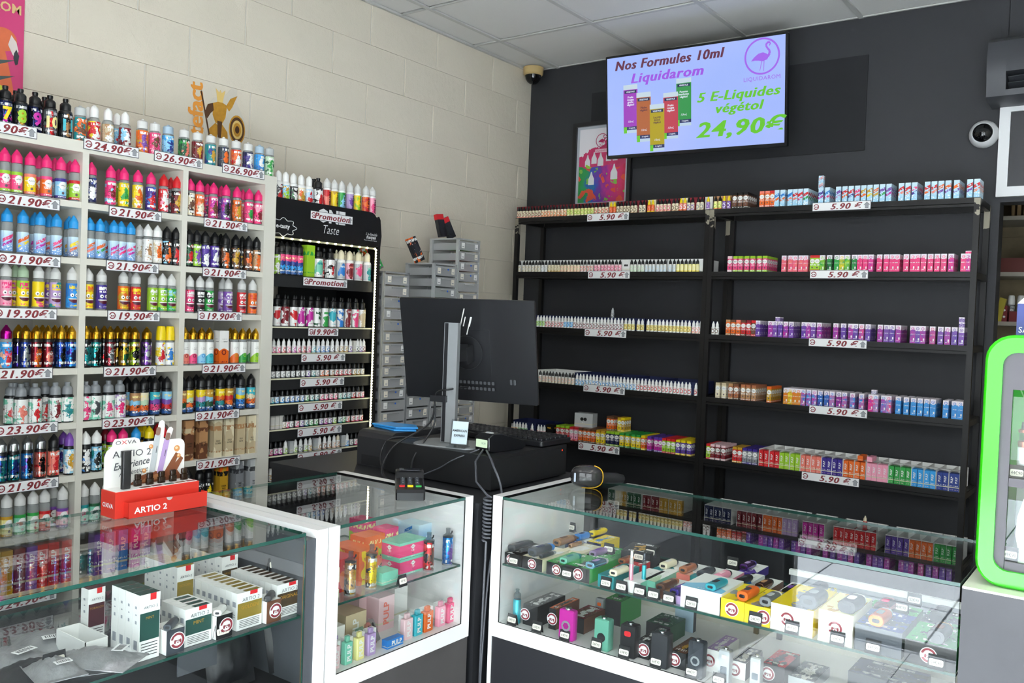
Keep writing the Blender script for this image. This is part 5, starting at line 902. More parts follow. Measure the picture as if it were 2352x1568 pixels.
b24 = box_at(q6, 1440, 1832, 1440, .052, .15, K_, 'green', 'green', 'black and green carton priced 59€90, right end of the shelf', st=-.05, top='art', c3='black')
b25 = box_at(q6, 1120, 1500, 1160, .045, .12, K_, 'green', 'darkgreen', 'black and green carton under the crimson device', top='art', c3='black', ymin=-2.27)
b26 = box_at(q6, 1560, 1840, 1190, .04, .12, K_, K_, 'green', 'black carton with green side at the rear right of the shelf', top='art', c3='green', ymin=-2.26)
b27 = box_at(q6, 290, 400, 900, .026, .13, 'brown', 'palepink', 'brown', 'brown carton under the bronze device', top='wave', ymin=-2.27)
b28 = box_at(q6, 465, 590, 935, .026, .13, 'white', 'violet', 'white', 'white carton with violet top under the dark silver device', top='wave', ymin=-2.27)
b29 = box_at(q6, 160, 255, 850, .024, .13, 'blue', 'blue', 'white', 'blue and white carton under the small black device', top='wave', ymin=-2.24)
b30 = box_at(q6, 175, 300, 760, .024, .12, 'indigo', 'violet', 'indigo', 'violet carton under the metallic violet device', top='wave', ymin=-2.18)
b31 = box_at(q6, 610, 800, 985, .03, .15, 'white', 'yellow', 'yellow', 'yellow-topped carton behind the gunmetal device', c3='grey', ymin=-2.22)
def pod_at(q, u, v, z, L, w_, h, c1, c2, label, m_='gloss', end='black', rz=-.05, **k):
    """front end of the device at pixel (u,v) of the zoomed crop, resting at height z"""
    p = onz(*q(u, v), z); return pod((p.x-math.sin(rz)*L*.39*0, min(max(p.y, -2.42), -2.06)+L*.39, z+.0008), rz, L, w_, h, c1, c2, label, m_=m_, end=end, **k)
zz = lambda b_: b_.location.z+b_.data.vertices[4].co.z if False else b_.location.z+max(v.co.z for v in b_.data.vertices)
for q, u, v, on, L, w_, h, c1, c2, m_, e_, lab in (
 (q5, 170, 640, b1, .10, .030, .021, 'charcoal', 'smoke', 'gloss', 'black', 'charcoal pod device on the black carton, left end of the counter shelf'), (q5, 232, 650, b1, .07, .013, .012, 'darkgrey', 'black', 'satin', 'grey', 'slim grey pen lying beside the charcoal device'),
 (q5, 315, 672, b2, .105, .032, .023, 'smoke', 'navy', 'gloss', 'blue', 'slate blue pod device on the black and cream carton'), (q5, 375, 690, b2, .075, .013, .012, 'smoke', 'black', 'satin', 'grey', 'slim slate pen lying on the black and cream carton'),
 (q5, 490, 600, b3, .10, .030, .021, 'tan', 'brown', 'satin', 'brown', 'bronze pod device on the cream carton'), (q5, 585, 612, b3, .075, .013, .012, 'tan', 'brown', 'satin', 'grey', 'slim bronze pen on the cream carton'),
 (q5, 500, 740, b4, .085, .026, .018, 'mint', 'teal', 'satin', 'teal', 'teal pod device on black and green carton'), (q5, 665, 785, b5, .085, .030, .018, 'lightblue', 'lilac', 'metal', 'silver', 'iridescent lilac and blue pod device on black and green carton'),
 (q5, 740, 532, b6, .085, .024, .018, 'yellow', 'navy', 'gloss', 'yellow', 'yellow comic-print device on the comic-print carton'), (q5, 745, 678, b7, .08, .026, .018, 'lilac', 'purple', 'satin', 'purple', 'mauve pod device on a green carton'),
 (q5, 865, 826, b8, .085, .026, .018, 'cream', 'offwhite', 'gloss', 'black', 'cream pod device nearest the 22€90 tag'), (q5, 950, 728, b9, .06, .024, .016, 'copper', 'brown', 'satin', 'orange', 'orange-brown pod device on the red carton'),
 (q5, 1245, 765, b12, .08, .026, .019, 'cream', 'offwhite', 'gloss', 'black', 'cream pod device, middle of the shelf behind the pens'), (q5, 1385, 795, b13, .08, .026, .019, 'copper', 'brown', 'gloss', 'black', 'tan pod device on the salmon carton'),
 (q5, 1510, 825, b14, .08, .026, .019, 'smoke', 'black', 'gloss', 'black', 'anthracite pod device on the teal carton'), (q5, 1225, 915, b15, .095, .026, .017, 'brown', 'tan', 'satin', 'copper', 'walnut brown pod device by the turquoise pen'),
 (q5, 1320, 950, b16, .095, .026, .017, 'indigo', 'purple', 'satin', 'lilac', 'violet-blue pod device on the lilac carton'), (q5, 1515, 952, b17, .085, .030, .018, 'turquoise', 'charcoal', 'satin', 'turquoise', 'sky blue pod device with a black window'),
 (q5, 1628, 850, b18, .08, .026, .019, 'lightpink', 'palepink', 'gloss', 'black', 'pink pod device on the pale pink carton'),
 (q6, 155, 965, b19, .085, .030, .024, 'orange', 'darkgrey', 'gloss', 'orange', 'orange fading to grey device on a yellow carton'), (q6, 335, 1008, b20, .085, .031, .024, 'grey', 'palegrey', 'satin', 'white', 'pale grey device on the yellow carton priced 24€90'),
 (q6, 630, 1053, b21, .095, .044, .034, 'darkgrey', 'grey', 'satin', 'darkgrey', 'large gunmetal device on the yellow-topped carton'), (q6, 935, 1088, b22, .095, .042, .030, 'black', 'white', 'gloss', 'white', 'black device with white end on the olive-topped carton'),
 (q6, 1165, 1188, b23, .09, .034, .026, 'orange', 'grey', 'satin', 'silver', 'orange and silver device on the slate box'), (q6, 1680, 1262, b24, .09, .038, .030, 'black', 'brown', 'gloss', 'gold', 'black device with gold rim at right end of the shelf'),
 (q6, 1275, 1035, b25, .075, .040, .030, 'darkred', 'pink', 'metal', 'red', 'crimson metallic device on a green carton'), (q6, 1700, 1095, b26, .08, .04, .028, 'black', 'charcoal', 'gloss', 'black', 'black device behind the gold-rimmed one'),
 (q6, 345, 848, b27, .08, .026, .019, 'brown', 'tan', 'metal', 'black', 'bronze metallic device on the brown carton'), (q6, 550, 890, b28, .08, .026, .019, 'smoke', 'purple', 'metal', 'black', 'dark silver device on the white and violet carton'),
 (q6, 195, 808, b29, .075, .024, .018, 'black', 'smoke', 'gloss', 'black', 'small black device on the blue and white carton'), (q6, 225, 695, b30, .075, .026, .018, 'purple', 'lilac', 'metal', 'indigo', 'metallic violet device on the violet carton'), (q6, 745, 900, b31, .09, .036, .028, 'charcoal', 'smoke', 'satin', 'black', 'charcoal device behind the gunmetal one')):
    pod_at(q, u, v, zz(on)+.0006, L, w_, h, c1, c2, lab, m_, e_)
p = onz(*q5(640, 560), SZ+.03); bx_ = gbox((p.x, -2.16, SZ), -.05, .07, .08, .03, 'navy', 'darkblue', K_, 'navy carton at the rear left of the counter shelf', top='wave'); pod((p.x, -2.115, SZ+.031), -.05, .07, .028, .02, 'blue', 'navy', 'blue pod device on the navy carton, rear left of the shelf')
# standing pens
for u, v, c, tip, ln, lab in ((1012, 918, 'lightpink', 'white', .112, 'pink standing pen with white tip at the shelf edge'), (1103, 912, 'turquoise', 'smoke', .104, 'turquoise standing pen with dark tip at the shelf edge')):
    p = onz(*q5(u, v), SZ); k = ('pen', ln)
    o = O('vape_pen', MB().lathe([(0, 0), (.0058, 0), (.0062, .001), (.0062, ln*.66), (.0058, ln*.68)], 16).mesh('vape_pen', T_satin, True), None, (p.x, max(p.y, -2.43), SZ), c1=cc(c)); tag(o, lab, 'vape device')
    O('tank', MB().lathe([(.0056, ln*.68), (.0056, ln*.82), (.0042, ln*.84)], 16).mesh('tank', T_clear, True), o, c1=cc(tip)); O('drip_tip', MB().lathe([(.0038, ln*.84), (.0036, ln), (0, ln)], 12).mesh('drip_tip', T_gloss, True), o, c1=cc(tip))
tg = [(q5, 178, 712, '61€90', 'on the leftmost black carton'), (q5, 555, 812, '24€90', 'in front of the teal device'), (q5, 832, 900, '22€90', 'below the cream device, front of the shelf'), (q5, 940, 965, '17€90', 'left of the pink pen'), (q5, 1070, 990, '14€90', 'left of the turquoise pen'), (q5, 1168, 1000, '17€90', 'right of the turquoise pen'), (q5, 1277, 1012, '18€90', 'below the violet-blue device'), (q5, 1437, 1055, '25€90', 'on the white and blue carton'),
 (q6, 307, 1130, '24€90', 'on the middle yellow carton'), (q6, 585, 1190, '49€90', 'on the white-fronted carton'), (q6, 930, 1270, '59€90', 'on the white carton with olive top'), (q6, 1200, 1330, '44€90', 'on the slate box'), (q6, 1680, 1440, '59€90', 'on the rightmost green carton')]
for q, u, v, t_, l_ in tg:
    p = onz(*q(u, v), SZ); y = -2.434; P2 = sol(q(u, v)[0], (0, y, SZ), (1, 0, 0)); ptag((P2.x, y, SZ+.0005), t_, 0, 'black tent tag reading %s %s' % (t_, l_))
for q, u, v, on, t_, l_ in ((q5, 605, 490, bx_, '39€90', 'at the rear left of the shelf'), (q5, 852, 655, b7, '39€90', 'beside the mauve device'), (q5, 1065, 712, b9, '37€90', 'behind the pink pen'), (q5, 1190, 660, b12, '42€90', 'behind the middle cream device'), (q6, 135, 675, b30, '22€90', 'beside the metallic violet device'), (q6, 1415, 1020, b25, '44€90', 'beside the crimson device'), (q6, 1550, 925, b26, '52€90', 'at the rear right of the shelf')):
    z = zz(on)+.001; p = onz(*q(u, v), z); ptag((p.x, min(max(p.y, on.location.y+.01), on.location.y+.1), z), t_, 0, 'tent tag reading %s %s' % (t_, l_))
p = onz(*q5(1320, 640), SZ); bq = gbox((p.x, -2.2, SZ), .2, .09, .12, .05, K_, K_, K_, 'black carton with yellow print behind the cream device', top='art', c3='gold')
# ------------------------------------------------------------------ floor of the right counter: box mods standing in front of their cartons
def mod(u, v, w_, h, d, c1, c2, label, q=q5, m_='satin', hole=None, screen=None, badge=None, rz=0., chimney=True, name='box_mod'):
    p = onz(*q(u, v), FZ); y = min(max(p.y+d/2, -2.43+d/2), -2.2); P2 = sol(q(u, v)[0], (0, y-d/2, FZ+h/2), (1, 0, 0))
    b = MB(); b.rbox((0, 0, h/2), (w_, d, h), min(w_, h)*.12, 0, axis=1, n=4, ch=.003); o = b.build(name, {'satin': T_satin, 'gloss': T_gloss, 'metal': T_metal, 'clear': T_frost}[m_], None, loc=(P2.x, y, FZ), smooth=True, rz=rz, c1=cc(c1)); tag(o, label, 'vape device', 'box mods on the counter floor')
    if chimney: MB().lathe([(w_*.2, h-.001), (w_*.2, h+.004), (w_*.16, h+.005), (w_*.12, h+.004), (0, h+.004)], 14).build('tank_ring', chrome, o, smooth=True)
    f = -d/2-.0006
    if hole: b = MB(); b.prism(_ell(0, h*.42, w_*.27, w_*.27, 20), f-.0006, f+.0006, 0, axis=1); b.build('round_window', black_pl, o)
    if screen: b = MB(); b.rbox((0, f, h*screen[0]), (w_*.56, .0014, h*screen[1]), .002, 0, axis=1, n=3); b.build('screen', M('grey_lcd', '55606B', .15), o); b = MB(); b.rbox((0, f, h*.82), (w_*.4, .002, h*.1), .002, 0, axis=1, n=3); b.build('fire_button', M('pale_button', 'D8D4CE', .3), o)
    if badge: b = MB(); b.prism(_ell(0, h*.48, w_*.3, w_*.3, 24), f-.0004, f, 0, axis=1); b.prism(_ell(0, h*.48, w_*.2, w_*.2, 6), f-.0008, f-.0004, 1, axis=1); b.build('round_badge', [alu, T_satin], o, c1=cc(c1))
    if c2:
        b = MB(); b.rbox((0, f, h*.74), (w_*.42, .0016, h*.16), w_*.1, 0, axis=1, n=3); b.build('fire_button', M('button_'+c2, CN[c2], .3), o)
    return o
def lbox(u0, u1, v, h, d, cf, ct, cs, label, q=q5, top='art', c3='white', st=None, ymin=-2.40): return box_at(q, u0, u1, v, h, d, cf, ct, cs, label, z=FZ, st=st, top=top, c3=c3, ymin=ymin)
lbox(248, 350, 1180, .062, .15, K_, K_, K_, 'black box with sticker, second from left on the counter floor', st=-.7); lbox(430, 480, 1180, .062, .13, K_, 'orange', 'brown', 'black box with orange top behind the magenta mod', st=.0, c3='black')
lbox(560, 680, 1190, .045, .12, K_, 'darkred', 'brown', 'dark box with crimson top beside the magenta mod'); lbox(830, 940, 1140, .075, .13, K_, 'green', 'green', 'black and green box behind the light teal mod', c3='black', ymin=-2.3)
lbox(1060, 1140, 1400, .05, .13, K_, K_, K_, 'black box with sticker between two black mods', st=.1); lbox(1120, 1290, 1250, .05, .1, K_, 'darkgreen', 'darkgreen', 'dark green box behind the black mods', ymin=-2.28, c3='black')
lbox(1290, 1400, 1470, .045, .13, K_, 'brown', K_, 'black box with sticker and gold print left of the blue-grey mod', st=-.4, c3='gold'); lbox(1545, 1640, 1480, .06, .13, 'white', 'lilac', 'white', 'white box with lilac top beside the blue-grey mod', st=-.5)
lbox(1325, 1455, 1240, .085, .02, 'paleblue', 'palegrey', 'smoke', 'upright white box with dark splatter print at the rear of the counter', top='art', ymin=-2.12)
lbox(125, 235, 1500, .045, .12, 'white', 'smoke', K_, 'white box with grey top between the silver mods', q=q6, st=-.5); lbox(365, 530, 1535, .05, .12, K_, 'red', K_, 'black box with red top and jagged black shape', q=q6, st=-.5, c3='black')
lbox(560, 760, 1560, .025, .13, 'silver', 'smoke', 'grey', 'flat silver box right of the red-topped box', q=q6); o = lbox(1010, 1560, 1600, .05, .12, 'smoke', 'navy', K_, 'long black box lettered DOVPO at the right of the counter floor', q=q6, c3='smoke'); write('DOVPO', o, (-.02, .06, .052), .02, wtxt, rx=-PI/2+.0)
mod(555, 1268, .050, .088, .024, 'magenta', None, 'magenta box mod with silver badge', badge=True, m_='gloss'); mod(790, 1085, .030, .064, .02, 'silver', 'orange', 'silver and black mod with an orange button, behind the teal one', chimney=False)
mod(805, 1340, .047, .088, .03, 'mint', None, 'light teal box mod with a round black window', hole=True); mod(990, 1392, .047, .090, .034, 'black', 'red', 'black box mod with red button', m_='gloss'); mod(1215, 1470, .050, .092, .034, 'charcoal', None, 'plain black box mod right of the red-buttoned one', m_='gloss')
mod(1470, 1548, .042, .096, .03, 'smoke', None, 'translucent blue-grey mod with a badge', m_='clear', badge=True); mod(1672, 1590, .030, .092, .024, 'silver', None, 'slim silver mod with grey screen, left of two', screen=(.42, .24)); mod(310, 1600, .028, .082, .024, 'silver', None, 'slim silver mod with grey screen, right of two', q=q6, screen=(.42, .2))
# tall blue tank mod at the left
p = onz(*q5(205, 1140), FZ); o = O('tank_mod', MB().lathe([(0, 0), (.0115, 0), (.012, .002), (.012, .07), (.0105, .072)], 18).mesh('tank_mod', T_satin, True), None, (p.x, -2.405, FZ), c1=cc('turquoise')); tag(o, 'blue tube mod with a clear tank, left end of the counter floor', 'vape device')
O('tank', MB().lathe([(.0108, .072), (.0112, .086), (.0095, .09)], 16).mesh('tank', T_clear, True), o, c1=cc('smoke')); O('drip_tip', MB().lathe([(.0058, .09), (.005, .098), (.0062, .102), (0, .102)], 14).mesh('drip_tip', T_clear, True), o, c1=cc('smoke'))
for u, v, t_, l_ in ((163, 1140, '39€90', 'beside the blue tube mod'), (340, 1190, '50€90', 'before the black box'), (538, 1250, '64€90', 'before the magenta mod'), (762, 1320, '54€90', 'before the light teal mod'), (958, 1375, '69€90', 'before the red-buttoned mod'), (1185, 1445, '66€90', 'before the plain black mod'), (1437, 1520, '44€90', 'before the blue-grey mod'), (1630, 1565, '49€90', 'before the left silver mod')):
    P2 = sol(q5(u, v)[0], (0, -2.4365, FZ), (1, 0, 0)); ptag((P2.x, -2.4345, FZ+.0005), t_, 0, 'black tent tag reading %s %s' % (t_, l_))
# ================================================================== middle counter goods (front towards +x)
q8 = lambda u, v: (700+u/3.2136, 1080+v/3.2136)
def xb(u0, u1, x, z, h, d, c1, c2, c3, style, label, txt=None, tc=None, rz=0., q=q8, ts=.02, vert=True, cat='box', group='boxes in the middle counter', name='flavour_box', twist=0.):
    """carton whose +x face fills pixel columns u0..u1 of the crop at counter depth x"""
    A_ = sol(q(u0, 0)[0], (x, 0, z+h/2), (0, 1, 0)).y; B2 = sol(q(u1, 0)[0], (x, 0, z+h/2), (0, 1, 0)).y; w_ = round(B2-A_, 4)
    o = carton((x-d/2, (A_+B2)/2, z), w_, d, h, c1, c2, c3, style, PI/2+twist, name); tag(o, label, cat, group)
    if txt: write(txt, o, (-w_*.02, -d/2-.0005, h*.5), ts, tc or card_white, ry=-PI/2 if vert else 0, bold=ts*.03)
    return o
xb(590, 688, 1.50, SZ, .118, .05, 'hotpink', 'lime', 'pink', 'sunset', 'pink carton with lime top, tallest on the middle counter shelf'); xb(430, 520, 1.40, SZ, .125, .06, 'hotpink', 'lime', 'salmon', 'sunset', 'pink carton with lime top behind the orange one'); xb(442, 588, 1.505, SZ, .11, .06, 'orange', 'lime', 'salmon', 'sunset', 'orange carton with lime top beside the pink one')
xb(135, 255, 1.585, SZ, .078, .10, 'cream', 'red', 'salmon', 'swirl', 'cream-fronted red carton at the left of the middle shelf'); xb(258, 375, 1.56, SZ, .088, .12, 'red', 'orange', 'salmon', 'swirl', 'red-orange carton behind the second chrome vape'); xb(400, 540, 1.555, SZ, .092, .12, 'orange', 'yellow', 'gold', 'swirl', 'orange carton with yellow top behind the yellow vape')
xb(572, 688, 1.60, SZ, .034, .05, 'mint', 'mint', 'teal', 'pulp', 'small mint box by the yellow vape')
for i, (z0, c_) in enumerate(((SZ, 'skyblue'), (SZ+.053, 'skyblue'))): o = xb(840, 1090, 1.50, z0, .052, .085, c_, 'blue', 'lightblue', 'ice', '%s lying carton in the blue pair at the right of the shelf' % ('lower', 'upper')[i]); write('OOPS', o, (-.02, -.043, .024), .024, card_white, bold=.001, sx=.8) if False else None
for i, (z0, c_) in enumerate(((SZ, 'hotpink'), (SZ+.047, 'hotpink'))): xb(700, 895, 1.575, z0, .046, .08, c_, 'mint', 'pink', 'band', '%s lying carton in the pink pair beside the red chrome vape' % ('lower', 'upper')[i])
foil = {}
for u0, u1, v1, h, c1, c2, lab in ((150, 258, 985, .115, 'copper', 'gold', 'copper'), (318, 412, 920, .114, 'tan', 'gold', 'bronze'), (468, 572, 885, .118, 'gold', 'yellow', 'gold'), (897, 990, 765, .110, 'red', 'brown', 'red'), (1035, 1130, 718, .108, 'blue', 'purple', 'blue')):
    x = 1.605; A_ = sol(q8(u0, 0)[0], (x, 0, SZ+.04), (0, 1, 0)).y; B2 = sol(q8(u1, 0)[0], (x, 0, SZ+.04), (0, 1, 0)).y; r = .0155
    o = O('chrome_vape', _lm('chrome_vape_%g' % h, [(r-.001, 0), (r, .002), (r, h*.74), (r-.001, h*.76)], sty('foil'), 20, uvh=(0, h*.76)), None, (x-r, (A_+B2)/2, SZ), PI/2, c1=cc(c1), c2=cc(c2), c3=cc('smoke')); tag(o, '%s chrome disposable vape with dark mouthpiece, standing on the middle shelf' % lab, 'vape device', 'chrome vapes in the middle counter')
    O('base_ring', _lm('vape_base', [(0, -.0), (r+.0004, 0), (r+.0004, .005)], T_clear, 20), o, c1=cc('palegrey')); O('mouthpiece', _lm('vape_mouth_%g' % h, [(r+.0006, h*.76), (r+.0008, h*.80), (.009, h*.84), (.0062, h*.88), (.0068, h), (0, h)], T_clear, 18), o, c1=cc('smoke'))
    b = MB(); b.tube([(.012, 0, h*.82), (.0175, 0, h*.85), (.0185, 0, h*.9)], .0022, 6); b.build('lanyard_loop', black_pl, o)
ptag((1.632, sol(q8(725, 0)[0], (1.63, 0, SZ), (0, 1, 0)).y, SZ-.006), '9€90', PI/2, 'black tent tag reading 9€90 on the middle counter shelf edge', w_=.032)
# lower floor: cartons behind, bar vapes in front
xb(150, 292, 1.57, FZ, .092, .07, 'offwhite', 'white', 'white', 'pulp', 'white carton lettered PULP at the left of the lower floor', 'PULP', M('print_lilac', CN['lilac'], .5), ts=.03); xb(300, 452, 1.54, FZ, .098, .09, 'beige', 'cream', 'cream', 'pulp', 'beige carton lettered PULP on the lower floor', 'PULP', ts=.03)
xb(400, 535, 1.45, FZ, .10, .08, 'palepink', 'palepink', 'white', 'pulp', 'pale pink carton behind the beige one'); xb(545, 660, 1.50, FZ, .098, .06, 'palepink', 'salmon', 'white', 'pulp', 'pale pink carton with red letters PULP', 'PULP', M('print_salmon', CN['salmon'], .5), ts=.03); xb(662, 756, 1.475, FZ, .1, .05, 'white', 'red', 'white', 'pulp', 'white carton with barcode right of the pink ones')
BCL = (('yellow', 146, 178), ('palepink', 205, 262), ('mint', 300, 355), ('paleyellow', 388, 443), ('lilac', 470, 528), ('palepink', 736, 800), ('turquoise', 815, 874), ('orange', 886, 950), ('lightpink', 990, 1042), ('hotpink', 1060, 1112))
for i, (c_, u0, u1) in enumerate(BCL):
    x = 1.606 if i < 5 else 1.60; A_ = sol(q8(u0, 0)[0], (x, 0, FZ+.03), (0, 1, 0)).y; B2 = sol(q8(u1, 0)[0], (x, 0, FZ+.03), (0, 1, 0)).y; w_ = B2-A_
    b = MB(); b.rbox((0, 0, .029), (w_, .018, .058), .003, 0, axis=2, n=3, ch=.001); o = b.build('bar_vape', T_gloss, None, loc=(x-.009, (A_+B2)/2, FZ), rz=PI/2, c1=cc(c_)); tag(o, '%s bar vape lettered PULP, %s along the lower floor of the middle counter' % (wd(c_), nth(i)), 'vape device', 'bar vapes')
    b = MB(); b.rbox((0, 0, .0655), (w_*.5, .011, .015), .003, 0, axis=2, n=3, ch=.002); b.build('mouthpiece', T_frost, o, c1=cc(c_)); write('PULP', o, (0, -.0096, .030), .02, card_white, ry=-PI/2, bold=.0006)
    o2 = carton((x-.028, (A_+B2)/2+.016, FZ), w_*1.1, .018, .062, 'white', 'lilac', 'palepink', 'pulp', PI/2, 'flavour_box'); tag(o2, 'white carton just behind the %s bar vape, %s along' % (wd(c_), nth(i)), 'box', 'white cartons behind bar vapes')
o = carton((1.60, sol(q8(648, 0)[0], (1.6, 0, FZ), (0, 1, 0)).y, FZ), .062, .022, .024, 'blue', 'lightblue', 'white', 'pulp', PI/2, 'bar_vape'); tag(o, 'blue bar vape lettered PULP lying on its side', 'vape device'); write('PULP', o, (.004, -.0115, .013), .018, card_white, bold=.0006)
for i, (c_, u) in enumerate((('mint', 470), ('salmon', 540), ('grey', 590))):
    y = sol(q8(u, 0)[0], (1.575, 0, FZ+.05), (0, 1, 0)).y; b = MB(); b.rbox((0, 0, .033), (.024, .014, .062), .004, 0, axis=1, n=3, ch=.001); o = b.build('cased_vape', T_clear, None, loc=(1.572-.012*i, y, FZ), rz=PI/2, ry=.38 if False else 0, c1=cc(c_)); o.rotation_euler = (-.45, 0, PI/2+.3); tag(o, 'clear-cased %s vape leaning back behind the bar vapes' % wd(c_), 'vape device', 'clear-cased vapes')
    b = MB(); b.rbox((0, -.0072, .045), (.008, .001, .018), .003, 0, axis=1, n=3); b.build('printed_mark', inkblack, o)
# ================================================================== left counter goods (front towards +x)
q4 = lambda u, v: (u/3.095, 1180+v/3.095)
def pack(u0, u1, h, n, d, cf, txt, ttxt, lab, x=1.60, z=.753, low=False, gap=.0012, q=q4, fw=None):
    """a rank of n cartons one behind the other; the front face fills pixel columns u0..u1"""
    A_ = sol(q(u0, 0)[0], (x, 0, z+h/2), (0, 1, 0)).y; B2 = sol(q(u1, 0)[0], (x, 0, z+h/2), (0, 1, 0)).y; w_ = round(B2-A_, 4)
    key = ('pack', w_, d, h, cf)
    if key not in _tm:
        b = MB(); b.box((0, 0, h/2), (w_, d, h)); y = -d/2-.0003
        b._add([(-w_/2+.001, y, h*.30), (w_/2-.001, y, h*.30), (w_/2-.001, y, h*.72), (-w_/2+.001, y, h*.72)], [(0, 1, 2, 3)], 1)
        t_ = h+.0003; b._add([(-w_/2, -d*.5, t_), (w_/2, -d*.5, t_), (w_/2, d*.5, t_), (-w_/2, d*.5, t_)], [(0, 1, 2, 3)], 1 if not low else 0)
        if low: b._add([(-w_*.15, -d*.5, t_+.0002), (w_*.42, -d*.5, t_+.0002), (w_*.42, d*.15, t_+.0002), (-w_*.15, d*.15, t_+.0002)], [(0, 1, 2, 3)], 1)
        b._add([(w_*.0, y-.0002, h*.90), (w_*.3, y-.0002, h*.90), (w_*.3, y-.0002, h+.0003), (w_*.0, y-.0002, h+.0003)], [(0, 1, 2, 3)], 2)
        xs = -w_/2-.0003
        for (y0, y1, z0, z1) in ((-d*.25, d*.25, h*.16, h*.30), (-d*.1, d*.15, h*.78, h*.82), (-d*.12, d*.12, h*.55, h*.6), (-d*.1, d*.1, h*.68, h*.7)) if not low else ((-d*.28, d*.28, h*.62, h*.76), (-d*.2, d*.2, h*.4, h*.42), (-d*.2, d*.2, h*.34, h*.36)):
            b._add([(xs, y1, z0), (xs, y0, z0), (xs, y0, z1), (xs, y1, z1)], [(0, 1, 2, 3)], 3)
        _tm[key] = b.mesh('coloured_carton', [card_white, M('pack_'+cf, {'mint': '1F4A42', 'golden': '8F7A2E', 'original': '4A3B28', 'deep': '4A1722'}[cf], .4), M('pack_red', 'D8232A', .4), M('side_print', '9A9EA6', .5)])
    for i in range(n):
        o = O('refill_carton', _tm[key], None, (x-d/2-i*(d+gap), (A_+B2)/2, z), PI/2); tag(o, '%s%s' % (lab, '' if i == 0 and n == 1 else (', %s from the front' % nth(i))), 'box', 'refill cartons in the left counter')
        write('ARTIO 2', o, (w_*.04, -d/2-.0008, h*.8), w_*.17, M('grey_print', '6E7076', .5), sx=1.1)
        if i == 0:
            write(txt, o, (0, -d/2-.0008, h*(.64 if not low else .6)), w_*.17, M('gold_print', 'B98B2A', .4)); b = MB()
            for k in range(5): b.box((0, -d/2-.0004, h*(.25-.045*k)), (w_*.8, .0004, h*.012))
            b.build('fine_print', M('dark_print', '3A3A3E', .5), o)
pack(625, 745, .118, 1, .03, 'deep', 'TOBACCO', 0, 'tall white and dark red carton at the rear left of the left counter', x=1.43); pack(1255, 1375, .125, 5, .026, 'golden', 'GOLDEN', 0, 'tall white and olive carton, GOLDEN rank', x=1.44); pack(1575, 1687, .118, 5, .026, 'original', 'ORIGINAL', 0, 'tall white and brown carton, ORIGINAL rank', x=1.42)
pack(990, 1135, .138, 4, .026, 'mint', 'MINT', 0, 'tall white and dark green carton, MINT rank'); pack(1002, 1135, .082, 4, .024, 'deep', 'TOBACCO', 0, 'low white and dark red carton, rank behind the tall MINT ones', x=1.46, low=True)
pack(1315, 1505, .082, 4, .022, 'mint', 'MINT', 0, 'low white and dark green carton, MINT rank', low=True); pack(1685, 1862, .086, 8, .022, 'golden', 'GOLDEN', 0, 'low white and olive carton, GOLDEN rank', low=True); pack(1968, 2132, .08, 8, .022, 'original', 'ORIGINAL', 0, 'low white and brown carton, ORIGINAL rank', low=True)
yq = lambda u, x=1.6, z=.79: sol(q4(u, 0)[0], (x, 0, z), (0, 1, 0)).y
b = MB(); w_ = .05; b.box((0, .06, .0015), (w_, .12, .003)); [b.box((s*(w_/2-.001), .06, .022), (.002, .12, .044)) for s in (-1, 1)]; b.box((0, .001, .022), (w_, .002, .044)); b.box((0, .119, .022), (w_, .002, .044)); tag(b.build('open_tray', card_white, None, loc=(1.53, yq(690, 1.53), .753), rz=PI/2), 'open white carton tray between the tall cartons', 'tray')
for u, c_, l_, tx in ((1225, 'mint', 'dark green carton with round sticker and slate device', None), (1573, 'original', 'black carton with 19€90 tag and white device', '19€90'), (1925, 'original', 'brown carton with round sticker and black device', None)):
    y = yq(u); o = gbox((1.612, y, .753), PI/2, .042, .055, .052, 'smoke' if c_ == 'mint' else 'black' if tx else 'brown', 'white', 'white', l_, name='sticker_carton'); stick(o, .004, .027, -.001, .018)
    pod((1.60, y-.004, .8065), PI/2-.9, .055, .018, .014, 'smoke' if c_ == 'mint' else 'white' if tx else 'black', 'smoke', '%s device lying on the %s' % ('slate' if c_ == 'mint' else 'white' if tx else 'black', l_.split(' with')[0]), panel=False)
    if tx: ptag((1.615, y-.004, .754), tx, PI/2, 'white price chip reading 19€90 on the black carton', w_=.036)
ptag((1.50, yq(1958, 1.5, .85), .8345), '9€90', PI/2, 'black tent tag reading 9€90 on the ORIGINAL rank', w_=.036)
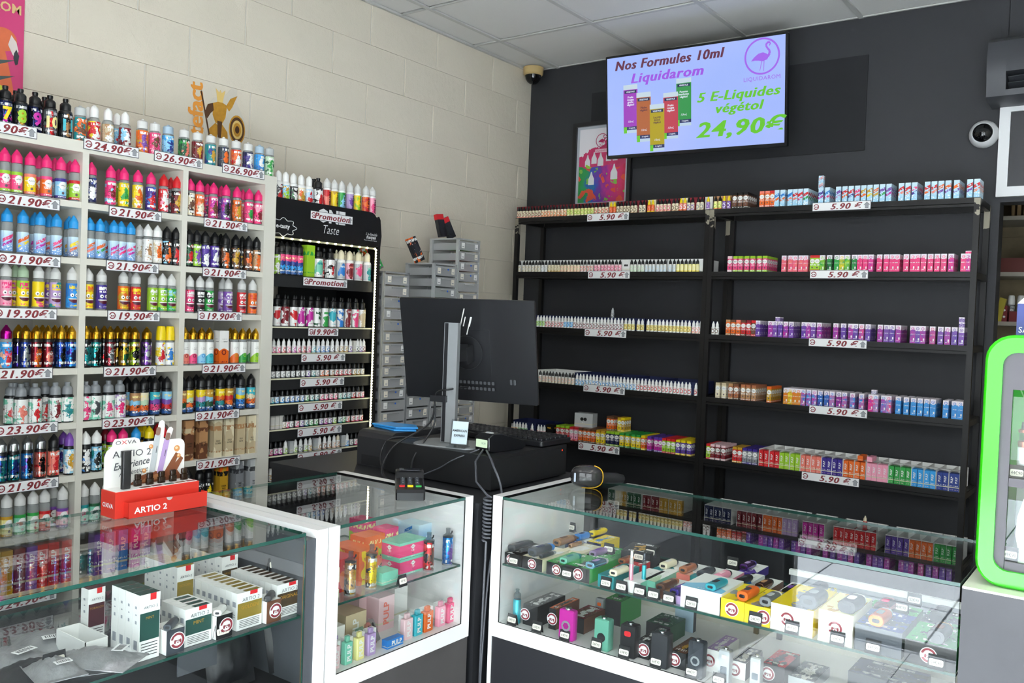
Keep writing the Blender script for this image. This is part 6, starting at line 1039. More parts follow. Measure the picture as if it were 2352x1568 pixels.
# flat pouches with labels
pou = NT('grey_pouch_film'); co = pou.node('ShaderNodeTexCoord').outputs['Object']; pou.set(col=pou.mix(pou.noise(co, 30., 3), hx('77777A'), hx('9A9A9B')), rough=.28); pou.bump(pou.noise(co, 40., 4), .7, .006); pou = pou.m
def pouch(x, y, z, w_, l_, rz, c_in, label, tc='white', h=.024, dark=False):
    n, m_ = 14, 12; vs = []; fs = []; rr = random.Random(int(x*1e4+y*1e3))
    for s in (1, 0):
        for j in range(m_+1):
            for i in range(n+1):
                a, c = i/n, j/m_; bul = (math.sin(PI*min(1, max(0, (a-.06)/.88)))**.6)*(math.sin(PI*min(1, max(0, (c-.1)/.8)))**.6) if .06 < a < .94 and .1 < c < .9 else 0
                vs.append(((a-.5)*w_, (c-.5)*l_, (h*bul*(.8+.3*rr.random())+.0015) if s else 0))
    K2 = (n+1)*(m_+1)
    for j in range(m_):
        for i in range(n):
            q_ = j*(n+1)+i; fs.append((q_, q_+1, q_+n+2, q_+n+1)); fs.append((K2+q_+n+1, K2+q_+n+2, K2+q_+1, K2+q_))
    for i in range(n): fs.append((K2+i, K2+i+1, i+1, i)); t_ = m_*(n+1)+i; fs.append((t_, t_+1, K2+t_+1, K2+t_))
    for j in range(m_): a = j*(n+1); fs.append((a, a+n+1, K2+a+n+1, K2+a)); a += n; fs.append((a+n+1, a, K2+a, K2+a+n+1))
    b = MB(); b._add(vs, fs, 0); o = b.build('pouch', M('black_pouch', '1E1F22', .35, bump=.5, bscale=40) if dark else pou, None, loc=(x, y, z), rz=rz, smooth=True); tag(o, label, 'pouch', 'pouches in the left counter')
    if h > .026: return o
    b = MB(); b.box((0, 0, 0), (w_*.34, l_*.15, .0006)); lb = b.build('pouch_label', paper, o, loc=(w_*.08, -l_*.26, h*1.05+.001), rz=.1); b = MB()
    for k in range(9): b.box((-w_*.12+k*w_*.03, 0, .0005), (w_*(.008 if k % 2 else .015), l_*.09, .0003))
    b.build('barcode', inkblack, lb); return o
for x, u, w_, l_, rz, z, lab, dk in ((1.36, 330, .13, .15, 1.2, .753, 'grey film pouch with white label at the rear of the left counter', False), (1.40, 60, .13, .14, 1.7, .753, 'grey film pouch at the photo edge', False), (1.52, 560, .12, .14, 1.1, .753, 'grey pouch with brown contents beside the tall cartons', False), (1.50, 230, .13, .15, 1.5, .753, 'dark pouch with barcode label among grey ones', True), (1.575, 700, .10, .16, 2.1, .772, 'grey pouch with green and yellow print, nearest the glass', False), (1.56, 380, .09, .12, 1.4, .772, 'crumpled grey pouch lying over the dark one', False)):
    pouch(x, yq(u, x, .76), z, w_, l_, rz, None, lab, dark=dk)
ptag((1.55, yq(395, 1.55, .78), .7705), '37€80', PI/2, 'tent tag reading 37€80 among the pouches', w_=.044)
for x, u, rz, lab in ((1.50, 1620, 1.5, 'black pouch standing on the floor of the left counter, under the golden cartons'), (1.50, 2030, 1.65, 'black pouch with blue badge lettered DUKE')):
    y = yq(u, x, .66); o = pouch(x, y, .58, .13, .17, PI/2, None, lab, dark=True, h=.03); o.rotation_euler = (PI/2-.25, 0, PI/2); o.location = (x, y, .665)
    if 'DUKE' in lab: b = MB(); b.prism(_ell(0, 0, .026, .026, 24), 0, .0006, 0, axis=2); b.prism(_ell(0, 0, .021, .021, 24), .0006, .0009, 1, axis=2); bd = b.build('badge', [inkblack, M('badge_blue', '3FA9DC', .4)], o, loc=(0, .0, .034), scale=(1.25, 1.25, 1)); write('DUKE', bd, (0, .008, .0012), .012, inkblack, rx=-PI/2)
b = MB(); b.box((0, 0, 0), (.10, .004, .06)); tag(b.build('slate_divider', M('slate_panel', '4A4D52', .5), None, loc=(1.55, yq(1400, 1.55, .66), .70), rz=PI/2), 'small slate divider hanging below the glass shelf', 'divider')
# ================================================================== the red cardboard stand on the left counter
red = M('stand_red', 'D93427', .4); wht = M('stand_white', 'EDEBE6', .4)
st = thing('cardboard_stand', (1.165, -3.255, CT), PI/2, 'red and white cardboard stand lettered ARTIO 2 on the left counter', 'display stand')
b = MB(); W2 = .236
b.box((0, 0, .033), (W2, .066, .066)); b.build('red_box', red, st); b = MB(); b.box((0, 0, .0664), (W2-.006, .06, .0008)); b.build('white_top', wht, st)
dr = MB(); x0, x1 = -.095, .128; yf = -.056; dr.box(((x0+x1)/2, yf, .021), (x1-x0, .0016, .040)); dr.box((x0+.0008, yf+.012, .020), (.0016, .024, .040)); dr.box((x1-.0008, yf+.012, .020), (.0016, .024, .040)); dr.box(((x0+x1)/2, yf+.012, .002), (x1-x0, .024, .0016)); dr_ = dr.build('pull_out_drawer', red, st)
b = MB(); b.prism(_ell((x0+x1)/2, .041, .0085, .0085, 20, 180, 361), yf-.0012, yf+.0012, 0, axis=1); b.build('finger_notch', M('notch_shade', 'C9B9B4', .6), dr_); write('ARTIO 2', dr_, (-.035, yf-.0013, .019), .021, paper, sx=1.15, bold=.0005); write('OXVA', st, (-W2/2-.0006, .0, .03), .016, paper, rz=-PI/2, sx=1.1, bold=.0004)
bp = [(-W2/2+.004, .066), (W2/2-.006, .066)] + [(W2/2-.006-.018+.018*math.cos(a), .158+.018*math.sin(a)) for a in (0, .4, .8, 1.2, PI/2)] + [(.066, .176)]
bp += [(.074, .196), (.076, .204), (.070, .210), (.064, .208), (.059, .198), (.054, .178), (.048, .182), (.051, .214), (.050, .225), (.043, .230), (.036, .226), (.033, .214), (.031, .176)] + [(-.018, .176), (-.022, .186), (-.034, .190), (-.086, .190), (-.092, .182), (-.094, .172)] + [(-W2/2+.004+.022+.022*math.cos(a), .146+.022*math.sin(a)) for a in (PI/2+.3, PI*.75, PI)]
b = MB(); b.prism([(x, z) for x, z in bp], .028, .031, 0, axis=1); bk = b.build('backboard', wht, st)
fy = .0272; gp = M('stand_print_grey', '4E5056', .5)
write('ARTIO 2', bk, (-.040, fy, .150), .025, gp, sx=1.15); write('O', bk, (-.079, fy, .180), .014, gp, sx=1.4); write('X', bk, (-.063, fy, .180), .014, M('print_red', 'D8434A', .5), sx=1.6); write('VA', bk, (-.042, fy, .180), .014, gp, sx=1.4)
write('Expérience', bk, (-.042, fy, .120), .026, gp, shear=.35, sx=.85, bold=.0003, ry=-.1); write('Authentique', bk, (-.036, fy, .100), .019, gp, shear=.35, sx=.85, ry=-.1)
for cx, c_, ang, s_ in ((.028, 'silver', .14, 1.), (.050, 'lilac', .22, .92)):
    b = MB(); b.rbox((0, 0, .05*s_), (.0155, .001, .10*s_), .003, 0, axis=1, n=3); pn = b.build('printed_pen', M('pen_'+c_, CN[c_], .35), bk, loc=(cx-.012, .0268, .094-.006*(s_ < 1)), ry=ang); b = MB(); b.rbox((0, -.0006, .108*s_), (.0125, .001, .022*s_), .005, 0, axis=1, n=4); b.build('printed_tip', M('pen_tip', '8D6B5E', .4), pn); b = MB(); b.box((.003, -.0006, .06*s_), (.0015, .001, .018)); b.build('printed_button', gp, pn)
ch = M('chocolate_print', '8A5236', .4); lt = M('caramel_print', 'D6935A', .4)
for cx, cz, r in ((.012, .162, .006), (.088, .150, .0085), (-.006, .100, .006), (.094, .130, .006)): b = MB(); b.prism(_ell(cx, cz, r, r, 16), fy-.0006, fy, 0, axis=1); b.prism(_ell(cx-r*.2, cz+r*.2, r*.5, r*.4, 10), fy-.0010, fy-.0006, 1, axis=1); b.build('printed_drop', [lt, M('drop_light', 'F2D3AE', .4)], bk)
b = MB(); b._add([(x, fy-.0005, z) for x, z in ((-.05, .067), (-.02, .086), (.02, .098), (.05, .088), (.07, .118), (.085, .140), (.094, .134), (.084, .112), (.10, .128), (.108, .122), (.09, .092), (.108, .067))], [tuple(range(12))], 0); b._add([(x, fy-.0009, z) for x, z in ((-.02, .070), (.0, .082), (.03, .088), (.06, .078), (.02, .072))], [tuple(range(5))], 1); b.build('printed_chocolate', [ch, M('chocolate_light', 'B97F55', .4)], bk)
b = MB(); b.rbox((0, 0, .0485), (.024, .0135, .097), .005, 0, axis=2, n=4, ch=.0012); pn = b.build('dummy_pen', M('anthracite_metal', '3A3A3B', .35, .5), st, loc=(-.077, -.008, .067), smooth=True); b = MB(); b.box((.0085, -.007, .05), (.0016, .0012, .04)); b.build('side_bar', black_pl, pn)
podm = NT('smoked_pod'); podm.set(col=hx('2A1B12'), rough=.12); podm = podm.m
b = MB(); b.rbox((0, 0, .008), (.020, .0125, .016), .0045, 0, axis=2, n=4); b.rbox((0, 0, .0235), (.017, .011, .015), .0045, 0, axis=2, n=4, ch=.002); pod_m = b.mesh('refill_pod', podm, True)
for i in range(5): O('refill_pod', pod_m, st, (-.036+.0335*i, .006, .067))
for i, c_ in enumerate(('6A3A34', '7A3038', '2E5F4E', '8A5A34', '8A2C34')): b = MB(); b.box((-.030+.0335*i, -.018, .0671), (.026, .012, .0006)); b.build('flavour_mark', M('mark_'+c_, c_, .4), st)
# ================================================================== screen, poster, cameras, air conditioner
def E_(name, c, es=.72):
    if name in _mc: return _mc[name]
    t = NT(name); t.set(col=(0, 0, 0), rough=.2, emit=hx(c), es=es); _mc[name] = t.m; return t.m
def flat(par, pts, y, m_, name, t=.0004, **k): b = MB(); b.prism(pts, y-t, y, 0, axis=1); return b.build(name, m_, par, **k)
def flamingo(par, cx, cz, s, y, m_, ring=True, name='flamingo_mark'):
    b = MB()
    if ring:
        n = 40; o_ = _ell(cx, cz, s, s, n); i_ = _ell(cx, cz, s*.9, s*.9, n); b._add([(x, y, z) for x, z in o_+i_], [(k, (k+1) % n, n+(k+1) % n, n+k) for k in range(n)], 0)
    P = lambda L: [(cx+a*s, cz+c*s) for a, c in L]
    b._add([(x, y-.0003, z) for x, z in P([(-.62, -.22), (-.45, -.02), (-.2, .16), (.05, .2), (.28, .1), (.38, -.05), (.3, -.2), (.05, -.28), (-.2, -.22), (-.42, -.2)])], [tuple(range(10))], 0)
    neck = [(.33, -.05), (.42, .1), (.42, .26), (.3, .4), (.22, .54), (.26, .68), (.38, .72), (.46, .64)]; q = P(neck); wd_ = [.075, .065, .055, .05, .05, .055, .065, .03]
    for i in range(len(q)-1):
        (x0, z0), (x1, z1) = q[i], q[i+1]; L = math.hypot(x1-x0, z1-z0); nx, nz = -(z1-z0)/L, (x1-x0)/L; a, c = wd_[i]*s, wd_[i+1]*s
        b._add([(x0+nx*a, y-.0004, z0+nz*a), (x0-nx*a, y-.0004, z0-nz*a), (x1-nx*c, y-.0004, z1-nz*c), (x1+nx*c, y-.0004, z1+nz*c)], [(0, 1, 2, 3)], 0)
    for L in ([(-.02, -.22), (.02, -.22), (-.1, -.78), (-.13, -.78)], [(.1, -.24), (.14, -.24), (.12, -.82), (.09, -.82)], [(.46, .66), (.5, .62), (.4, .5), (.38, .56)]): b._add([(x, y-.0003, z) for x, z in P(L)], [(0, 1, 2, 3)], 0)
    return b.build(name, m_, par)
TW, TH = .98, .544
tv = thing('wall_screen', (1.264, -.343, 2.651), .063, 'wall-mounted flat screen showing Nos Formules 10ml and 24,90€', 'screen'); tv.rotation_euler = (.117, 0, .063)
b = MB(); b.rbox((0, .02, 0), (TW, .04, TH), .006, 0, axis=1, n=3, ch=.002); b.build('casing', M('screen_casing', '131417', .25), tv)
bl = NT('screen_backlight'); co = bl.node('ShaderNodeTexCoord').outputs['Object']; bl.set(col=(0, 0, 0), emit=bl.mix(bl.noise(co, 2.2, 2), hx('94B4FF'), hx('B9C6FF')), es=.74, rough=.15)
b = MB(); b.box((0, -.001, .003), (TW-.022, .002, TH-.03)); b.build('display_panel', bl.m, tv); b = MB(); b.box((0, .15, 0), (.24, .23, .2)); b.box((0, .325, .0), (.06, .12, .1)); b.build('wall_bracket', black_metal, tv)
SX, SZ_ = TW-.022, TH-.03
def S(u, v):
    a = (u-745)/1414; t0, b0 = 265-207*a, 1045-110*a; f = (v-t0)/(b0-t0); aw = a*4.85/(a*4.85+(1-a)*4.28); return ((aw-.5)*SX, (.5-f)*SZ_+.003)
def sw(t_, u, v, size, m_, **k): x, z = S(u, v); write(t_, tv, (x, -.0032, z), size, m_, **k)
sw('Nos Formules 10ml', 1215, 268, .068, E_('glow_brown', '6A3A50'), bold=.0006, shear=.25, sx=1.0, spacing=1.1, fat=.035); sw('Liquidarom', 1207, 398, .070, E_('glow_violet', 'A35CE8'), bold=.0006, shear=.25, sx=1.15, spacing=1.1, fat=.035)
G_ = E_('glow_green', '6FCB3C'); sw('5 E-Liquides', 1775, 552, .066, G_, bold=.0006, shear=.25, sx=1.2, spacing=1.08, fat=.035); sw('végétol', 1783, 655, .064, G_, bold=.0006, shear=.25, sx=1.2, spacing=1.08, fat=.035); sw('24,90€', 1790, 815, .108, G_, bold=.001, shear=.2, sx=1.3, spacing=1.12, fat=.04)
x, z = S(1973, 237); flamingo(tv, x, z, .088, -.003, E_('glow_lilac', 'A76BF0')); sw('LIQUIDAROM', 1973, 415, .028, E_('glow_lilac', 'A76BF0'), spacing=1.1)
for i, (u, v0, v1, c, t_, s_) in enumerate(((1348, 415, 800, '3E9A55', 'Pomme\nframboise\nvégétol', '3'), (926, 470, 860, 'A347C0', 'Fruits\nrouges\ngivrés\nvégétol', '3'), (1030, 530, 930, 'B56A44', 'Pêche\nvégétol', '6'), (1245, 530, 905, 'C24A5A', 'Fruits\nrouges\nvégétol', '6'), (1137, 625, 1005, 'B5A52E', "Le p'tit\nblond\nvégétol", '6'))):
    x, z1 = S(u, v0); _, z0 = S(u, v1); h = z1-z0; w_ = .082; y = -.0026-.0007*i
    bx = O('pictured_box', None, tv, (x, y, z0)); b = MB(); b.box((0, 0, h*.54), (w_, .0002, h*.92)); b.build('box_face', E_('glow_'+c, c), bx)
    for z_, hh, cc_, nm in ((h*.95, h*.1, 'C9DCE8', 'box_lid'), (h*.10, h*.07, '39406A', 'band'), (h*.03, h*.06, 'BFD6E8', 'band'), (h*.855, h*.06, '2C3A5C', 'ribbon')): b = MB(); b.box((0, -.0002, z_), (w_*(1 if nm != 'ribbon' else .84), .0002, hh)); b.build(nm, E_('glow_'+cc_, cc_), bx)
    wm = E_('glow_white', 'E8F0FF'); write(t_, bx, (0, -.0006, h*.66), .0145, wm if i != 2 and i != 4 else E_('glow_dark', '5A3A4A'), bold=.0004); write('VEGETALE', bx, (0, -.0006, h*.855), .0105, wm, bold=.0003); write('10mL', bx, (0, -.0006, h*.24), .016, wm, shear=.3); write(s_+' mg/mL', bx, (.008, -.0006, h*.10), .011, wm, bold=.0002); b = MB(); b.box((-w_*.38, -.0005, h*.065), (w_*.22, .0002, h*.13)); b.build('leaf_mark', G_, bx)
# framed poster behind the screen
po_ = thing('framed_poster', (.545, 0, 2.42), 0, 'black-framed poster of bottles and fruit, partly behind the screen', 'poster')
b = MB(); w_, h_ = .405, .52
for c, d in (((0, -.014, h_/2-.012), (w_, .028, .024)), ((0, -.014, -h_/2+.012), (w_, .028, .024)), ((-w_/2+.012, -.014, 0), (.024, .028, h_-.048)), ((w_/2-.012, -.014, 0), (.024, .028, h_-.048))): b.box(c, d)
b.build('frame', M('poster_frame', '1B1A1D', .3), po_); b = MB(); b.box((0, -.006, 0), (w_-.048, .01, h_-.048)); b.build('silver_mount', M('silver_mount', 'B9BEC6', .4), po_)
pp = PR('poster_print'); n1 = pp.noise(pp.vec(5, 5, 0), 1., 4); n2 = pp.noise(pp.vec(9, 7, 0), 1., 3)
rb_ = pp.node('ShaderNodeValToRGB'); pp.l.new(pp.math('ADD', pp.math('MULTIPLY', pp.x, 1.0), pp.math('ADD', .5, pp.math('MULTIPLY', pp.math('SUBTRACT', n2, .5), .5))), rb_.inputs[0]); cr = rb_.color_ramp; cr.elements[0].color = (*hx('2E8B3A'), 1); cr.elements[1].color = (*hx('C22340'), 1)
for p_, c in ((.22, '2C9A55'), (.34, '1F5FC0'), (.48, '7A2C9A'), (.62, 'C22C8A'), (.8, 'D6336A')): e = cr.elements.new(p_); e.color = (*hx(c), 1)
base = pp.mix(pp.gt(n1, .56), rb_.outputs[0], hx('E2553A')); base = pp.mix(pp.lt(n1, .4), base, hx('7FBF4A')); low = pp.lt(pp.math('ADD', pp.y, pp.math('MULTIPLY', pp.math('SUBTRACT', n1, .5), .3)), .48)
pink = pp.mix(n2, hx('B81C50'), hx('E04A80')); sky = pp.gt(pp.math('ADD', pp.math('SUBTRACT', pp.y, pp.math('MULTIPLY', pp.x, .35)), pp.math('MULTIPLY', pp.math('SUBTRACT', n1, .5), .5)), .80)
pp.set(col=pp.mix(sky, pp.mix(low, pink, base), hx('ECE9EE')), rough=.3)
b = MB(); a, c = w_/2-.042, h_/2-.04; b._add([(-a, -.0115, -c), (a, -.0115, -c), (a, -.0115, c), (-a, -.0115, c)], [(0, 1, 2, 3)], 0, [[(-.4, 0), (.4, 0), (.4, 1), (-.4, 1)]]); prn = b.build('poster_print', pp.m, po_)
fm = M('poster_magenta', 'B82060', .4); flamingo(prn, -.005, c-.075, .042, -.0125, fm); b = MB(); b.box((.0, -.0122, c-.135), (.10, .0004, .02)); b.build('name_band', M('band_pink', 'F0C8D6', .4), prn); write('LIQUIDAROM', prn, (.0, -.0128, c-.135), .014, fm)
noz = lambda x, z, s: [(x-.020*s, z), (x+.020*s, z), (x+.020*s, z+.035*s), (x+.008*s, z+.058*s), (x+.003*s, z+.078*s), (x-.003*s, z+.078*s), (x-.008*s, z+.058*s), (x-.020*s, z+.035*s)]
for x, z, s in ((-.10, -.005, .9), (-.055, .01, .9), (-.01, -.005, 1.), (.045, .02, .9), (.09, .02, .8), (-.07, -.115, 1.), (.085, -.09, 1.15)): flat(prn, noz(x, z, s), -.0122, M('nozzle_white', 'E4E4E6', .4), 'printed_nozzle')
flat(prn, _ell(-.09, .0, .022, .018, 14, 150, 340), -.0128, M('lime_print', '9BD23C', .4), 'printed_lime')
# pink flamingo board high on the left
fb = thing('wall_poster', (.006, -3.255, 2.34), PI/2, 'pink board with an orange flamingo, high on the block wall at the photo edge', 'poster'); b = MB(); b.box((0, 0, -.02), (.355, .01, .50)); b.build('board', M('board_pink', 'D9447E', .45), fb)
fo = M('flamingo_orange', 'E5744A', .5, var=.1, bscale=40)
flat(fb, [(x+.11, z) for x, z in _ell(0, .045, .045, .04, 18)], -.0055, fo, 'flamingo_head'); flat(fb, [(.135, .065), (.152, .045), (.160, .015), (.150, -.01), (.140, .0), (.125, .03)], -.0062, M('beak_white', 'E8DAD4', .5), 'beak'); flat(fb, [(.152, .02), (.162, .0), (.158, -.03), (.150, -.035), (.143, -.012), (.145, .005)], -.0068, M('beak_tip', '3A3E44', .5), 'beak_tip')
flat(fb, [(.07, .03), (.115, .01), (.13, -.05), (.145, -.12), (.14, -.2), (.07, -.2), (.085, -.1), (.08, -.04)], -.0056, fo, 'flamingo_neck'); flat(fb, [(.06+.05*math.cos(a)*(1+.3*math.cos(5*a)), -.13+.05*math.sin(a)*(1+.3*math.cos(5*a))) for a in [k*2*PI/30 for k in range(30)]], -.007, M('flower_yellow', 'C9D43A', .5), 'flower')
write('LIQUIDAROM', fb, (.03, -.0062, .155), .045, M('board_print', 'E8C48A', .5), bold=.001); write('FRESH', fb, (.03, -.0062, .11), .04, M('board_print', 'E8C48A', .5))
for z in (-.03, -.085): flat(fb, [(.09, z), (.15, z+.012), (.10, z-.012), (.06, z-.01)], -.0066, M('leaf_grey', '4A5A5A', .5), 'leaf')
# golden armoured figure sticker with vertical lettering
sk = thing('wall_sticker', (.002, -2.27, 2.30), PI/2, 'cut-out sticker with vertical orange lettering and a golden armoured figure', 'sticker')
write('artefact', sk, (-.115, -.001, -.03), .10, M('sticker_orange', 'F0A040', .5), ry=-PI/2-.04, bold=.001, sx=.95, fat=.03); gd = [M('sticker_gold', 'C9922E', .4, var=.3, bscale=60), M('sticker_dark', '5A3A1E', .5), M('sticker_light', 'E8C878', .4)]
for nm, mi, y, L in (('figure_outline', 3, -.0006, [(-.075, .02), (-.03, .075), (.02, .09), (.06, .135), (.085, .13), (.08, .08), (.13, .0), (.125, -.07), (.09, -.11), (-.06, -.11), (-.09, -.02)]), ('torso', 0, -.0012, [(-.035, .05), (.0, .065), (.035, .052), (.028, .0), (.012, -.03), (-.02, -.03), (-.035, .0)]), ('helmet', 2, -.0016, [(-.015, .06), (-.018, .09), (-.024, .115), (-.006, .1), (.0, .112), (.006, .1), (.024, .115), (.018, .09), (.012, .06)]),
 ('shoulder', 0, -.0014, [(.03, .05), (.05, .085), (.085, .105), (.06, .05), (.045, .03)]), ('arm', 1, -.0013, [(-.035, .05), (-.06, .04), (-.075, .0), (-.06, -.02), (-.045, .005), (-.03, .02)]), ('thigh', 0, -.0013, [(-.02, -.03), (-.05, -.06), (-.06, -.11), (-.02, -.11), (.0, -.05)]), ('thigh', 0, -.0013, [(.012, -.03), (.04, -.06), (.045, -.11), (.01, -.11), (-.002, -.05)]), ('sash', 1, -.0016, [(-.012, -.02), (.012, -.02), (.008, -.09), (-.008, -.09)]), ('spear', 1, -.0017, [(-.096, .085), (-.09, .09), (-.045, -.09), (-.052, -.09)])):
    flat(sk, L, y, (gd+[M('sticker_backing', 'D9D2C4', .5)])[mi], nm)
b = MB()
for k, r in enumerate((.046, .040, .030, .022, .012)): b.prism([(.088+x*.9, -.04+z*1.35) for x, z in _ell(0, 0, r, r, 24)], -.0018-.0004*k, -.0014-.0004*k, k % 3, axis=1)
b.build('shield', gd, sk)
# cameras
cm = thing('dome_camera', (.068, -.082, H), 0, 'tan-based black dome camera on the ceiling in the corner', 'camera'); MB().lathe([(.054, -.048), (.062, -.04), (.064, 0)], 28).build('base', M('tan_plastic', 'C9AE78', .4), cm, smooth=True)
MB().lathe([(.0, -.1), (.018, -.098), (.034, -.088), (.046, -.07), (.05, -.048)], 28).build('dome', M('smoked_dome', '0E0F11', .06), cm, smooth=True)
cm = O('wall_camera', MB().lathe([(.060, 0), (.063, .012), (.060, .032), (.047, .052), (.043, .054)], 32).mesh('wall_camera', M('camera_white', 'C9CACB', .35), True), None, (2.574, -.001, 2.412), 0, PI/2); tag(cm, 'round white camera with black eye on the charcoal wall', 'camera'); MB().lathe([(.043, .050), (.040, .062), (.028, .074), (.012, .080), (0, .081)], 28).build('dome', M('smoked_dome', '0E0F11', .06), cm, smooth=True)
ac = thing('air_conditioner', (3.02, 0, 2.66), 0, 'charcoal wall air conditioner above the white-framed picture', 'air conditioner'); acm = M('ac_charcoal', '3B3D42', .42); prof = [(-.0, -.135), (-.15, -.135), (-.185, -.12), (-.192, -.06), (-.205, -.02), (-.21, .05), (-.195, .115), (-.17, .135), (0, .14)]
b = MB(); b.prism(prof, -.42, -.345, 0, axis=0); b.prism(prof, .345, .42, 0, axis=0); b.prism([(-.0, -.135), (-.15, -.135), (-.185, -.12), (-.190, -.095), (-.06, -.09), (-.06, -.025), (-.205, -.02), (-.21, .05), (-.195, .115), (-.17, .135), (0, .14)], -.345, .345, 0, axis=0); b.build('casing', acm, ac, smooth=True)
for z in (-.045, -.072): b = MB(); b.at((0, -.14, z), rx=-.35); b.box((0, 0, 0), (.68, .06, .004)); b.build('louvre', acm, ac)
pf = thing('framed_picture', (2.90, 0, 2.335), 0, 'white-bordered dark picture hanging above the doorway', 'picture'); w_, h_ = .53, .425; b = MB()
for c, d in (((0, -.012, h_/2-.022), (w_, .024, .044)), ((0, -.012, -h_/2+.022), (w_, .024, .044)), ((-w_/2+.022, -.012, 0), (.044, .024, h_-.088)), ((w_/2-.022, -.012, 0), (.044, .024, h_-.088))): b.box(c, d)
b.build('frame', M('picture_white', 'E6E7E8', .4), pf); b = MB(); b.box((0, -.008, 0), (w_-.088, .008, h_-.088)); b.build('picture_sheet', M('picture_dark', '35363A', .25), pf)
# storeroom shelves and what stands on them
for i, z in enumerate((2.135, 1.835, 1.57)):
    b = MB(); b.box((3.1, 1.0, z-.011), (1.98, .36, .022)); tag(b.build('store_shelf', M('store_shelf_board', 'A9A294', .6)), '%s shelf board in the storeroom behind the doorway' % ('upper', 'middle', 'lower')[i], 'shelf')
for i in range(5): b = MB(); b.box((0, 0, .09), (.014+.004*(i % 2), .12, .17)); tag(b.build('kraft_carton', M('kraft', '8F7550', .8), None, loc=(2.60+.028*i, .92, 2.1355)), 'thin kraft carton on the upper store shelf, %s from the left' % nth(i), 'box', 'kraft cartons')
for x, z, w_, h_, c, l_ in ((2.60, 1.8355, .16, .075, '6A2A22', 'dark red flat carton on the middle store shelf'), (2.72, 1.8355, .10, .15, '4E535C', 'grey upright carton on the middle store shelf'), (2.565, 1.5705, .07, .085, '7A1E22', 'red tin with white dots on the lower store shelf'), (2.66, 1.5705, .1, .055, '7A1E22', 'red carton on the lower store shelf beside the bottles')):
    o = MB().box((0, 0, h_/2), (w_, .1, h_)).build('store_carton', M('store_'+c, c, .6), None, loc=(x, .88, z)); tag(o, l_, 'box')
    if 'dots' in l_:
        for k in range(6): flat(o, _ell(-.022+.022*(k % 3), .025+.035*(k//3), .006, .006, 10), -.0502, paper, 'dot')
for i in range(3): o = bottle('jacket', (2.60+.045*i, .98, 1.571), 'white', 'palegrey', 'grey', 'white', 'swirl', 0); tag(o, 'white-capped clear bottle on the lower store shelf, %s from the left' % nth(i), 'bottle', 'storeroom bottles')
b = MB(); b.prism([(0, 0), (.03, .0), (.05, .12), (.02, .13)], -.02, .02, 0, axis=1); tag(b.build('yellow_pack', M('yellow_pack', 'B9A92A', .5), None, loc=(2.545, .84, 1.57)), 'crumpled yellow pack at the edge of the lower store shelf', 'pack')
# ================================================================== grey cabinet with the green lit display
b = MB(); b.box((3.30, -2.20, .4725), (.706, .48, .945)); gc = b.build('grey_cabinet', NT('concrete_laminate').m); t = bpy.data.materials['concrete_laminate']; _n = NT('concrete_front'); co = _n.node('ShaderNodeTexCoord').outputs['Object']; _n.set(col=_n.mix(_n.noise(co, 5., 5), hx('404044'), hx('525256')), rough=.5); gc.data.materials[0] = _n.m; bpy.data.materials.remove(t)
tag(gc, 'grey concrete-look cabinet at the right end of the counters', 'cabinet'); b = MB(); b.box((3.30, -2.20, .9475), (.706, .48, .005)); b.build('white_top', white_paint, gc)
gr = M('green_acrylic', '35D40F', .14, bump=.02, bscale=30); gs = thing('green_display_case', (3.16, -2.40, .9505), 0, 'bright green rounded display case with two windows on the grey cabinet', 'display case'); W3, H3, D3 = .396, .545, .24
def rr(w_, h_, r, n=6, cz=None):
    P = []
    for sx, sz, a0 in ((1, 1, 0), (-1, 1, 90), (-1, -1, 180), (1, -1, 270)):
        for k in range(n+1): a = math.radians(a0+90*k/n); P.append((sx*(w_/2-r)+r*math.cos(a), cz+sz*(h_/2-r)+r*math.sin(a)))
    return P
o_, o2, i_ = rr(W3, H3, .055, cz=H3/2), rr(W3-.012, H3-.012, .05, cz=H3/2), rr(W3-.07, H3-.075, .028, cz=H3/2); n = len(o_); vs = [(x, D3, z) for x, z in o_]+[(x, .008, z) for x, z in o_]+[(x, 0, z) for x, z in o2]+[(x, 0, z) for x, z in i_]+[(x, .012, z) for x, z in i_]+[(x, D3, z) for x, z in i_]
b = MB(); b._add(vs, [(k*n+j, k*n+(j+1) % n, (k+1)*n+(j+1) % n, (k+1)*n+j) for k in range(5) for j in range(n)], 0); b.build('green_frame', gr, gs, smooth=True)
gp2 = M('case_grey', '4A464C', .4, var=.06, bscale=20); b = MB(); a = W3/2-.035
for c, d in (((0, .016, H3-.0375-.04), (2*a, .008, .08)), ((-a+.010, .016, H3/2-.04), (.02, .008, .39)), ((a-.010, .016, H3/2-.04), (.02, .008, .39)), ((0, .016, .228), (2*a-.042, .008, .018)), ((0, .016, .0465), (2*a-.042, .008, .02))): b.box(c, d)
b.build('front_panel', gp2, gs); cg = M('case_inner_green', '2FA62A', .3, var=.3, bscale=9)
b = MB(); b.box((0, D3-.03, H3/2), (2*a, .004, H3-.08)); b.build('back_panel', cg, gs); b = MB(); b.box((0, .12, .226), (2*a, .18, .006)); b.build('case_shelf', gp2, gs)
for z in (.32, .14): b = MB(); b.box((0, .022, z), (2*a-.03, .003, .185)); b.build('pane', glass, gs)
b = MB()
for k in range(4): b.tube([(-.15+.012*k, D3-.036, .42), (-.11+.012*k, D3-.036, .33), (-.05+.012*k, D3-.036, .27), (.05, D3-.036, .245+.01*k)], .0016, 5)
b.build('swoosh', M('swoosh_pale', 'A9D8A0', .4), gs)
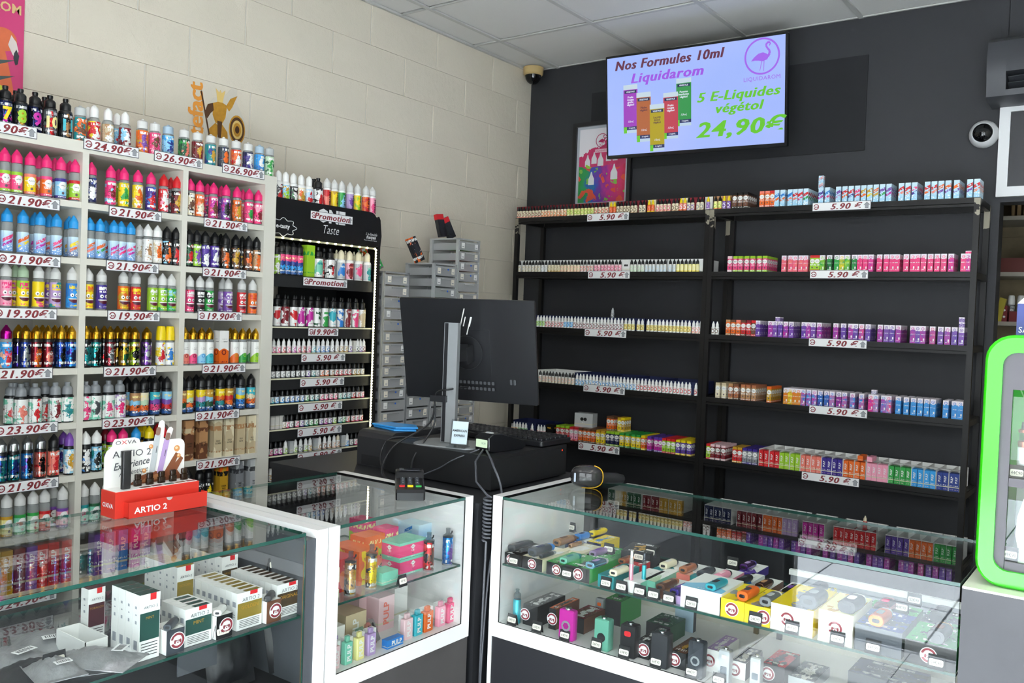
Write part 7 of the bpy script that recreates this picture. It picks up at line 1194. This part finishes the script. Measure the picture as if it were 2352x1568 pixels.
b = MB(); b.rbox((0, 0, .035), (.022, .022, .07), .005, 0, axis=2, n=3, ch=.001); md = b.build('box_mod', M('mod_white', 'DADBDD', .25, .3), None, loc=(3.035, -2.32, 1.180), smooth=True); tag(md, 'white mod with copper-ringed tank in the upper window of the green case', 'vape device'); MB().lathe([(.010, .07), (.0115, .075), (.0115, .082), (.009, .084), (.009, .1), (.0115, .102), (.0115, .108), (.006, .11), (.005, .125), (0, .125)], 16, [0, 0, 0, 1, 1, 0, 0, 2, 2]).build('tank', [M('copper_ring', 'A8604A', .3, .6), T_clear, black_pl], md, smooth=True)
ptag((3.028, -2.352, 1.1802), '44€90', 0, 'price tag reading 44€90 in the upper window of the green case', w_=.03); ptag((3.024, -2.352, .9995), '49€90', 0, 'price tag reading 49€90 in the lower window of the green case', w_=.03)
b = MB(); b.box((0, 0, .08), (.10, .03, .16)); o = b.build('device_box', M('case_box_grey', '7C8580', .35), None, loc=(3.075, -2.29, .999)); tag(o, 'grey carton lettered VAPOR in the lower window of the green case', 'box'); write('VAPOR', o, (0, -.0155, .125), .02, wtxt)
b = MB(); b.box((0, .12, .046), (2*a, .18, .004)); b.build('case_floor', gr, gs)
b = MB(); pts_ = [(.0, .0), (.006, .03), (.0, .06), (.002, .1), (.012, .14)]; b._add([(x+s*.014, y, z) for y in (-.003, .003) for x, z in pts_ for s in (-1, 1)], [(k*2, k*2+1, k*2+3, k*2+2) for k in range(4)]+[(10+k*2+2, 10+k*2+3, 10+k*2+1, 10+k*2) for k in range(4)]+[(k*2+2, 10+k*2+2, 10+k*2, k*2) for k in range(4)]+[(k*2+1, 10+k*2+1, 10+k*2+3, k*2+3) for k in range(4)], 0); tag(b.build('white_strap', M('woven_white', 'D9D8D2', .8, bump=.5, bscale=300), None, loc=(3.045, -2.34, .9992)), 'white woven strap standing in the lower window of the green case', 'strap')
b = MB(); b.box((0, 0, .035), (.075, .07, .07)); o = b.build('drink_carton', M('carton_blue', '1F2F7A', .4), None, loc=(3.045, -2.27, 1.4958)); tag(o, 'blue gable-top carton standing on the green case', 'carton'); b = MB(); b.prism([(-.0375, .07), (.0375, .07), (.006, .105), (.006, .118), (-.006, .118), (-.006, .105)], -.035, .035, 0, axis=1); b.build('gable_top', M('gable_cream', 'DAD3C4', .5), o); write('SAT', o, (-.018, -.0356, .012), .018, wtxt); flat(o, _ell(0, .042, .021, .021, 20), -.0355, M('pink_round', 'E0A9A0', .5), 'round_mark')
# ================================================================== clear drawer towers on a low cabinet
b = MB(); b.box((.19, -1.185, .455), (.32, .78, .91)); tag(b.build('low_cabinet', char_lam), 'low dark cabinet under the clear drawer towers', 'cabinet')
T_dr = {}
def drawmat(c, tr): 
    if c not in T_dr:
        t = NT('drawer_plastic_'+c); t.set(col=hx(c), rough=.25); q = t.node('ShaderNodeBsdfTransparent'); mx = t.node('ShaderNodeMixShader'); mx.inputs[0].default_value = tr; t.l.new(t.b.outputs[0], mx.inputs[1]); t.l.new(q.outputs[0], mx.inputs[2]); t.l.new(mx.outputs[0], t.out.inputs[0]); T_dr[c] = t.m
    return T_dr[c]
cream_st = M('cream_sticker', 'EFE9DC', .5)
for y0, y1, top, cf, lab, xf in ((-1.555, -1.38, 1.69, 'A2A4A8', 'grey clear-fronted drawer tower nearest the black display', .30), (-1.378, -1.203, 1.10, '9A9CA0', 'low clear drawer tower behind the monitor', .30), (-1.20, -1.022, 1.755, 'CDD0D2', 'middle tall clear drawer tower', .30), (-1.018, -.836, 1.897, 'D4D6D6', 'tallest clear drawer tower, nearest the corner', .30)):
    tw = thing('drawer_tower', (.2, (y0+y1)/2, .911), PI/2, lab, 'drawer tower', 'clear drawer towers'); w_ = y1-y0; D = .2; h_ = top-.911; fm_ = drawmat(cf, .35); b = MB()
    for sx in (-1, 1):
        for yy in (-D/2+.008, D/2-.008): b.box((sx*(w_/2-.006), yy, h_/2), (.012, .016, h_))
    b.box((0, 0, h_-.004), (w_, D, .008)); b.box((0, D/2-.002, h_/2), (w_-.02, .003, h_-.01)); b.build('frame', fm_, tw)
    nd = int((h_-.01)/.0535); pt = (h_-.01)/nd
    for k in range(nd):
        z = .003+k*pt; b = MB(); ww = w_-.028; hh = pt-.008
        b.box((0, -D/2-.001, hh/2), (ww+.016, .003, hh)); b.box((0, 0, .002), (ww, D-.012, .003)); b.box((-ww/2, 0, hh*.4), (.002, D-.012, hh*.8)); b.box((ww/2, 0, hh*.4), (.002, D-.012, hh*.8)); d_ = b.build('drawer', drawmat('C9CBCD', .5), tw, loc=(0, 0, z)); b = MB(); b.box((0, -D/2-.006, hh*.82), (ww*.5, .008, .004)); b.build('handle', fm_, d_)
        for sx in (-1, 1):
            if R_.random() < .75: b = MB(); b.box((sx*ww*.36, -D/2-.0032, hh*.52), (.024, .001, hh*.62)); b.box((sx*ww*.36, -D/2-.0038, hh*.4), (.014, .0004, hh*.1), 1); b.build('drawer_label', [cream_st if R_.random() < .6 else paper, greyarrow], d_)
        if R_.random() < .8: c_ = R_.choice(('2B3038', '4A4F55', '3FBF3A', 'B8484A', '30343C', '55606A', '3A4450')); b = MB(); q0 = R_.uniform(-.03, .01); b.box((q0+.02, -.03, hh*.28), (R_.uniform(.05, .1), .08, hh*.5)); b.build('contents', M('contents_'+c_, c_, .6), d_)
        if R_.random() < .22: b = MB(); b.box((ww*.1, -D/2-.0034, hh*.7), (.009, .001, .009)); b.build('blue_tab', M('blue_tab', '2468D8', .5), d_)
for x, y, z, w_, d, h, rx, ry, c1, c2, st_, lab in ((.22, -1.53, 1.692, .075, .035, .115, -.35, .25, 'green', 'black', 'art', 'green and black carton leaning on the grey drawer tower, right one'), (.22, -1.585, 1.692, .02, .05, .105, -.2, .2, 'green', 'red', 'art', 'green carton edge-on beside the black display, leaning'),
 (.20, -1.20, 1.757, .058, .022, .13, -.25, .36, 'black', 'charcoal', 'art', 'black carton with rainbow arc leaning on the middle drawer tower'), (.20, -1.03, 1.899, .05, .022, .12, -.2, .12, 'black', 'charcoal', 'art', 'black carton with red top, left one on the tallest tower'), (.20, -.955, 1.899, .05, .022, .115, -.2, .42, 'black', 'charcoal', 'art', 'black carton with red top, right one on the tallest tower')):
    o = carton((x, y, z+.004), w_, d, h, c1, c2, 'charcoal' if 'red top' in lab else 'magenta' if 'right one' in lab else 'orange', 'swirl' if 'red top' in lab else 'art', PI/2); o.rotation_euler = (rx, -ry, PI/2); tag(o, lab, 'box', 'cartons leaning on the drawer towers')
    if 'red top' in lab: b = MB(); b.box((0, 0, h*.88), (w_+.001, d+.001, h*.24)); b.build('red_end', M('pack_red', 'D8232A', .4), o)
# ================================================================== till corner: desk, drawer, monitor
b = MB(); b.box((1.15, -2.14, .455), (.97, .66, .91)); b.box((1.15, -2.14, .92), (.98, .67, .02)); tag(b.build('till_desk', M('desk_black', '202124', .5, var=.06, bscale=20)), 'black corner desk between the middle and right counters', 'desk')
cdw = thing('cash_drawer', (1.33, -2.10, .931), 0, 'large black metal cash drawer under the monitor', 'cash drawer'); b = MB(); b.box((0, 0, .06), (.47, .44, .107)); b.box((0, 0, .004), (.44, .40, .008)); b.build('casing', M('drawer_black', '191A1C', .45, bump=.15, bscale=500), cdw); b = MB(); b.rbox((.2355, 0, .058), (.002, .41, .088), .004, 0, axis=0, n=3); b.build('drawer_front', M('drawer_front_black', '1D1E20', .4), cdw); b = MB(); b.rbox((.2365, .19, .095), (.001, .006, .006), .0028, 0, axis=0, n=3); b.build('pilot_lamp', E_('pilot_red', 'E83A20', 1.2), cdw)
pr = MB(); pr.prism([(-.13, 0), (-.13, .105), (-.122, .122), (-.105, .13), (.12, .13), (.13, .12), (.13, 0)], -.085, .085, 0, axis=0); pr_ = pr.build('receipt_printer', M('printer_black', '2A2B2E', .5, bump=.1, bscale=400), None, loc=(.985, -2.14, .931), smooth=False); tag(pr_, 'black receipt printer left of the cash drawer', 'printer'); b = MB(); b.box((-.01, -.1305, .022), (.10, .003, .035)); b.build('paper_slot', black_matt, pr_)
for i in range(2): b = MB(); b.prism([(-.10, -.02), (.04, -.055), (.10, .0), (.05, .055), (-.07, .05)], 0, .007, 0, axis=2, ch=.002); tag(b.build('blue_tray', M('blue_plastic', '2F9BE8', .25), None, loc=(.99, -2.16, 1.0612+.0085*i), rz=.1*i), '%s of two blue plastic trays on the receipt printer' % ('lower', 'upper')[i], 'tray', 'blue trays')
MA = .248
mo = thing('monitor', (1.259, -2.087, 1.367), MA, 'black monitor seen from behind on a silver stand', 'monitor')
mp = O('screen_unit', None, mo); mp.rotation_euler = (.22, 0, 0); b = MB(); b.rbox((0, .006, 0), (.53, .012, .378), .006, 0, axis=1, n=3, ch=.002); b.rbox((.01, -.0005, -.02), (.16, .0016, .20), .004, 0, axis=1, n=4); b.build('back_shell', M('monitor_black', '1E1F22', .3, bump=.05, bscale=900), mp, smooth=True)
b = MB(); b.tube([(.0+.062*math.cos(a), -.0095, -.005+.062*math.sin(a)) for a in [k*PI/16 for k in range(32)]], .0012, 5, close=True); b.build('mount_ring', M('monitor_ring', '2A2B2E', .4), mp); b = MB(); b.box((0, -.035, -.005), (.055, .055, .06)); b.build('hinge_arm', black_pl, mp)
for k, (dx, z0, z1) in enumerate(((-.018, .090, .155), (-.006, .090, .125), (.006, .060, .125), (.018, .090, .125))): b = MB(); b.at((dx-.005, -.0015, 0)); b._add([(-.002, 0, z0), (.0022, 0, z0), (.0022+(z1-z0)*.3, 0, z1), (-.002+(z1-z0)*.3, 0, z1)], [(0, 1, 2, 3)], 0); b.build('slanted_mark', white_pl, mp)
b = MB()
for i in range(9):
    for j in range(2): b.rbox((-.03+i*.016, -.0095, -.115-j*.022), (.010, .002, .011), .002, 0, axis=1, n=2)
b.build('ports', M('port_grey', '6A6C70', .3, .5), mp); b = MB()
for s in (0, 1): b.rbox((.165+s*.014, -.0015, -.108), (.008, .002, .02), .003, 0, axis=1, n=2)
b.build('usb_ports', M('port_grey', '6A6C70', .3, .5), mp)
b = MB(); b.box((0, -.130, -.108), (.052, .022, .415)); b.build('stand_column', alu, mo); b = MB(); b.box((-.017, -.1413, -.108), (.013, .001, .412)); b.box((-.0265, -.130, -.108), (.001, .020, .412)); b.build('cable_channel', black_pl, mo); b = MB(); b.box((0, -.09, -.005), (.05, .07, .06)); b.build('column_head', black_pl, mo); b = MB(); b.rbox((.015, -.125, -.3225), (.25, .19, .009), .05, 0, axis=2, n=6, ch=.002); b.build('stand_base', alu, mo, smooth=True)
b = MB(); b.box((-.035, -.142, -.165), (.06, .028, .022)); b.build('cable_clip', black_pl, mo)
wl2 = lambda x, y, z: tuple(mo.matrix_basis @ Vector((x, y, z)))
cw = Matrix.Translation(mo.location) @ Matrix.Rotation(MA, 4, 'Z'); L2 = lambda x, y, z: tuple(cw @ Vector((x, y, z)))
def cable(pts, r, m_, label, n=7):
    P = [Vector(p) for p in pts]; out = []
    for i in range(len(P)-1):
        a, b_, c, d = P[max(0, i-1)], P[i], P[i+1], P[min(len(P)-1, i+2)]
        for k in range(n): t = k/n; out.append(.5*((2*b_)+(c-a)*t+(2*a-5*b_+4*c-d)*t*t+(3*b_-a-3*c+d)*t**3))
    out.append(P[-1]); o = MB().tube(out, r, 7).build('cable', m_, None, smooth=True); return tag(o, label, 'cable')
ck = M('cable_black', '1C1D20', .4); cg2 = M('cable_grey', '4A4C52', .4)
cable([L2(.03, -.05, -.125), L2(.01, -.15, -.13), L2(-.045, -.150, -.15), L2(-.06, -.16, -.25), (1.15, -2.34, 1.03), (1.20, -2.44, .95), (1.36, -2.47, .945)], .0035, ck, 'black cable from the monitor down behind the card terminal')
cable([L2(-.05, -.150, -.16), L2(-.045, -.16, -.26), (1.24, -2.335, 1.0), (1.32, -2.42, .936), (1.38, -2.455, .936)], .0035, ck, 'second black cable beside the monitor column'); cable([L2(-.10, -.10, -.315), (1.10, -2.30, 1.052), (1.085, -2.335, .99), (1.20, -2.42, .936), (1.35, -2.52, .965)], .003, ck, 'thin black cable over the cash drawer to the terminal')
cable([(1.49, -2.29, 1.058), (1.42, -2.335, 1.02), (1.36, -2.335, .985), (1.28, -2.38, .936), (1.42, -2.45, .936)], .0022, cg2, 'thin grey cable across the front of the cash drawer')
P0 = [(1.50, -2.285, 1.056), (1.53, -2.36, 1.03), (1.60, -2.44, .985), (1.652, -2.452, .955)]; coil = [(1.655+.011*math.cos(t), -2.452+.011*math.sin(t), .95-.0018*t) for t in [k*.5 for k in range(150)]]
o = MB().tube(P0+coil+[(1.652, -2.455, .5), (1.652, -2.455, .05)], .0034, 6).build('cable', cg2, None, smooth=True); tag(o, 'coiled grey cable hanging between the counters', 'cable')
cable([(1.515, -2.285, 1.056), (1.60, -2.36, 1.03), (1.655, -2.38, .93), (1.652, -2.43, .7), (1.655, -2.46, .3), (1.65, -2.46, .02)], .0036, cg2, 'straight grey cable hanging between the counters')
# card stand, customer display, keyboard
cs = thing('card_stand', (1.385, -2.275, 1.0505), .32, 'clear stand holding a card lettered AMERICAN EXPRESS by the monitor', 'sign'); b = MB(); b.box((0, 0, .002), (.068, .05, .003)); b.at((0, .008, .003), rx=-.18); b.box((0, 0, .045), (.068, .003, .088)); b.build('clear_holder', clearpl, cs); b = MB(); b.at((0, .006, .003), rx=-.18); b.box((0, 0, .045), (.056, .001, .076)); cd_ = b.build('card', M('card_pale_blue', 'C3D4DC', .5), cs)
for t_, z in (('AMERICAN', .052), ('EXPRESS', .036)): O('lettering', text_mesh(t_, .0105, mat_=inkblack, bold=.0002), cs, (0, .0035+z*.18, z+.002), rx=-.18)
rd = thing('customer_display', (1.495, -2.185, 1.0455), -.08, 'black customer display with a small green lit screen on the cash drawer', 'display'); b = MB(); b.prism([(-.09, .008), (-.092, .05), (-.07, .062), (-.03, .060), (.09, .028), (.10, .012), (.08, .0), (-.07, .0)], -.032, .032, 0, axis=0, ch=.003); b.build('body', M('device_black', '141518', .3), rd)
b = MB(); b.rbox((0, -.0925, .030), (.050, .001, .026), .002, 0, axis=1, n=3); sc_ = b.build('lit_screen', E_('lcd_green', 'D6F2D0', .8), rd); write('10:24', sc_, (.008, -.0933, .031), .009, E_('glow_teal', '4A8A9A', .4)); b = MB(); b.tube([(.016*math.cos(a), -.055+.011*math.sin(a), .0625) for a in [k*PI/10 for k in range(20)]], .0008, 4, close=True); b.build('oval_mark', paper, rd)
kb = thing('keyboard', (1.33, -1.935, 1.0455), .0, 'black keyboard lying on the cash drawer', 'keyboard'); b = MB(); b.at((0, 0, 0)); b.rbox((0, 0, .011), (.46, .19, .018), .01, 0, axis=2, n=4, ch=.002); b.build('case', black_pl, kb); b = MB(); b.rbox((0, 0, .0), (.017, .017, .008), .003, 0, axis=2, n=2, ch=.0015); ky = b.mesh('key', M('key_black', '232428', .35))
for j in range(6):
    for i in range(20): O('key', ky, kb, (-.209+.022*i, .075-.029*j if j else .080, .0235))
# card terminal and scanner
tm = thing('card_terminal', (1.50, -2.63, CT+.0015), .78, 'black card payment terminal with red, yellow and green keys', 'card terminal'); b = MB(); b.prism([(-.078, 0), (-.08, .022), (-.07, .03), (.03, .045), (.05, .062), (.078, .064), (.084, .05), (.08, 0)], -.042, .042, 0, axis=0, ch=.004); b.build('body', M('terminal_black', '17181B', .35), tm)
b = MB(); b.rbox((0, 0, 0), (.013, .010, .003), .002, 0, axis=2, n=2); tk = b.mesh('key', T_matt); sl_ = .15
for j in range(4):
    for i in range(3): O('key', tk, tm, (-.021+.021*i, -.022+.015*j, .0385+.0022*j), rx=sl_, c1=cc('smoke')); write('1234567890*#'[(3-j)*3+i], tm, (-.021+.021*i, -.022+.015*j, .0412+.0022*j), .008, paper, rx=-PI/2+sl_)
for i, c in enumerate(('red', 'yellow', 'green')): O('key', tk, tm, (-.024+.024*i, -.044, .0355), rx=sl_, c1=cc(c), scale=(1.3, .9, 1))
b = MB(); b.at((0, .058, .0665), rx=.05); b.box((0, 0, 0), (.062, .026, .001)); b.build('screen', M('terminal_screen', '20242A', .1), tm)
sn = thing('barcode_scanner', (1.805, -2.13, CT+.0372), .55, 'dark glossy barcode scanner with yellow rim lying on the right counter', 'scanner'); V = []; F_ = []; n1_, n2_ = 28, 14
for j in range(n2_+1):
    ph = PI*j/n2_
    for i in range(n1_): th = 2*PI*i/n1_; ex = lambda c, p: math.copysign(abs(c)**p, c); V.append((.052*ex(math.cos(th), .75)*math.sin(ph)**.8, -.034*math.cos(ph), .036*ex(math.sin(th), .75)*math.sin(ph)**.8))
b = MB(); b._add(V, [(j*n1_+i, j*n1_+(i+1) % n1_, (j+1)*n1_+(i+1) % n1_, (j+1)*n1_+i) for j in range(n2_) for i in range(n1_)], 0); b.build('head', M('scanner_gloss', '2E2D2E', .06), sn, smooth=True)
ex = lambda c, p: math.copysign(abs(c)**p, c); b = MB(); b.tube([(.0525*ex(math.cos(th), .75), -.002, .0365*ex(math.sin(th), .75)) for th in [k*2*PI/36 for k in range(-10, 8)]], .0018, 6); b.build('yellow_rim', M('scanner_yellow', 'D9A91E', .35), sn, smooth=True)
b = MB(); b.tube([(.02, .01, -.006), (.06, .035, -.008), (.095, .06, -.012), (.118, .075, -.016)], [.015, .018, .018, .014], 12); b.build('grip', M('scanner_grip', '1A1A1C', .45), sn, smooth=True); b = MB(); b.rbox((-.037, -.0285, 0), (.006, .006, .028), .002, 0, axis=1, n=2); b.build('grey_mark', M('scanner_mark', '9AA4B4', .3), sn)
